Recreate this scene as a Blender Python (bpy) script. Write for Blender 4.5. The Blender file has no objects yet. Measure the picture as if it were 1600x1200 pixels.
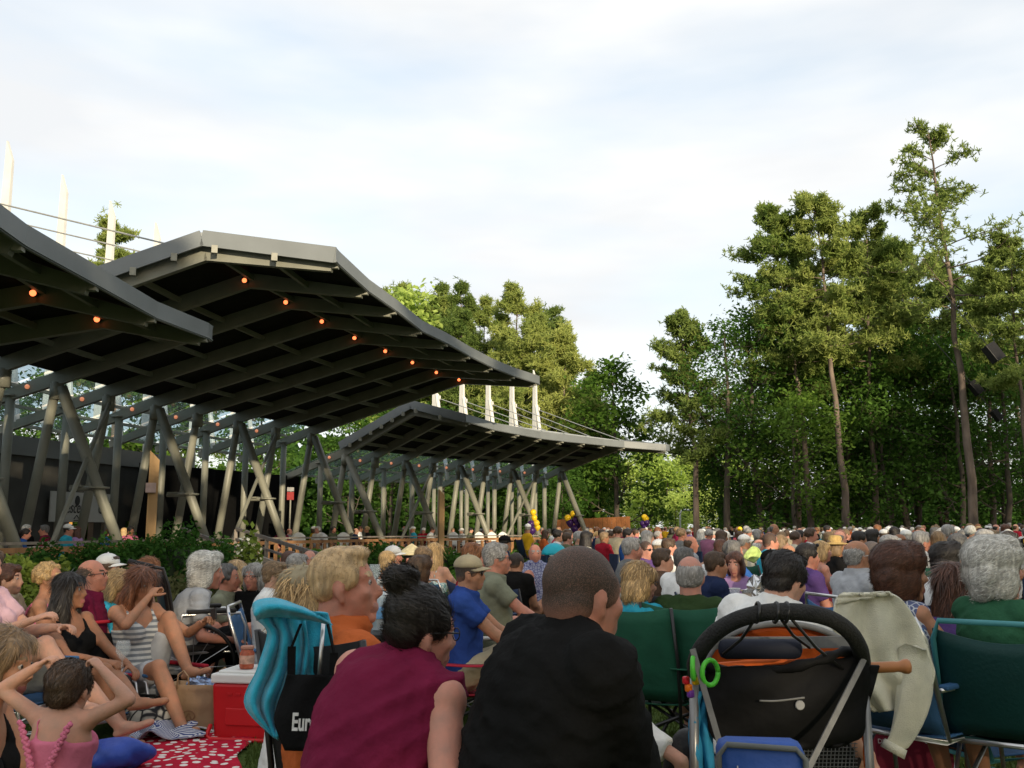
import bpy, math, random
import numpy as np
from mathutils import Vector, Matrix, noise as mnoise
R = math.radians
rng = np.random.default_rng(7)
random.seed(7)
scene = bpy.context.scene
COL = scene.collection

# ------------------------------------------------------------------ camera, sky, sun, exposure
F = 1500.0; HY = 828.0; EYE = 1.25
TH = math.atan((HY-600)/F)
cam_d = bpy.data.cameras.new('camera'); cam = bpy.data.objects.new('camera', cam_d); COL.objects.link(cam)
cam.location = (0, 0, EYE); cam.rotation_euler = (math.pi/2+TH, 0, 0)
cam_d.sensor_width = 36; cam_d.lens = 36*F/1600; cam_d.clip_start = 0.05; cam_d.clip_end = 1500
scene.camera = cam
SUN_EL = R(12); SUN_AZ = R(160)            # azimuth clockwise from +Y
world = bpy.data.worlds.new('World'); scene.world = world; world.use_nodes = True
wn = world.node_tree.nodes; wl = world.node_tree.links; wn.clear()
w_out = wn.new('ShaderNodeOutputWorld'); w_bg = wn.new('ShaderNodeBackground'); w_bg.inputs[1].default_value = 0.12
w_sky = wn.new('ShaderNodeTexSky'); w_sky.sky_type = 'NISHITA'; w_sky.sun_disc = False
w_sky.sun_elevation = SUN_EL; w_sky.sun_rotation = SUN_AZ; w_sky.dust_density = 2.0
w_tc = wn.new('ShaderNodeTexCoord'); w_map = wn.new('ShaderNodeMapping'); w_map.inputs['Scale'].default_value = (1.1, 1.1, 4.2)
w_map.inputs['Location'].default_value = (0.35, 0.2, 0.1)
w_n = wn.new('ShaderNodeTexNoise'); w_n.inputs['Scale'].default_value = 1.7; w_n.inputs['Detail'].default_value = 5; w_n.inputs['Roughness'].default_value = .48
w_r = wn.new('ShaderNodeValToRGB'); w_r.color_ramp.elements[0].position = .40; w_r.color_ramp.elements[1].position = .60
w_r.color_ramp.elements[0].color = (.18, .18, .18, 1); w_r.color_ramp.elements[1].color = (1, 1, 1, 1)
w_n2 = wn.new('ShaderNodeTexNoise'); w_n2.inputs['Scale'].default_value = 2.6; w_n2.inputs['Detail'].default_value = 4
w_r2 = wn.new('ShaderNodeValToRGB'); w_r2.color_ramp.elements[0].position = .35; w_r2.color_ramp.elements[1].position = .62
w_r2.color_ramp.elements[0].color = (6.5, 6.65, 6.8, 1); w_r2.color_ramp.elements[1].color = (7.75, 7.75, 7.65, 1)
w_bl = wn.new('ShaderNodeMixRGB'); w_bl.blend_type = 'ADD'; w_bl.inputs[0].default_value = 1; w_bl.inputs[2].default_value = (3.7, 3.85, 3.85, 1)
w_mix = wn.new('ShaderNodeMixRGB')
wl.new(w_tc.outputs['Generated'], w_map.inputs[0])
for n_ in (w_n, w_n2): wl.new(w_map.outputs[0], n_.inputs['Vector'])
wl.new(w_n.outputs[0], w_r.inputs[0]); wl.new(w_n2.outputs[0], w_r2.inputs[0])
wl.new(w_sky.outputs[0], w_bl.inputs[1])
wl.new(w_r.outputs[0], w_mix.inputs[0]); wl.new(w_bl.outputs[0], w_mix.inputs[1]); wl.new(w_r2.outputs[0], w_mix.inputs[2])
wl.new(w_mix.outputs[0], w_bg.inputs[0]); wl.new(w_bg.outputs[0], w_out.inputs[0])
sun_d = bpy.data.lights.new('sun', 'SUN'); sun_d.energy = 5.0; sun_d.angle = R(.5); sun_d.color = (1.0, .84, .60)
sun = bpy.data.objects.new('sun', sun_d); COL.objects.link(sun)
to_sun = Vector((math.sin(SUN_AZ)*math.cos(SUN_EL), math.cos(SUN_AZ)*math.cos(SUN_EL), math.sin(SUN_EL)))
sun.rotation_euler = to_sun.to_track_quat('Z', 'Y').to_euler()
scene.view_settings.view_transform = 'Standard'; scene.view_settings.look = 'None'
scene.view_settings.gamma = 1; scene.view_settings.use_curve_mapping = False
scene.view_settings.exposure = 0.22
scene.render.engine = 'CYCLES'
scene.cycles.max_bounces = 6; scene.cycles.diffuse_bounces = 3; scene.cycles.transparent_max_bounces = 8

# ------------------------------------------------------------------ helpers
def at(px, py, Y):
    u = (px-800)/F; v = (600-py)/F
    dy = math.cos(TH)-v*math.sin(TH); dz = math.sin(TH)+v*math.cos(TH)
    return Vector((u/dy*Y, Y, EYE+dz/dy*Y))
def tag(o, label=None, cat=None, group=None, kind=None):
    if label: o['label'] = label
    if cat: o['category'] = cat
    if group: o['group'] = group
    if kind: o['kind'] = kind
    return o
def empty(name, loc, rz=0, label=None, cat=None, group=None):
    o = bpy.data.objects.new(name, None); o.location = loc; o.rotation_euler = (0, 0, rz); COL.objects.link(o)
    o.empty_display_size = .1
    return tag(o, label, cat, group)
def kids(o): return [c for c in bpy.data.objects if c.parent == o]
def copy_tree(root, loc=None, rz=None, label=None, scale=None):
    c = root.copy(); COL.objects.link(c)
    for ch in TREE.get(root.name, []):
        d = ch.copy(); COL.objects.link(d); d.parent = c; TREE.setdefault(c.name, []).append(d)
        for g in TREE.get(ch.name, []):
            e = g.copy(); COL.objects.link(e); e.parent = d; TREE.setdefault(d.name, []).append(e)
    if loc is not None: c.location = loc
    if rz is not None: c.rotation_euler = (0, 0, rz)
    if scale is not None: c.scale = (scale if hasattr(scale, '__len__') else (scale,)*3)
    if label: c['label'] = label
    return c
TREE = {}
def setp(o, parent):
    if parent is not None:
        o.parent = parent; TREE.setdefault(parent.name, []).append(o)
    return o
def mesh_np(name, V, Fc, mats, midx=None, smooth=True):
    """V (n,3), Fc list of face index arrays or ndarray (m,k)"""
    me = bpy.data.meshes.new(name)
    V = np.asarray(V, dtype=np.float32)
    if isinstance(Fc, np.ndarray):
        m, k = Fc.shape
        me.vertices.add(len(V)); me.vertices.foreach_set('co', V.ravel())
        me.loops.add(m*k); me.loops.foreach_set('vertex_index', Fc.astype(np.int32).ravel())
        me.polygons.add(m); me.polygons.foreach_set('loop_start', np.arange(0, m*k, k, dtype=np.int32))
        me.update(calc_edges=True)
    else:
        me.from_pydata([tuple(v) for v in V], [], [tuple(int(i) for i in f) for f in Fc])
    for m_ in (mats if isinstance(mats, (list, tuple)) else [mats]): me.materials.append(m_)
    n = len(me.polygons)
    if midx is not None: me.polygons.foreach_set('material_index', np.asarray(midx, dtype=np.int32))
    if smooth: me.polygons.foreach_set('use_smooth', np.ones(n, dtype=bool))
    me.update()
    return me
def obj(name, me, parent=None, loc=None):
    o = bpy.data.objects.new(name, me); COL.objects.link(o)
    if loc is not None: o.location = loc
    setp(o, parent); return o
def basis(d, up=(0, 0, 1)):
    d = Vector(d).normalized(); up = Vector(up)
    if abs(d.dot(up)) > .99: up = Vector((0, 1, 0)) if abs(d.y) < .9 else Vector((1, 0, 0))
    x = d.cross(up).normalized(); y = x.cross(d).normalized()
    return x, y, d

class MB:
    def __init__(s): s.v = []; s.f = []; s.m = []
    def add(s, V, Fc, mi=0):
        b = len(s.v); s.v.extend([tuple(map(float, p)) for p in V])
        for f in Fc: s.f.append(tuple(int(i)+b for i in f)); s.m.append(mi)
        return s
    def box(s, c, size, rz=0, mi=0, M=None):
        hx, hy, hz = [k/2 for k in size]
        P = [Vector((x, y, z)) for x in (-hx, hx) for y in (-hy, hy) for z in (-hz, hz)]
        Mr = M if M is not None else Matrix.Rotation(rz, 3, 'Z')
        P = [Mr @ p + Vector(c) for p in P]
        return s.add(P, [(0, 1, 3, 2), (4, 6, 7, 5), (0, 4, 5, 1), (2, 3, 7, 6), (0, 2, 6, 4), (1, 5, 7, 3)], mi)
    def beam(s, p0, p1, w, h, up=(0, 0, 1), mi=0, w1=None, h1=None):
        p0 = Vector(p0); p1 = Vector(p1); x, y, d = basis(p1-p0, up)
        w1 = w if w1 is None else w1; h1 = h if h1 is None else h1
        P = []
        for p, a, b in ((p0, w, h), (p1, w1, h1)):
            for sx, sy in ((-1, -1), (1, -1), (1, 1), (-1, 1)): P.append(p+x*sx*a/2+y*sy*b/2)
        return s.add(P, [(3, 2, 1, 0), (4, 5, 6, 7), (0, 1, 5, 4), (1, 2, 6, 5), (2, 3, 7, 6), (3, 0, 4, 7)], mi)
    def tube(s, pts, r, n=8, mi=0, caps=True):
        pts = [Vector(p) for p in pts]; k = len(pts)
        rs = r if hasattr(r, '__len__') else [r]*k
        V = []; x = None
        for i, p in enumerate(pts):
            d = (pts[min(i+1, k-1)]-pts[max(i-1, 0)]).normalized()
            if x is None: x, y, _ = basis(d)
            else:
                x = (x-d*x.dot(d)).normalized()
            y = d.cross(x)
            for j in range(n):
                a = 2*math.pi*j/n; V.append(p+(x*math.cos(a)+y*math.sin(a))*rs[i])
        Fc = []
        for i in range(k-1):
            for j in range(n):
                a = i*n+j; b = i*n+(j+1) % n; Fc.append((a, b, b+n, a+n))
        if caps: Fc += [tuple(reversed(range(n))), tuple((k-1)*n+j for j in range(n))]
        return s.add(V, Fc, mi)
    def lathe(s, prof, c=(0, 0, 0), n=16, mi=0, axis=None):
        """prof list of (r,z)"""
        c = Vector(c); V = []; Fc = []
        X, Y, Z = (Vector((1, 0, 0)), Vector((0, 1, 0)), Vector((0, 0, 1))) if axis is None else basis(axis)
        for r, z in prof:
            for j in range(n):
                a = 2*math.pi*j/n; V.append(c+X*r*math.cos(a)+Y*r*math.sin(a)+Z*z)
        k = len(prof)
        for i in range(k-1):
            for j in range(n):
                a = i*n+j; b = i*n+(j+1) % n; Fc.append((a, b, b+n, a+n))
        Fc += [tuple(reversed(range(n))), tuple((k-1)*n+j for j in range(n))]
        return s.add(V, Fc, mi)
    def ell(s, c, r, M=None, n=12, mi=0):
        V, Fc = P_ell(c, r, M, n); return s.add(V, Fc, mi)
    def grid(s, fn, nu, nv, mi=0):
        V = [fn(i/nu, j/nv) for j in range(nv+1) for i in range(nu+1)]
        Fc = [(j*(nu+1)+i, j*(nu+1)+i+1, (j+1)*(nu+1)+i+1, (j+1)*(nu+1)+i) for j in range(nv) for i in range(nu)]
        return s.add(V, Fc, mi)
    def sheet(s, fn, nu, nv, t=.01, mi=0):
        """closed thick sheet from fn(u,v)"""
        P = np.array([[tuple(fn(i/nu, j/nv)) for i in range(nu+1)] for j in range(nv+1)])
        du = np.gradient(P, axis=1); dv = np.gradient(P, axis=0); N = np.cross(du, dv)
        N /= np.linalg.norm(N, axis=2, keepdims=True)+1e-9
        A = (P+N*t/2).reshape(-1, 3); B = (P-N*t/2).reshape(-1, 3); n = len(A); W = nu+1
        Fc = []
        for j in range(nv):
            for i in range(nu):
                a = j*W+i; Fc.append((a, a+1, a+W+1, a+W)); Fc.append((n+a, n+a+W, n+a+W+1, n+a+1))
        for i in range(nu):
            Fc.append((i+1, i, n+i, n+i+1)); a = nv*W+i; Fc.append((a, a+1, n+a+1, n+a))
        for j in range(nv):
            a = j*W; Fc.append((a, a+W, n+a+W, n+a)); a = j*W+nu; Fc.append((a+W, a, n+a, n+a+W))
        return s.add(np.vstack([A, B]), Fc, mi)
    def mesh(s, name, mats, smooth=False):
        return mesh_np(name, np.array(s.v), s.f, mats, s.m, smooth)
    def build(s, name, mats, parent=None, smooth=False, bevel=0, sub=0):
        me = s.mesh(name, mats, smooth); o = obj(name, me, parent)
        if bevel:
            b = o.modifiers.new('bevel', 'BEVEL'); b.width = bevel; b.segments = 2; b.limit_method = 'ANGLE'
        if sub:
            b = o.modifiers.new('sub', 'SUBSURF'); b.levels = sub; b.render_levels = sub
        return o

# primitives used for organic bodies -> (V, F)
def P_ell(c, r, M=None, n=14):
    m = max(6, n//2+2); V = [(0, 0, 1.0)]
    for i in range(1, m):
        t = math.pi*i/m
        for j in range(n):
            a = 2*math.pi*j/n; V.append((math.sin(t)*math.cos(a), math.sin(t)*math.sin(a), math.cos(t)))
    V.append((0, 0, -1.0)); V = np.array(V)*np.array(r)
    if M is not None: V = V @ np.array(M.to_3x3()).T
    V = V+np.array(c); L = len(V)-1; Fc = []
    for j in range(n): Fc.append((0, 1+j, 1+(j+1) % n))
    for i in range(m-2):
        for j in range(n):
            a = 1+i*n+j; b = 1+i*n+(j+1) % n; Fc.append((a, a+n, b+n, b))
    b0 = 1+(m-2)*n
    for j in range(n): Fc.append((b0+j, L, b0+(j+1) % n))
    return V, Fc
def P_rings(rings, n=16):
    """rings: (center, U, V) half axes; closed loft with fan caps"""
    V = []
    for c, U, W in rings:
        c = np.array(c); U = np.array(U); W = np.array(W)
        for j in range(n):
            a = 2*math.pi*j/n; V.append(c+U*math.cos(a)+W*math.sin(a))
    k = len(rings); Fc = []
    for i in range(k-1):
        for j in range(n):
            a = i*n+j; b = i*n+(j+1) % n; Fc.append((a, b, b+n, a+n))
    V.append(np.array(rings[0][0])); V.append(np.array(rings[-1][0]))
    for j in range(n):
        Fc.append((k*n, (j+1) % n, j)); Fc.append((k*n+1, (k-1)*n+j, (k-1)*n+(j+1) % n))
    return np.array(V), Fc
def P_cap(p0, r0, p1, r1, f0=False, f1=False, n=12, sq=1.0, up=(0, 0, 1)):
    p0 = Vector(p0); p1 = Vector(p1); x, y, d = basis(p1-p0, up); rings = []
    if not f0:
        for t in (80, 55, 28): a = R(t); rings.append((p0-d*r0*math.sin(a), x*r0*math.cos(a), y*r0*math.cos(a)*sq))
    rings.append((p0, x*r0, y*r0*sq))
    for t in (.33, .66): rings.append((p0.lerp(p1, t), x*(r0+(r1-r0)*t), y*(r0+(r1-r0)*t)*sq))
    rings.append((p1, x*r1, y*r1*sq))
    if not f1:
        for t in (28, 55, 80): a = R(t); rings.append((p1+d*r1*math.sin(a), x*r1*math.cos(a), y*r1*math.cos(a)*sq))
    return P_rings(rings, n)
def remesh(prims, voxel, sm=4):
    V = []; Fc = []; b = 0
    for v, f in prims:
        V.append(np.asarray(v)); Fc += [tuple(i+b for i in q) for q in f]; b += len(v)
    me = bpy.data.meshes.new('tmp'); me.from_pydata(np.vstack(V).tolist(), [], Fc)
    o = bpy.data.objects.new('tmp', me); COL.objects.link(o)
    m = o.modifiers.new('r', 'REMESH'); m.mode = 'VOXEL'; m.voxel_size = voxel
    if sm:
        s_ = o.modifiers.new('s', 'SMOOTH'); s_.factor = .5; s_.iterations = sm
    dg = bpy.context.evaluated_depsgraph_get(); ev = o.evaluated_get(dg); em = ev.to_mesh()
    n = len(em.vertices); W = np.empty(n*3, dtype=np.float32); em.vertices.foreach_get('co', W)
    nl = len(em.loops); li = np.empty(nl, dtype=np.int32); em.loops.foreach_get('vertex_index', li)
    tot = np.empty(len(em.polygons), dtype=np.int32); em.polygons.foreach_get('loop_total', tot)
    ev.to_mesh_clear(); bpy.data.objects.remove(o); bpy.data.meshes.remove(me)
    if nl and (tot == 4).all(): FF = li.reshape(-1, 4)
    else:
        FF = []; k = 0
        for t in tot:
            q = li[k:k+t]; FF.append((q[0], q[1], q[2], q[3] if t == 4 else q[2])); k += t
        FF = np.array(FF, dtype=np.int32).reshape(-1, 4)
    return W.reshape(-1, 3), FF
def vnormals(V, Fq):
    a = V[Fq[:, 1]]-V[Fq[:, 0]]; b = V[Fq[:, 3]]-V[Fq[:, 0]]; n = np.cross(a, b)
    N = np.zeros_like(V)
    for k in range(4): np.add.at(N, Fq[:, k], n)
    return N/(np.linalg.norm(N, axis=1, keepdims=True)+1e-9)

# ------------------------------------------------------------------ materials
MATS = {}
def nmat(key, col, rough=.8, var=.15, scale=8, bump=0, bscale=40, metal=0, spec=.3, col2=None, stretch=None, sheen=0):
    if key in MATS: return MATS[key]
    m = bpy.data.materials.new(key); m.use_nodes = True; nt = m.node_tree; N = nt.nodes; L = nt.links
    p = N['Principled BSDF']; p.inputs['Roughness'].default_value = rough; p.inputs['Metallic'].default_value = metal
    p.inputs['Specular IOR Level'].default_value = spec
    if sheen: p.inputs['Sheen Weight'].default_value = sheen
    tc = N.new('ShaderNodeTexCoord'); mp = N.new('ShaderNodeMapping'); L.new(tc.outputs['Object'], mp.inputs[0])
    if stretch: mp.inputs['Scale'].default_value = stretch
    no = N.new('ShaderNodeTexNoise'); no.inputs['Scale'].default_value = scale; no.inputs['Detail'].default_value = 4
    L.new(mp.outputs[0], no.inputs['Vector'])
    rp = N.new('ShaderNodeValToRGB'); rp.color_ramp.elements[0].position = .3; rp.color_ramp.elements[1].position = .7
    c1 = [c*(1-var) for c in col]; c2 = list(col2) if col2 else [min(1, c*(1+var)) for c in col]
    rp.color_ramp.elements[0].color = (*c1, 1); rp.color_ramp.elements[1].color = (*c2, 1)
    L.new(no.outputs[0], rp.inputs[0]); L.new(rp.outputs[0], p.inputs['Base Color'])
    if bump:
        nb = N.new('ShaderNodeTexNoise'); nb.inputs['Scale'].default_value = bscale; nb.inputs['Detail'].default_value = 3
        L.new(mp.outputs[0], nb.inputs['Vector'])
        bp = N.new('ShaderNodeBump'); bp.inputs['Strength'].default_value = bump; bp.inputs['Distance'].default_value = .02
        L.new(nb.outputs[0], bp.inputs['Height']); L.new(bp.outputs[0], p.inputs['Normal'])
    MATS[key] = m; return m
def skin(col, key): return nmat('skin_'+key, col, .58, .16, 26, .09, 130, spec=.3, col2=[min(1, col[0]*1.10), col[1]*.94, col[2]*.90])
SK = dict(light=(.50, .295, .21), tan=(.40, .21, .125), pink=(.52, .27, .205), brown=(.30, .15, .085), red=(.50, .235, .165), pale=(.58, .38, .29))
HC = dict(grey=(.30, .285, .265), white=(.58, .555, .50), brown=(.065, .037, .02), dark=(.016, .012, .010), blond=(.44, .29, .13), red=(.16, .055, .022),
          auburn=(.085, .033, .018), sandy=(.21, .135, .07), dgrey=(.12, .115, .11), ginger=(.24, .095, .035), lblond=(.50, .34, .175))
def sk(k): return skin(SK[k], k)
def hair_m(k):
    key = 'hair_'+k
    if key in MATS: return MATS[key]
    c = HC[k]
    return nmat(key, c, .5, .38, 60, .35, 110, spec=.4, stretch=(1, 1, .18), col2=[min(1, q*1.4) for q in c])
def hair_tint(k, f):
    key = 'hair_%s_%d' % (k, int(f*100))
    if key in MATS: return MATS[key]
    c = [min(1, q*f) for q in HC[k]]
    return nmat(key, c, .45, .2, 60, 0, 110, spec=.5, col2=[min(1, q*1.2) for q in c])
def cloth(col, key=None, pattern=None, col2=None, scale=20, rough=.9):
    key = 'cloth_'+(key or '_'.join('%.3f' % c for c in col))
    if key in MATS: return MATS[key]
    m = nmat(key, col, rough, .16, 7, .4, 24, spec=.08)
    nt = m.node_tree; N = nt.nodes; L = nt.links; p = N['Principled BSDF']
    if pattern:
        tc = N.new('ShaderNodeTexCoord')
        mix = N.new('ShaderNodeMixRGB'); mix.inputs[2].default_value = (*col2, 1)
        src = p.inputs['Base Color'].links[0].from_socket
        if pattern == 'stripe':
            t = N.new('ShaderNodeTexWave'); t.wave_type = 'BANDS'; t.bands_direction = 'Z'; t.inputs['Scale'].default_value = scale; t.inputs['Distortion'].default_value = .6
            t.inputs['Detail'].default_value = 0
            r_ = N.new('ShaderNodeValToRGB'); r_.color_ramp.elements[0].position = .45; r_.color_ramp.elements[1].position = .55
            L.new(tc.outputs['Object'], t.inputs['Vector']); L.new(t.outputs[0], r_.inputs[0]); L.new(r_.outputs[0], mix.inputs[0])
        else:
            t = N.new('ShaderNodeTexVoronoi'); t.inputs['Scale'].default_value = scale; t.inputs['Randomness'].default_value = .6 if pattern == 'dots' else 1
            r_ = N.new('ShaderNodeValToRGB')
            if pattern == 'dots':
                r_.color_ramp.elements[0].position = .30; r_.color_ramp.elements[1].position = .34
                r_.color_ramp.elements[0].color = (1, 1, 1, 1); r_.color_ramp.elements[1].color = (0, 0, 0, 1)
            else:
                t.feature = 'DISTANCE_TO_EDGE'; r_.color_ramp.elements[0].position = .04; r_.color_ramp.elements[1].position = .12
            L.new(tc.outputs['Object'], t.inputs['Vector']); L.new(t.outputs['Distance'], r_.inputs[0]); L.new(r_.outputs[0], mix.inputs[0])
        L.new(src, mix.inputs[1]); L.new(mix.outputs[0], p.inputs['Base Color'])
    return m
def emit(key, col, st):
    if key in MATS: return MATS[key]
    m = bpy.data.materials.new(key); m.use_nodes = True; N = m.node_tree.nodes; p = N['Principled BSDF']
    p.inputs['Base Color'].default_value = (*col, 1); p.inputs['Emission Color'].default_value = (*col, 1); p.inputs['Emission Strength'].default_value = st
    MATS[key] = m; return m
def glass(key, tint=(1, 1, 1), rough=.02, alpha=.25):
    if key in MATS: return MATS[key]
    m = bpy.data.materials.new(key); m.use_nodes = True; N = m.node_tree.nodes; L = m.node_tree.links
    p = N['Principled BSDF']; tr = N.new('ShaderNodeBsdfTransparent'); mx = N.new('ShaderNodeMixShader')
    tr.inputs[0].default_value = (*tint, 1); p.inputs['Base Color'].default_value = (.8, .85, .88, 1); p.inputs['Roughness'].default_value = rough
    p.inputs['Specular IOR Level'].default_value = .8
    mx.inputs[0].default_value = alpha
    L.new(tr.outputs[0], mx.inputs[1]); L.new(p.outputs[0], mx.inputs[2]); L.new(mx.outputs[0], N['Material Output'].inputs[0])
    MATS[key] = m; return m
def leafm(key, col, col2, trans=.35, scale=.8):
    if key in MATS: return MATS[key]
    m = bpy.data.materials.new(key); m.use_nodes = True; N = m.node_tree.nodes; L = m.node_tree.links
    N.remove(N['Principled BSDF'])
    d = N.new('ShaderNodeBsdfDiffuse'); t = N.new('ShaderNodeBsdfTranslucent'); g = N.new('ShaderNodeBsdfGlossy'); g.inputs['Roughness'].default_value = .45
    mx = N.new('ShaderNodeMixShader'); mx.inputs[0].default_value = trans; m2 = N.new('ShaderNodeMixShader'); m2.inputs[0].default_value = .006
    tc = N.new('ShaderNodeTexCoord'); no = N.new('ShaderNodeTexNoise'); no.inputs['Scale'].default_value = scale; no.inputs['Detail'].default_value = 6; no.inputs['Roughness'].default_value = .75
    oi = N.new('ShaderNodeObjectInfo'); ad = N.new('ShaderNodeMath'); ad.operation = 'MULTIPLY_ADD'; ad.inputs[1].default_value = .25
    sb = N.new('ShaderNodeMath'); sb.operation = 'SUBTRACT'; sb.inputs[1].default_value = .125
    L.new(oi.outputs['Random'], ad.inputs[0]); L.new(no.outputs[0], ad.inputs[2]); L.new(ad.outputs[0], sb.inputs[0])
    rp = N.new('ShaderNodeValToRGB'); rp.color_ramp.elements[0].position = .32; rp.color_ramp.elements[1].position = .68
    rp.color_ramp.elements[0].color = (*col, 1); rp.color_ramp.elements[1].color = (*col2, 1)
    L.new(tc.outputs['Object'], no.inputs['Vector']); L.new(sb.outputs[0], rp.inputs[0])
    for s_ in (d, t): L.new(rp.outputs[0], s_.inputs[0])
    L.new(d.outputs[0], mx.inputs[1]); L.new(t.outputs[0], mx.inputs[2]); L.new(mx.outputs[0], m2.inputs[1]); L.new(g.outputs[0], m2.inputs[2])
    L.new(m2.outputs[0], N['Material Output'].inputs[0])
    MATS[key] = m; return m
STEEL = nmat('painted_steel', (.205, .205, .165), .45, .12, 2, .05, 30, spec=.4)
STEEL_L = nmat('fascia_metal', (.17, .185, .19), .5, .10, 1.2, spec=.4)
ROOF = nmat('roof_metal', (.30, .32, .33), .45, .12, 1.5, spec=.4)
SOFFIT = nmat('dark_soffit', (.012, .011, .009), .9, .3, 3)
MAST = nmat('mast_paint', (.62, .61, .57), .5, .08, 2)
WOOD = nmat('deck_wood', (.30, .155, .07), .7, .3, 5, .2, 20, stretch=(1, 1, .15))
WOODG = nmat('weathered_wood', (.22, .19, .16), .8, .25, 6, .2, 20)
BLACKP = nmat('black_plastic', (.015, .015, .016), .45, .1, 10)
BLACKT = nmat('black_tube', (.012, .012, .013), .35, .1, 10, spec=.5)
CHROME = nmat('aluminium_tube', (.62, .62, .62), .28, .08, 10, metal=.9)
WHITEP = nmat('white_plastic', (.72, .72, .69), .4, .05, 10)
EYE_W = nmat('eye_white', (.40, .36, .33), .25, .05, 10); EYE_D = nmat('eye_dark', (.02, .014, .01), .15, .1, 10)
LIP = nmat('lips', (.34, .115, .10), .45, .1, 20); BARK = nmat('pine_bark', (.15, .115, .092), .95, .45, 3, .8, 9, stretch=(1, 1, .25))
BARK2 = nmat('grey_bark', (.085, .07, .055), .95, .4, 3, .8, 9, stretch=(1, 1, .25))
# ------------------------------------------------------------------ people
def two_bone(a, t, l1, l2, hint):
    a = Vector(a); t = Vector(t); d = t-a; L = d.length
    if L > (l1+l2)*.995: t = a+d*((l1+l2)*.995/L); d = t-a; L = d.length
    L = max(L, abs(l1-l2)+.02); dn = d.normalized()
    x = (l1*l1-l2*l2+L*L)/(2*L); h = math.sqrt(max(0, l1*l1-x*x))
    hv = Vector(hint); hv = (hv-dn*hv.dot(dn))
    hv = hv.normalized() if hv.length > 1e-4 else Vector((0, 0, 1))
    return a+dn*x+hv*h, a+dn*L
def hand_prims(w, d, n, side, curl=35, s=1.0, fat=1.0):
    """w wrist, d direction, n palm normal, side +1/-1 thumb side along d x n"""
    w = Vector(w); d = Vector(d).normalized(); n = Vector(n); n = (n-d*n.dot(d)).normalized(); x = d.cross(n)*side
    P = []
    r = [(w-d*.02*s, x*.026*s, n*.02*s), (w+d*.02*s, x*.032*s, n*.018*s), (w+d*.055*s, x*.040*s, n*.016*s), (w+d*.088*s, x*.038*s, n*.012*s)]
    P.append(P_rings(r, 12))
    for i, (o, L) in enumerate(((.029, .07), (.010, .079), (-.010, .073), (-.028, .057))):
        p = w+d*.083*s+x*o*s; a = R(curl*(.55+.12*i)); rr = .0092*fat*s
        for k, fr in enumerate((.45, .30, .25)):
            dd = d*math.cos(a)+n*math.sin(a); q = p+dd*L*fr*s
            P.append(P_cap(p, rr, q, rr*.93, n=8)); p = q; rr *= .93; a += R(curl*.9)
    b = w+d*.025*s+x*.028*s+n*.008*s; td = (d*.55+x*.62+n*.5).normalized(); q = b+td*.05*s
    P.append(P_cap(b, .0125*s, q, .0105*s, n=8)); td2 = (d*.85+x*.15+n*.5).normalized()
    P.append(P_cap(q, .0105*s, q+td2*.035*s, .0085*s, n=8))
    return P
def head_prims(M, sex, hs=1.0, fine=True):
    P = []
    def E(c, r, rot=None):
        m = M @ Matrix.Translation(Vector(c)*hs)
        if rot is not None: m = m @ rot.to_4x4()
        P.append(P_ell(m.translation, [k*hs for k in r], m.to_3x3(), 16))
    def C(a, ra, b, rb): P.append(P_cap(M @ (Vector(a)*hs), ra*hs, M @ (Vector(b)*hs), rb*hs, n=8))
    f = .95 if sex == 'f' else 1.0
    E((0, -.014, .03), (.0735, .094, .085)); E((0, .026, -.036), (.059*f, .060, .066)); E((0, .018, -.066), (.052*f, .058, .045))
    E((0, .066, -.097), (.024*f, .02, .017))
    if fine:
        C((0, .084, .012), .0075, (0, .1045, -.027), .0105)
        for sx in (-1, 1):
            C((sx*.009, .094, -.033), .0078, (sx*.007, .090, -.033), .0075)
            E((sx*.040, .058, -.022), (.022, .022, .02)); C((sx*.012, .079, .030), .0085, (sx*.045, .069, .027), .008)
            C((sx*.018, .0765, .0185), .0062, (sx*.044, .0695, .0165), .0055); C((sx*.020, .0745, -.0025), .0055, (sx*.043, .068, -.001), .005)
            C((0, .0905, -.0615), .0072, (sx*.019, .082, -.0655), .0055); C((0, .0885, -.0735), .0078, (sx*.016, .081, -.0705), .0055)
    else:
        C((0, .085, .008), .011, (0, .108, -.027), .014)
    for sx in (-1, 1):
        E((sx*.0755, -.010, -.008), (.0080, .0155, .0255), Matrix.Rotation(R(-12), 3, 'X') @ Matrix.Rotation(R(sx*-14), 3, 'Z'))
        E((sx*.074, -.004, -.036), (.008, .010, .011))
    return P
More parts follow.
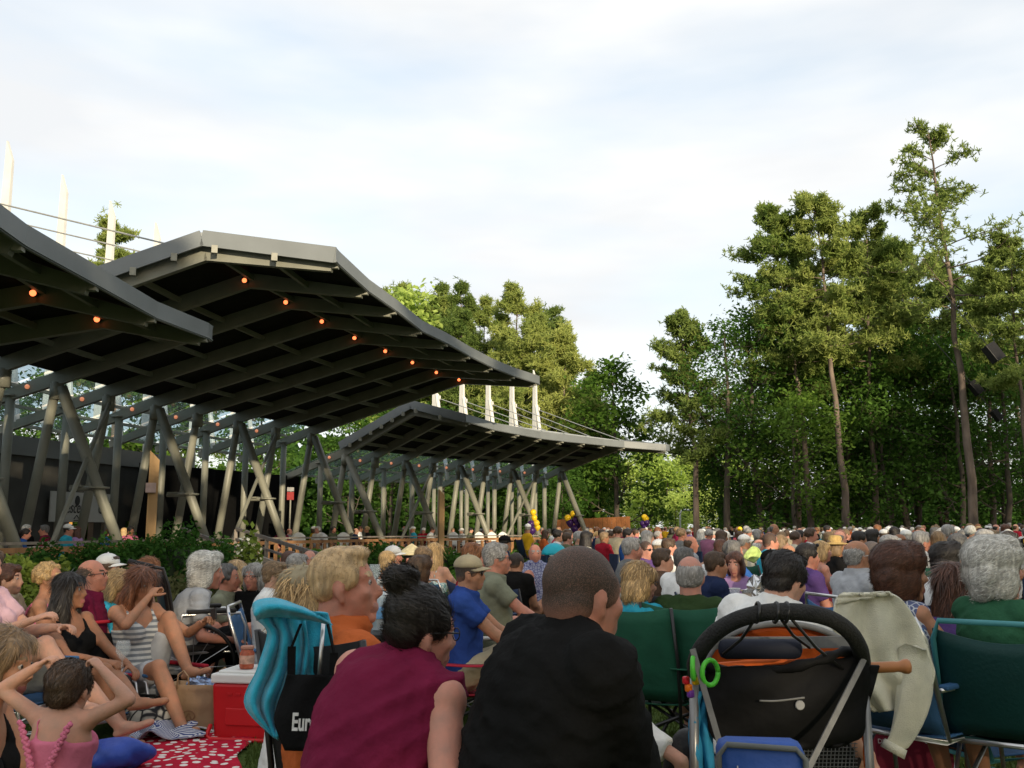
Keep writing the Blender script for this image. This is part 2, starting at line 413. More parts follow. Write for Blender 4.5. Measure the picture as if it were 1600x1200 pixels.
def hair_prims(M, style, hs=1.0):
    P = []
    def E(c, r, rot=None):
        m = M @ Matrix.Translation(Vector(c)*hs)
        if rot is not None: m = m @ rot.to_4x4()
        P.append(P_ell(m.translation, [k*hs for k in r], m.to_3x3(), 16))
    def C(a, ra, b, rb): P.append(P_cap(M @ (Vector(a)*hs), ra*hs, M @ (Vector(b)*hs), rb*hs, n=10))
    if style in ('short', 'bob', 'long', 'pony', 'coif', 'bun'):
        E((0, -.022, .046), (.081, .097, .083)); E((0, -.050, -.005), (.074, .056, .062))
        for sx in (-1, 1): E((sx*.060, .004, .030), (.022, .055, .048))
    if style == 'short':
        E((0, .045, .088), (.055, .04, .028))
    if style == 'crew':
        E((0, -.018, .041), (.0765, .0935, .083)); E((0, -.047, .006), (.0735, .054, .052)); E((0, .035, .094), (.056, .048, .025))
        for sx in (-1, 1): E((sx*.060, .004, .030), (.0155, .046, .040))
    if style == 'buzz':
        E((0, -.019, .036), (.0765, .0935, .084)); E((0, -.047, -.010), (.0735, .058, .062))
        for sx in (-1, 1): E((sx*.060, .008, .022), (.016, .05, .046))
    if style == 'balding':
        E((0, -.030, .018), (.081, .086, .070)); E((0, -.050, -.012), (.075, .056, .058))
    if style in ('bob', 'long', 'coif'):
        for sx in (-1, 1):
            E((sx*.066, -.018, -.035), (.026, .060, .080)); E((sx*.060, .035, .055), (.026, .040, .045))
        E((0, -.070, -.040), (.078, .044, .088))
    if style == 'coif':
        E((0, -.030, .050), (.096, .108, .086)); E((0, -.072, -.01), (.090, .055, .080)); E((0, .03, .10), (.07, .06, .035))
    if style == 'long':
        E((0, -.078, -.14), (.098, .046, .155))
        for sx in (-1, 1): E((sx*.076, -.012, -.115), (.030, .046, .135), Matrix.Rotation(R(sx*6), 3, 'Y'))
    if style == 'pony':
        C((0, -.10, .05), .026, (0, -.135, .03), .030); C((0, -.135, .03), .030, (0, -.135, -.13), .016)
    if style == 'bun':
        E((0, -.085, .128), (.052, .050, .046)); E((.02, -.07, .150), (.03, .03, .02)); E((-.025, -.1, .12), (.03, .025, .03))
    if style == 'curly':
        rr = np.random.default_rng(3)
        for _ in range(70):
            v = rr.normal(size=3); v /= np.linalg.norm(v)
            if v[1] > .35 and v[2] < .55: continue
            if v[2] < -.55: continue
            E((v[0]*.078, -.022+v[1]*.092, .032+v[2]*.082), (.026, .026, .024))
        E((0, -.025, .04), (.08, .09, .08))
    return P
FLOW = dict(short=(0, -.6, -.55), crew=(0, .5, .4), buzz=(0, -.4, -.8), balding=(0, -.7, -.7), bob=(0, -.25, -1), long=(0, -.2, -1), pony=(0, -1, .1), coif=(0, -.8, -.35), bun=(0, -.9, .35), curly=None)
def strands(V, Fq, flow, n, length, width, lift, seed=0):
    g = np.random.default_rng(seed); N = vnormals(V, Fq)
    fi = g.integers(0, len(Fq), n); q = Fq[fi]; w = g.dirichlet((1, 1, 1, 1), n)
    p = (V[q]*w[..., None]).sum(1); nn = (N[q]*w[..., None]).sum(1); nn /= np.linalg.norm(nn, axis=1, keepdims=True)+1e-9
    if flow is None: fl = g.normal(size=(n, 3))
    else: fl = np.array(flow)[None]+g.normal(size=(n, 3))*.22
    t = fl-nn*(fl*nn).sum(1, keepdims=True); t /= np.linalg.norm(t, axis=1, keepdims=True)+1e-9
    sdv = np.cross(t, nn); l = length*g.uniform(.6, 1.2, (n, 1)); wd = width*g.uniform(.6, 1.3, (n, 1)); lf = lift*g.uniform(.2, 1.3, (n, 1))
    a = p-nn*.001; m = p+t*l*.5+nn*lf; e = p+t*l+nn*lf*.7
    VV = np.stack([a-sdv*wd, a+sdv*wd, m+sdv*wd*.8, m-sdv*wd*.8, e+sdv*wd*.15, e-sdv*wd*.15], 1).reshape(-1, 3)
    b = np.arange(n)[:, None]*6
    FF = np.concatenate([b+np.array([[0, 1, 2, 3]]), b+np.array([[3, 2, 4, 5]])], 0)
    return VV, FF.astype(np.int32)
def folds(V, Fq, amp, seed=0, k=55):
    if amp <= 0: return V
    g = np.random.default_rng(seed); N = vnormals(V, Fq); d = np.zeros(len(V))
    for i in range(5):
        dr = g.normal(size=3)*np.array([.55, .55, 1.0]); dr /= np.linalg.norm(dr); wr = g.normal(size=3)
        ph = (V@dr)*k*(.6+.35*i)+2.2*np.sin((V@wr)*8+i)+.8*np.sin((V@g.normal(size=3))*21)
        en = np.clip(.5+.9*np.sin((V@g.normal(size=3))*8+i*2), 0, 1)
        d += (1-np.abs(np.sin(ph)))**2*en/(.8+.35*i)
    return V+N*(d*amp*.75)[:, None]
TORSO = dict(m=[(-.11, .10, .085, -.01), (-.06, .155, .12, -.01), (.03, .165, .122, 0), (.14, .155, .115, .01), (.26, .163, .118, .005), (.37, .180, .122, -.005), (.45, .178, .105, -.012), (.500, .130, .078, -.016), (.535, .072, .066, -.012)],
             f=[(-.11, .11, .085, -.01), (-.06, .165, .122, -.01), (.03, .168, .122, 0), (.15, .130, .098, .01), (.26, .138, .100, .005), (.36, .155, .105, -.005), (.44, .155, .092, -.012), (.495, .110, .066, -.014), (.53, .060, .056, -.010)])
def figure(X, Y, hipz, heading, sex='m', s=1.0, hs=None, lean=-6, curl=14, side=0, twist=0, head=(0, 0, 0), arms=None, legs=None, fat=1.0,
           sk_='light', hair='brown', style='short', shirt=('short', None), pants=('long', None), hat=None, glasses=None, voxel=.013, fingers=False, fold=.006,
           nstr=900, eyes=True, fine=True, curlh=35, hairvox=None, arm_hint=None, nolegs=False, palm=None, strl=None, neck=.026):
    """returns dict of parts; local frame: +Y forward, +X right"""
    hs = (s*1.03 if hs is None else hs)*.94
    H = 12; cs = []; c = Vector((0, 0, hipz)); L = .535*s
    def frame(t):
        a = R(lean+curl*t); b = R(side*min(1, t*1.3)); u = Vector((math.sin(b)*math.cos(a), math.sin(a), math.cos(a)*math.cos(b)))
        r = Vector((math.cos(R(twist*t)), -math.sin(R(twist*t)), 0)); r = (r-u*r.dot(u)).normalized(); f = u.cross(r)
        return u, r, f
    for i in range(H+1):
        cs.append(c.copy()); c = c+frame(i/H)[0]*L/H
    def S(h):
        t = h/.535; i = max(0, min(H-1e-6, t*H)); k = int(i)
        u, r, f = frame(max(0, min(1, t))); cc = cs[k].lerp(cs[k+1], i-k)
        if t < 0: cc = cs[0]+u*(h*s)
        if t > 1: cc = cs[H]+u*((h-.535)*s)
        return cc, u, r, f
    def torso(inf, h0=-9, h1=9, wx=1.0):
        rings = []
        for h, rx, ry, yo in TORSO[sex]:
            if h < h0-1e-6 or h > h1+1e-6: continue
            cc, u, r, f = S(h); k = fat if h < .42 else 1+(fat-1)*.4
            rings.append((cc+f*yo*s, r*(rx*s*k*wx+inf), f*(ry*s*k+inf)))
        return P_rings(rings, 20)
    body = [torso(0)]
    shw = (.172 if sex == 'm' else .150)*s; af = (1.0 if sex == 'm' else .84)*s*(1+(fat-1)*.6)
    if sex == 'f':
        for sx in (-1, 1):
            cc, u, r, f = S(.33); body.append(P_ell(cc+r*sx*.072*s+f*.085*s, [.062*s*fat, .055*s*fat, .062*s*fat]))
    # head
    nb, u, r, f = S(.535); nu = (u*.55+Vector((0, .12, .75))).normalized(); piv = nb+nu*neck*s
    HM = Matrix.Rotation(R(-head[0]), 4, 'Z') @ Matrix.Rotation(R(head[1]), 4, 'X') @ Matrix.Rotation(R(head[2]), 4, 'Y')
    HM = Matrix.Translation(piv) @ HM @ Matrix.Translation(Vector((0, .016, .098))*hs)
    body.append(P_cap(nb-u*.05*s, (.068 if sex == 'm' else .054)*s*(.6+.4*fat), HM @ (Vector((0, -.022, -.05))*hs), (.062 if sex == 'm' else .050)*s*(.5+.5*fat), n=14))
    body += head_prims(HM, sex, hs, fine)
    top = HM @ (Vector((0, -.01, .122))*hs)
    # arms
    J = dict(head=HM, top=top, wr=[], el=[], kn=[], an=[])
    arms = arms or [(-.12, .30, hipz+.10), (.12, .30, hipz+.10)]
    sleeves = []; hands_hi = []; traps = []
    for i, sx in enumerate((-1, 1)):
        cc, u, r, f = S(.470); sh = cc+r*sx*shw-f*.01*s
        tg = arms[i]
        if tg is None: J['wr'].append(None); J['el'].append(None); continue
        hint = (arm_hint[i] if arm_hint and arm_hint[i] else (sx*.5, -.6, -.7))
        el, wr = two_bone(sh, tg, .285*s, .25*s, hint)
        body.append(P_ell(sh, [.066*af, .062*af, .066*af])); tr_ = (nb-u*.012*s-f*.018*s, (.052 if sex == 'm' else .042)*s, sh-r*sx*.02*s-f*.008*s, .050*af); body.append(P_cap(*tr_)); traps.append(tr_); body.append(P_cap(sh, .052*af, el, .040*af))
        mid = el.lerp(wr, .25); body.append(P_cap(el, .041*af, mid, .042*af)); body.append(P_cap(mid, .042*af, wr, .0275*af))
        hd = (wr-el).normalized(); pn = Vector(palm[i]) if palm and palm[i] else Vector((-sx*.3, 0, -1))
        if abs(hd.dot(pn.normalized())) > .95: pn = Vector((-sx, .2, 0))
        x = hd.cross(pn); sd = 1 if x.dot(Vector((-sx, .3, .3))) > 0 else -1
        hp = hand_prims(wr, hd, pn, sd, curlh if not hasattr(curlh, '__len__') else curlh[i], s*(.95 if sex == 'm' else .88))
        if fingers: hands_hi += hp
        else: body += hp
        J['wr'].append((wr, hd)); J['el'].append(el)
        if shirt and shirt[0] in ('short', 'long', 'cap'):
            k = dict(cap=.25, short=.62, long=1)[shirt[0]]; e2 = sh.lerp(el, k)
            sleeves.append(P_ell(sh, [.068*af+.015]*3)); sleeves.append(P_cap(sh, .058*af+.014, e2, .046*af+.018, f1=(k < 1)))
            if k == 1: sleeves.append(P_cap(el, .044*af+.015, el.lerp(wr, .93), .03*af+.013, f1=True))
    # legs
    pantsP = []
    legs = legs or ([(-.12*s, .50*s, .07), (.12*s, .50*s, .07)] if hipz > .26 else [(-.15*s, .42*s, .07), (.15*s, .42*s, .07)])
    for i, sx in enumerate((-1, 1)):
        if nolegs: break
        hp = Vector((sx*.09*s, 0, hipz)); lg = legs[i]; tg = lg[:3]; hint = lg[3] if len(lg) > 3 else (sx*.15, .5, 1)
        kn, an = two_bone(hp, tg, .43*s, .41*s, hint); lf = s*(1.0 if sex == 'm' else .97)*(1+(fat-1)*.5)
        body.append(P_cap(hp, .086*lf, kn, .056*lf)); cf = kn.lerp(an, .30)
        body.append(P_ell(kn, [.057*lf]*3)); body.append(P_cap(kn, .052*lf, cf, .056*lf)); body.append(P_cap(cf, .056*lf, an, .036*lf))
        sd = (an-kn).normalized(); fd = Vector((lg[4] if len(lg) > 4 else (sx*.15, 1, 0))); fd = (fd-sd*fd.dot(sd)*.6).normalized()
        body.append(P_cap(an+sd*.03*s-fd*.035*s, .032*s, an+sd*.045*s+fd*.14*s, .028*s, sq=.8)); body.append(P_cap(an, .036*lf, an+sd*.03+fd*.05*s, .034*s))
        J['kn'].append(kn); J['an'].append(an)
        if pants:
            k = dict(long=1, shorts=.8, skirt=.6, brief=.25)[pants[0]]; q = hp.lerp(kn, min(1, k))
            pantsP.append(P_cap(hp, .088*lf+.012, q, .060*lf+.016+(1-k)*.02, f1=k < 1))
            if k >= 1: pantsP.append(P_ell(kn, [.06*lf+.012]*3)); pantsP.append(P_cap(kn, .058*lf+.012, an, .040*lf+.016, f1=True))
    parts = {}
    V, Fq = remesh(body, voxel, 3 if voxel < .012 else 2)
    if hands_hi:
        v2, f2 = remesh(hands_hi, .0045*s, 2); Fq = np.vstack([Fq, f2+len(V)]); V = np.vstack([V, v2])
    fc = V[Fq].mean(1); IM = np.array(HM.inverted()); q = (fc@IM[:3, :3].T+IM[:3, 3])/hs; mi = np.zeros(len(Fq), dtype=np.int32)
    if fine:
        ax = np.abs(q[:, 0]); lip = (q[:, 1] > .070) & (q[:, 2] < -.0565) & (q[:, 2] > -.080) & (ax < .023)
        br = (q[:, 1] > .055) & (ax > .014) & (ax < .047) & (np.abs(q[:, 2]-.0335+.12*(ax-.03)**2/.03) < .0052)
        mi[lip] = 1; mi[br] = 2
    hm = hair_m(hair)
    parts['person'] = (V, Fq, [sk(sk_), LIP if sex == 'f' else nmat('lips_pale', (.40, .19, .15), .5, .1, 20), hm], mi)
    if eyes and fine:
        for sx in (-1, 1):
            v = []; ff = []; m_ = []
            for cc, rr, k in (((sx*.031, .0695, .0080), .0112, 0), ((sx*.031, .0738, .0080), .0080, 1)):
                a, b = P_ell(HM @ (Vector(cc)*hs), [rr*hs]*3, None, 10); ff += [tuple(i+len(v) for i in t) for t in b]; v += a.tolist(); m_ += [k]*len(b)
            parts['eye%d' % (sx+2)] = (np.array(v), ff, [EYE_W, EYE_D], m_)
    if shirt and shirt[1] is not None:
        kind = shirt[0]; sp = []
        if kind == 'tank':
            sp.append(torso(.012, -.06, .38, 1.0))
            if sex == 'f':
                for sx in (-1, 1):
                    cc, u, r, f = S(.33); sp.append(P_ell(cc+r*sx*.072*s+f*.085*s, [.062*s*fat+.01, .055*s*fat+.01, .062*s*fat+.01]))
            for sx in (-1, 1):
                pts = []
                for h, fy, rx in ((.35, .115, .080), (.42, .085, .088), (.475, .03, .095), (.492, -.02, .098), (.46, -.085, .092), (.38, -.115, .08), (.33, -.115, .075)):
                    cc, u, r, f = S(h); pts.append(cc+r*sx*rx*s+f*fy*s)
                for a, b in zip(pts[:-1], pts[1:]): sp.append(P_cap(a, .014*s, b, .014*s, n=8))
        else:
            sp.append(torso(.018, -.06, .51)); cc, u, r, f = S(.475); k = shirt[2] if len(shirt) > 2 else 0
            if kind == 'sleeveless':
                for sx in (-1, 1): sp.append(P_ell(cc+r*sx*.118*s-f*.005*s, [.062*s+.01, .07*s+.01, .055*s+.008]))
            if sex == 'f':
                for sx in (-1, 1):
                    c2, u2, r2, f2 = S(.33); sp.append(P_ell(c2+r2*sx*.070*s+f2*.085*s, [.064*s*fat+.012, .055*s*fat+.012, .064*s*fat+.012]))
            n0 = S(.50)[0]; n1 = S(.556)[0]; cr = (.082 if sex == 'm' else .070)*s
            if k != 'scoop': sp.append(P_cap(n0, cr+.012, n1+f*.004, cr+.004, f0=True, f1=True, n=16))
            if k == 'collar':
                sp.append(P_cap(n1-u*.01, cr+.012, n1+u*.026-f*.006, cr+.004, f0=True, f1=True, n=16))
            cc, u, r, f = S(.468); sp.append(P_ell(cc-f*.040*s, [.118*s, .078*s*(.5+.5*fat), .062*s])); sp.append(P_ell(S(.50)[0]-f*.034*s, [.085*s, .060*s*(.5+.5*fat), .040*s]))
            sp += sleeves+[P_cap(a_, ra+.012, b_-(b_-a_)*(.22 if kind == 'sleeveless' else 0), rb+.014) for a_, ra, b_, rb in traps]
        V, Fq = remesh(sp, max(voxel*1.1, .0105), 4); V = folds(V, Fq, fold, int(abs(X*100)+abs(Y*10)) % 1000)
        parts['shirt'] = (V, Fq, [shirt[1]], None)
    if pants and pants[1] is not None and not nolegs:
        V, Fq = remesh([torso(.008, -.11, .03)]+pantsP, max(voxel*1.2, .014), 3); V = folds(V, Fq, fold*.8, 5)
        parts['trousers' if pants[0] == 'long' else ('skirt' if pants[0] == 'skirt' else 'shorts')] = (V, Fq, [pants[1]], None)
    if style != 'none':
        V, Fq = remesh(hair_prims(HM, style, hs), hairvox or max(.0085, voxel*.75), 3)
        fl = FLOW.get(style, (0, -.4, -1)); M3 = HM.to_3x3()
        if style != 'buzz' and fine:
            g = np.random.default_rng(1); N_ = vnormals(V, Fq); t = np.array(M3 @ Vector(fl)) if fl is not None else None
            ph = np.sin((V@np.array(M3 @ Vector((1, .25, .1))))*260+3*np.sin(V[:, 2]*35))*.5+np.sin((V@np.array(M3 @ Vector((1, -.3, .2))))*140+2)*.8
            V = V+N_*(ph*.0011*(.6+.4*np.sin(V[:, 0]*61+V[:, 2]*43)))[:, None]
        if nstr and style not in ('buzz',):
            fw = tuple(M3 @ Vector(fl)) if fl is not None else None
            ln = strl or (dict(long=.10, bob=.055, pony=.05, coif=.045, bun=.035, curly=.016).get(style, .024))
            v2, f2 = strands(V, Fq, fw, nstr, ln, .0012*(1.7 if voxel > .011 else 1), (.0035 if style in ('short', 'crew', 'balding', 'bob', 'long') else (.0022 if style == 'coif' else .004)), 4)
            nh_ = len(Fq); Fq = np.vstack([Fq, f2+len(V)]); V = np.vstack([V, v2])
        mm = np.zeros(len(Fq), dtype=np.int32); ml = [hm]
        if nstr and style != 'buzz' and fine:
            ml = [hm, hair_tint(hair, 1.25 if style == 'crew' else 1.6), hair_tint(hair, .85 if style == 'crew' else .6)]; r_ = np.random.default_rng(9).choice([0, 1, 2], nstr, p=[.4, .27, .33]); mm[-2*nstr:] = np.concatenate([r_, r_])
        if style == 'buzz' and fine: ml = [buzz_mat(hair, sk_, HM, hs, fat > 1.1 and voxel < .01)]
        parts['hair'] = (V, Fq, ml, mm)
    if hat:
        kind, hmat = hat; b = MB(); 
        def hp_(p): return HM @ (Vector(p)*hs)
        if kind in ('cap', 'visor'):
            if kind == 'cap':
                V0, F0 = P_ell((0, 0, 0), (.087, .104, .078), None, 18)
                keep = V0[:, 2] > -.012; V0 = V0.copy(); V0[~keep, 2] = -.012
                b.add([hp_(v+np.array([0, -.016, .058])) for v in V0], F0)
                b.ell(hp_((0, -.016, .137)), [.008]*3, None, 8)
            else:
                V0, F0 = P_rings([(Vector((0, -.014, .045)), (.084, 0, 0), (0, .102, 0)), (Vector((0, -.014, .075)), (.085, 0, 0), (0, .103, 0))], 18); b.add([hp_(v) for v in V0], F0)
            def brim(u, v):
                a = math.pi*(.08+.84*u); w = .086+.004*v; rr = 1+.0*v
                x = math.cos(a)*.080; y = -.016+math.sin(a)*.098+v*.068*math.sin(a)**.7
                return hp_((x*(1-.05*v), y, .050-v*.012-.022*(x/.08)**2))
            b.sheet(brim, 14, 4, .005)
        elif kind == 'straw':
            b.lathe([(.02, .150), (.062, .146), (.080, .12), (.088, .068), (.10, .062), (.165, .048), (.168, .042), (.1, .05), (.08, .055)], n=24)
            b.v = [tuple(hp_(Vector(v)+Vector((0, -.014, 0)))) for v in b.v]
        elif kind == 'cone':
            b.lathe([(.004, .20), (.06, .165), (.17, .085), (.21, .062), (.2, .055), (.05, .13)], n=24)
            b.v = [tuple(hp_(Vector(v)+Vector((0, -.014, 0)))) for v in b.v]
        parts['hat'] = (np.array(b.v), b.f, [hmat], None)
    if glasses:
        b = MB()
        for sx in (-1, 1):
            if glasses == 'dark': b.ell(HM @ (Vector((sx*.032, .087, .006))*hs), (.024*hs, .005*hs, .018*hs), HM.to_3x3(), 12)
            elif glasses == 'top': b.ell(HM @ (Vector((sx*.032, .075, .105))*hs), (.026*hs, .012*hs, .016*hs), HM.to_3x3(), 12)
            else: b.tube([HM @ (Vector((sx*.032+.022*math.cos(a), .088, .006+.017*math.sin(a)))*hs) for a in np.linspace(0, 6.28, 15)], .0018*hs, 5)
            if glasses != 'top': b.tube([HM @ (Vector(p)*hs) for p in ((sx*.054, .085, .012), (sx*.076, .04, .012), (sx*.082, -.012, .006))], .0022*hs, 5)
        if glasses != 'top': b.tube([HM @ (Vector(p)*hs) for p in ((-.010, .091, .010), (.010, .091, .010))], .002*hs, 5)
        parts['glasses'] = (np.array(b.v), b.f, [BLACKP if glasses != 'wire' else CHROME], None)
    return parts, J
NPPL = [0]
def person_at(loc, rz, parts, label, group=None, cat='person'):
    body = None
    V, Fq, mats, mi = parts['person']; me = mesh_np('person', V, Fq, mats, mi)
    root = bpy.data.objects.new('person', me); COL.objects.link(root); root.location = loc; root.rotation_euler = (0, 0, rz)
    tag(root, label, cat, group)
    for k, (V, Fq, mats, mi) in parts.items():
        if k == 'person': continue
        k = k.rstrip('123'); obj(k, mesh_np(k, V, Fq, mats, mi), root)
    return root
def joined(parts):
    """one far-away figure in one mesh with material slots"""
    VV = []; FF = []; mats = []; mi = []; b = 0
    for k, (V, Fq, ms, m) in parts.items():
        base = len(mats); mats += ms; VV.append(np.asarray(V)); n = len(Fq)
        for i, f in enumerate(Fq): FF.append(tuple(int(x)+b for x in f)); mi.append(base+(int(m[i]) if m is not None else 0))
        b += len(V)
    return np.vstack(VV), FF, mats, mi
def seat_person(px, py, D, heading, label, group=None, hip=None, chair=None, **kw):
    """head top lands on pixel ray (px,py) at depth D; heading clockwise from +Y"""
    _, J = None, None
    tgt = at(px, py, D); rz = -R(heading)
    kw['voxel'] = max(kw.get('voxel', .0125)*(1.18 if D < 7 and not kw.get('s', 1) < .7 else 1), .0019*D if kw.get('s', 1) > .7 else 0)
    if D > 7.5: kw['nstr'] = int(kw.get('nstr', 900)*min(1, (7.5/D)**1.6))
    lean = kw.get('lean', -6)
    # dry geometric pass for the head offset
    h0 = 1.0
    t = head_offset(**{k: kw[k] for k in ('sex', 's', 'hs', 'lean', 'curl', 'side', 'head', 'hat', 'style', 'neck') if k in kw})
    hipz = tgt.z-t.z if hip is None else hip
    hipz = max(.10, hipz)
    M = Matrix.Rotation(rz, 3, 'Z'); off = M @ Vector((t.x, t.y, 0))
    loc = Vector((tgt.x-off.x, tgt.y-off.y, 0))
    def rel(a):
        return None if a is None else (a(hipz) if callable(a) else a)
    if 'arms' in kw and kw['arms']: kw['arms'] = [rel(a) for a in kw['arms']]
    if 'legs' in kw and kw['legs']: kw['legs'] = [rel(a) for a in kw['legs']]
    parts, J = figure(loc.x, loc.y, hipz, heading, **kw)
    root = person_at(loc, rz, parts, label, group)
    J['root'] = root; J['hip'] = hipz; J['M'] = Matrix.Translation(loc) @ Matrix.Rotation(rz, 4, 'Z')
    if chair: chair_for(loc, rz, hipz, *chair)
    elif chair is None and hipz > .22:
        w_ = label.split()[:10]
        while w_[-1] in ('in', 'a', 'the', 'of', 'with', 'and', 'at', 'on', 'behind', 'under', 'right', 'left', 'by', 'near', 'to', 'his', 'over', 'below', 'dark', 'white', 'bare', 'short', 'beside', 'than', 'one', 'her', 'light', 'grey', 'black'): w_.pop()
        chair_for(loc, rz, hipz, 'dark folding chair under the '+' '.join(w_).rstrip(',').replace('woman with', 'woman with'), [NAVY_CH, BLACK_CH, GREEN_CH][len(label) % 3])
    return J
def head_offset(sex='m', s=1.0, hs=None, lean=-6, curl=14, side=0, head=(0, 0, 0), hat=None, style='short', neck=.026):
    hs = (s*1.03 if hs is None else hs)*.94; c = Vector(); H = 12
    for i in range(H+1):
        t = i/H; a = R(lean+curl*t); b = R(side*min(1, t*1.3)); u = Vector((math.sin(b)*math.cos(a), math.sin(a), math.cos(a)*math.cos(b)))
        if i < H: c = c+u*.535*s/H
    nu = (u*.55+Vector((0, .12, .75))).normalized(); piv = c+nu*neck*s
    HM = Matrix.Rotation(R(-head[0]), 4, 'Z') @ Matrix.Rotation(R(head[1]), 4, 'X') @ Matrix.Rotation(R(head[2]), 4, 'Y')
    HM = Matrix.Translation(piv) @ HM @ Matrix.Translation(Vector((0, .016, .098))*hs)
    c = HM.translation.copy(); c.z = (HM @ (Vector((0, -.01, .126 if not hat else .136))*hs)).z
    return c
NB = [0]
def buzz_mat(hair, sk_, HM, hs, thin):
    """cropped hair that thins into the scalp at the nape, the temples and (thin) the crown"""
    NB[0] += 1; m = bpy.data.materials.new('cropped_hair_%s' % hair); m.use_nodes = True; N = m.node_tree.nodes; L = m.node_tree.links; p = N['Principled BSDF']; p.inputs['Roughness'].default_value = .6
    tc = N.new('ShaderNodeTexCoord'); no = N.new('ShaderNodeTexNoise'); no.inputs['Scale'].default_value = 420; no.inputs['Detail'].default_value = 2; L.new(tc.outputs['Object'], no.inputs['Vector'])
    def near(c, r0, r1):
        d = N.new('ShaderNodeVectorMath'); d.operation = 'DISTANCE'; d.inputs[1].default_value = HM @ (Vector(c)*hs); L.new(tc.outputs['Object'], d.inputs[0])
        r_ = N.new('ShaderNodeMapRange'); r_.inputs[1].default_value = r0*hs; r_.inputs[2].default_value = r1*hs; r_.interpolation_type = 'SMOOTHSTEP'; L.new(d.outputs['Value'], r_.inputs[0]); return r_.outputs[0]
    def mul(a, b):
        k = N.new('ShaderNodeMath'); k.operation = 'MULTIPLY'; L.new(a, k.inputs[0])
        if isinstance(b, float): k.inputs[1].default_value = b
        else: L.new(b, k.inputs[1])
        return k.outputs[0]
    q = near((0, -.03, .05), .128, .090)          # hair density falls towards the hairline
    if thin:
        c = near((0, -.055, .118), .012, .075); k = N.new('ShaderNodeMapRange'); k.inputs[3].default_value = .42; L.new(c, k.inputs[0]); q = mul(q, k.outputs[0])
    g = N.new('ShaderNodeMapRange'); g.inputs[1].default_value = .35; g.inputs[2].default_value = .65; g.inputs[3].default_value = .75; g.inputs[4].default_value = 1.15; L.new(no.outputs[0], g.inputs[0]); q = mul(q, g.outputs[0])
    mx = N.new('ShaderNodeMixRGB'); mx.inputs[1].default_value = (*[c*.85 for c in SK[sk_]], 1); mx.inputs[2].default_value = (*[c*.55 for c in HC[hair]], 1); L.new(q, mx.inputs[0]); L.new(mx.outputs[0], p.inputs['Base Color'])
    bp = N.new('ShaderNodeBump'); bp.inputs['Strength'].default_value = .5; bp.inputs['Distance'].default_value = .004; L.new(no.outputs[0], bp.inputs['Height']); L.new(bp.outputs[0], p.inputs['Normal'])
    return m
# ------------------------------------------------------------------ chairs
def fold_chair(label, cmat, seat=.40, kind='camp', group=None, loc=(0, 0, 0), rz=0, back=.48, w=.52, frame=None, arm=None):
    """+Y is the way the sitter faces"""
    root = empty('folding_chair', loc, rz, label, 'chair', group); fr = frame or (BLACKT if kind == 'camp' else CHROME)
    r = .010; hw = w/2; rec = .14
    b = MB(); b.sheet(lambda u, v: Vector(((u-.5)*w, .22-v*.44, seat+.02-.045*math.sin(math.pi*u)*math.sin(math.pi*min(1, v*.9)))), 6, 5, .008); b.build('seat', cmat, root, True)
    def bk(u, v): return Vector(((u-.5)*w, -.22-v*rec*1.0-.05*math.sin(math.pi*u)*(.4+.6*math.sin(math.pi*v)), seat+.03+v*back-(.03*math.sin(math.pi*u) if kind == 'camp' else 0)*v))
    b = MB(); b.sheet(bk if kind == 'camp' else (lambda u, v: bk(u, v*(.93-.10*math.sin(math.pi*u)))), 10, 7, .008); b.build('backrest', cmat, root, True)
    if kind == 'camp':
        for sx in (-1, 1):
            b = MB(); b.tube([(sx*hw, .24, .01), (sx*hw*.95, -.26, seat+.06), ], r); b.build('leg', fr, root, True)
            b = MB(); b.tube([(sx*hw, -.26, .01), (sx*hw, .22, seat+.02), (sx*hw, .23, seat+.22)], r); b.build('leg', fr, root, True)
            b = MB(); b.tube([(sx*hw, -.26, .01), (sx*hw, -.22-rec*.5, seat+.25), (sx*hw, -.22-rec, seat+.03+back)], r); b.build('back_post', fr, root, True)
            b = MB(); b.sheet(lambda u, v: Vector((sx*(hw+(u-.5)*.09), .26-v*.56, seat+.22-.02*math.sin(math.pi*v))), 2, 5, .008); b.build('armrest', cmat, root, True)
        for y in (-.26, .24):
            b = MB(); b.tube([(-hw, y, .02), (hw, y, seat-.03)], r); b.tube([(hw, y+.02, .02), (-hw, y+.02, seat-.03)], r); b.build('cross_brace', fr, root, True)
    else:
        for sx in (-1, 1):
            b = MB(); b.tube([(sx*hw*1.02, .30, .012), (sx*hw*1.02, .22, seat+.18), (sx*hw*1.02, .15, seat+.21), (sx*hw*1.02, -.25, seat+.21)], r); b.build('leg', fr, root, True)
            b = MB(); b.tube([(sx*hw*1.0, -.34, .012), (sx*hw*1.0, .20, seat)], r); b.build('leg', fr, root, True)
            b = MB(); b.beam((sx*hw*1.04, .24, seat+.222), (sx*hw*1.04, -.24, seat+.222), .045, .022); b.build('armrest', arm or cmat, root, bevel=.008)
        for y, in ((.30,), (-.34,)):
            b = MB(); b.tube([(-hw*1.01, y, .014), (hw*1.01, y, .014)], r); b.build('foot_bar', fr, root, True)
        pts = [(-hw, -.20, seat)]+[(-hw, -.22-rec*.9, seat+back*.9)]+[(-hw*.9, -.22-rec*1.02, seat+.03+back*1.0)]+[(hw*.9, -.22-rec*1.02, seat+.03+back*1.0), (hw, -.22-rec*.9, seat+back*.9), (hw, -.20, seat)]
        b = MB(); b.tube(pts, .012, 10); b.build('back_frame', arm or fr, root, True)
        b = MB(); b.tube([(-hw, .23, seat), (-hw, -.22, seat), (hw, -.22, seat), (hw, .23, seat), (-hw, .23, seat)], .011, 8); b.build('seat_frame', fr, root, True)
    return root
CHP = {}
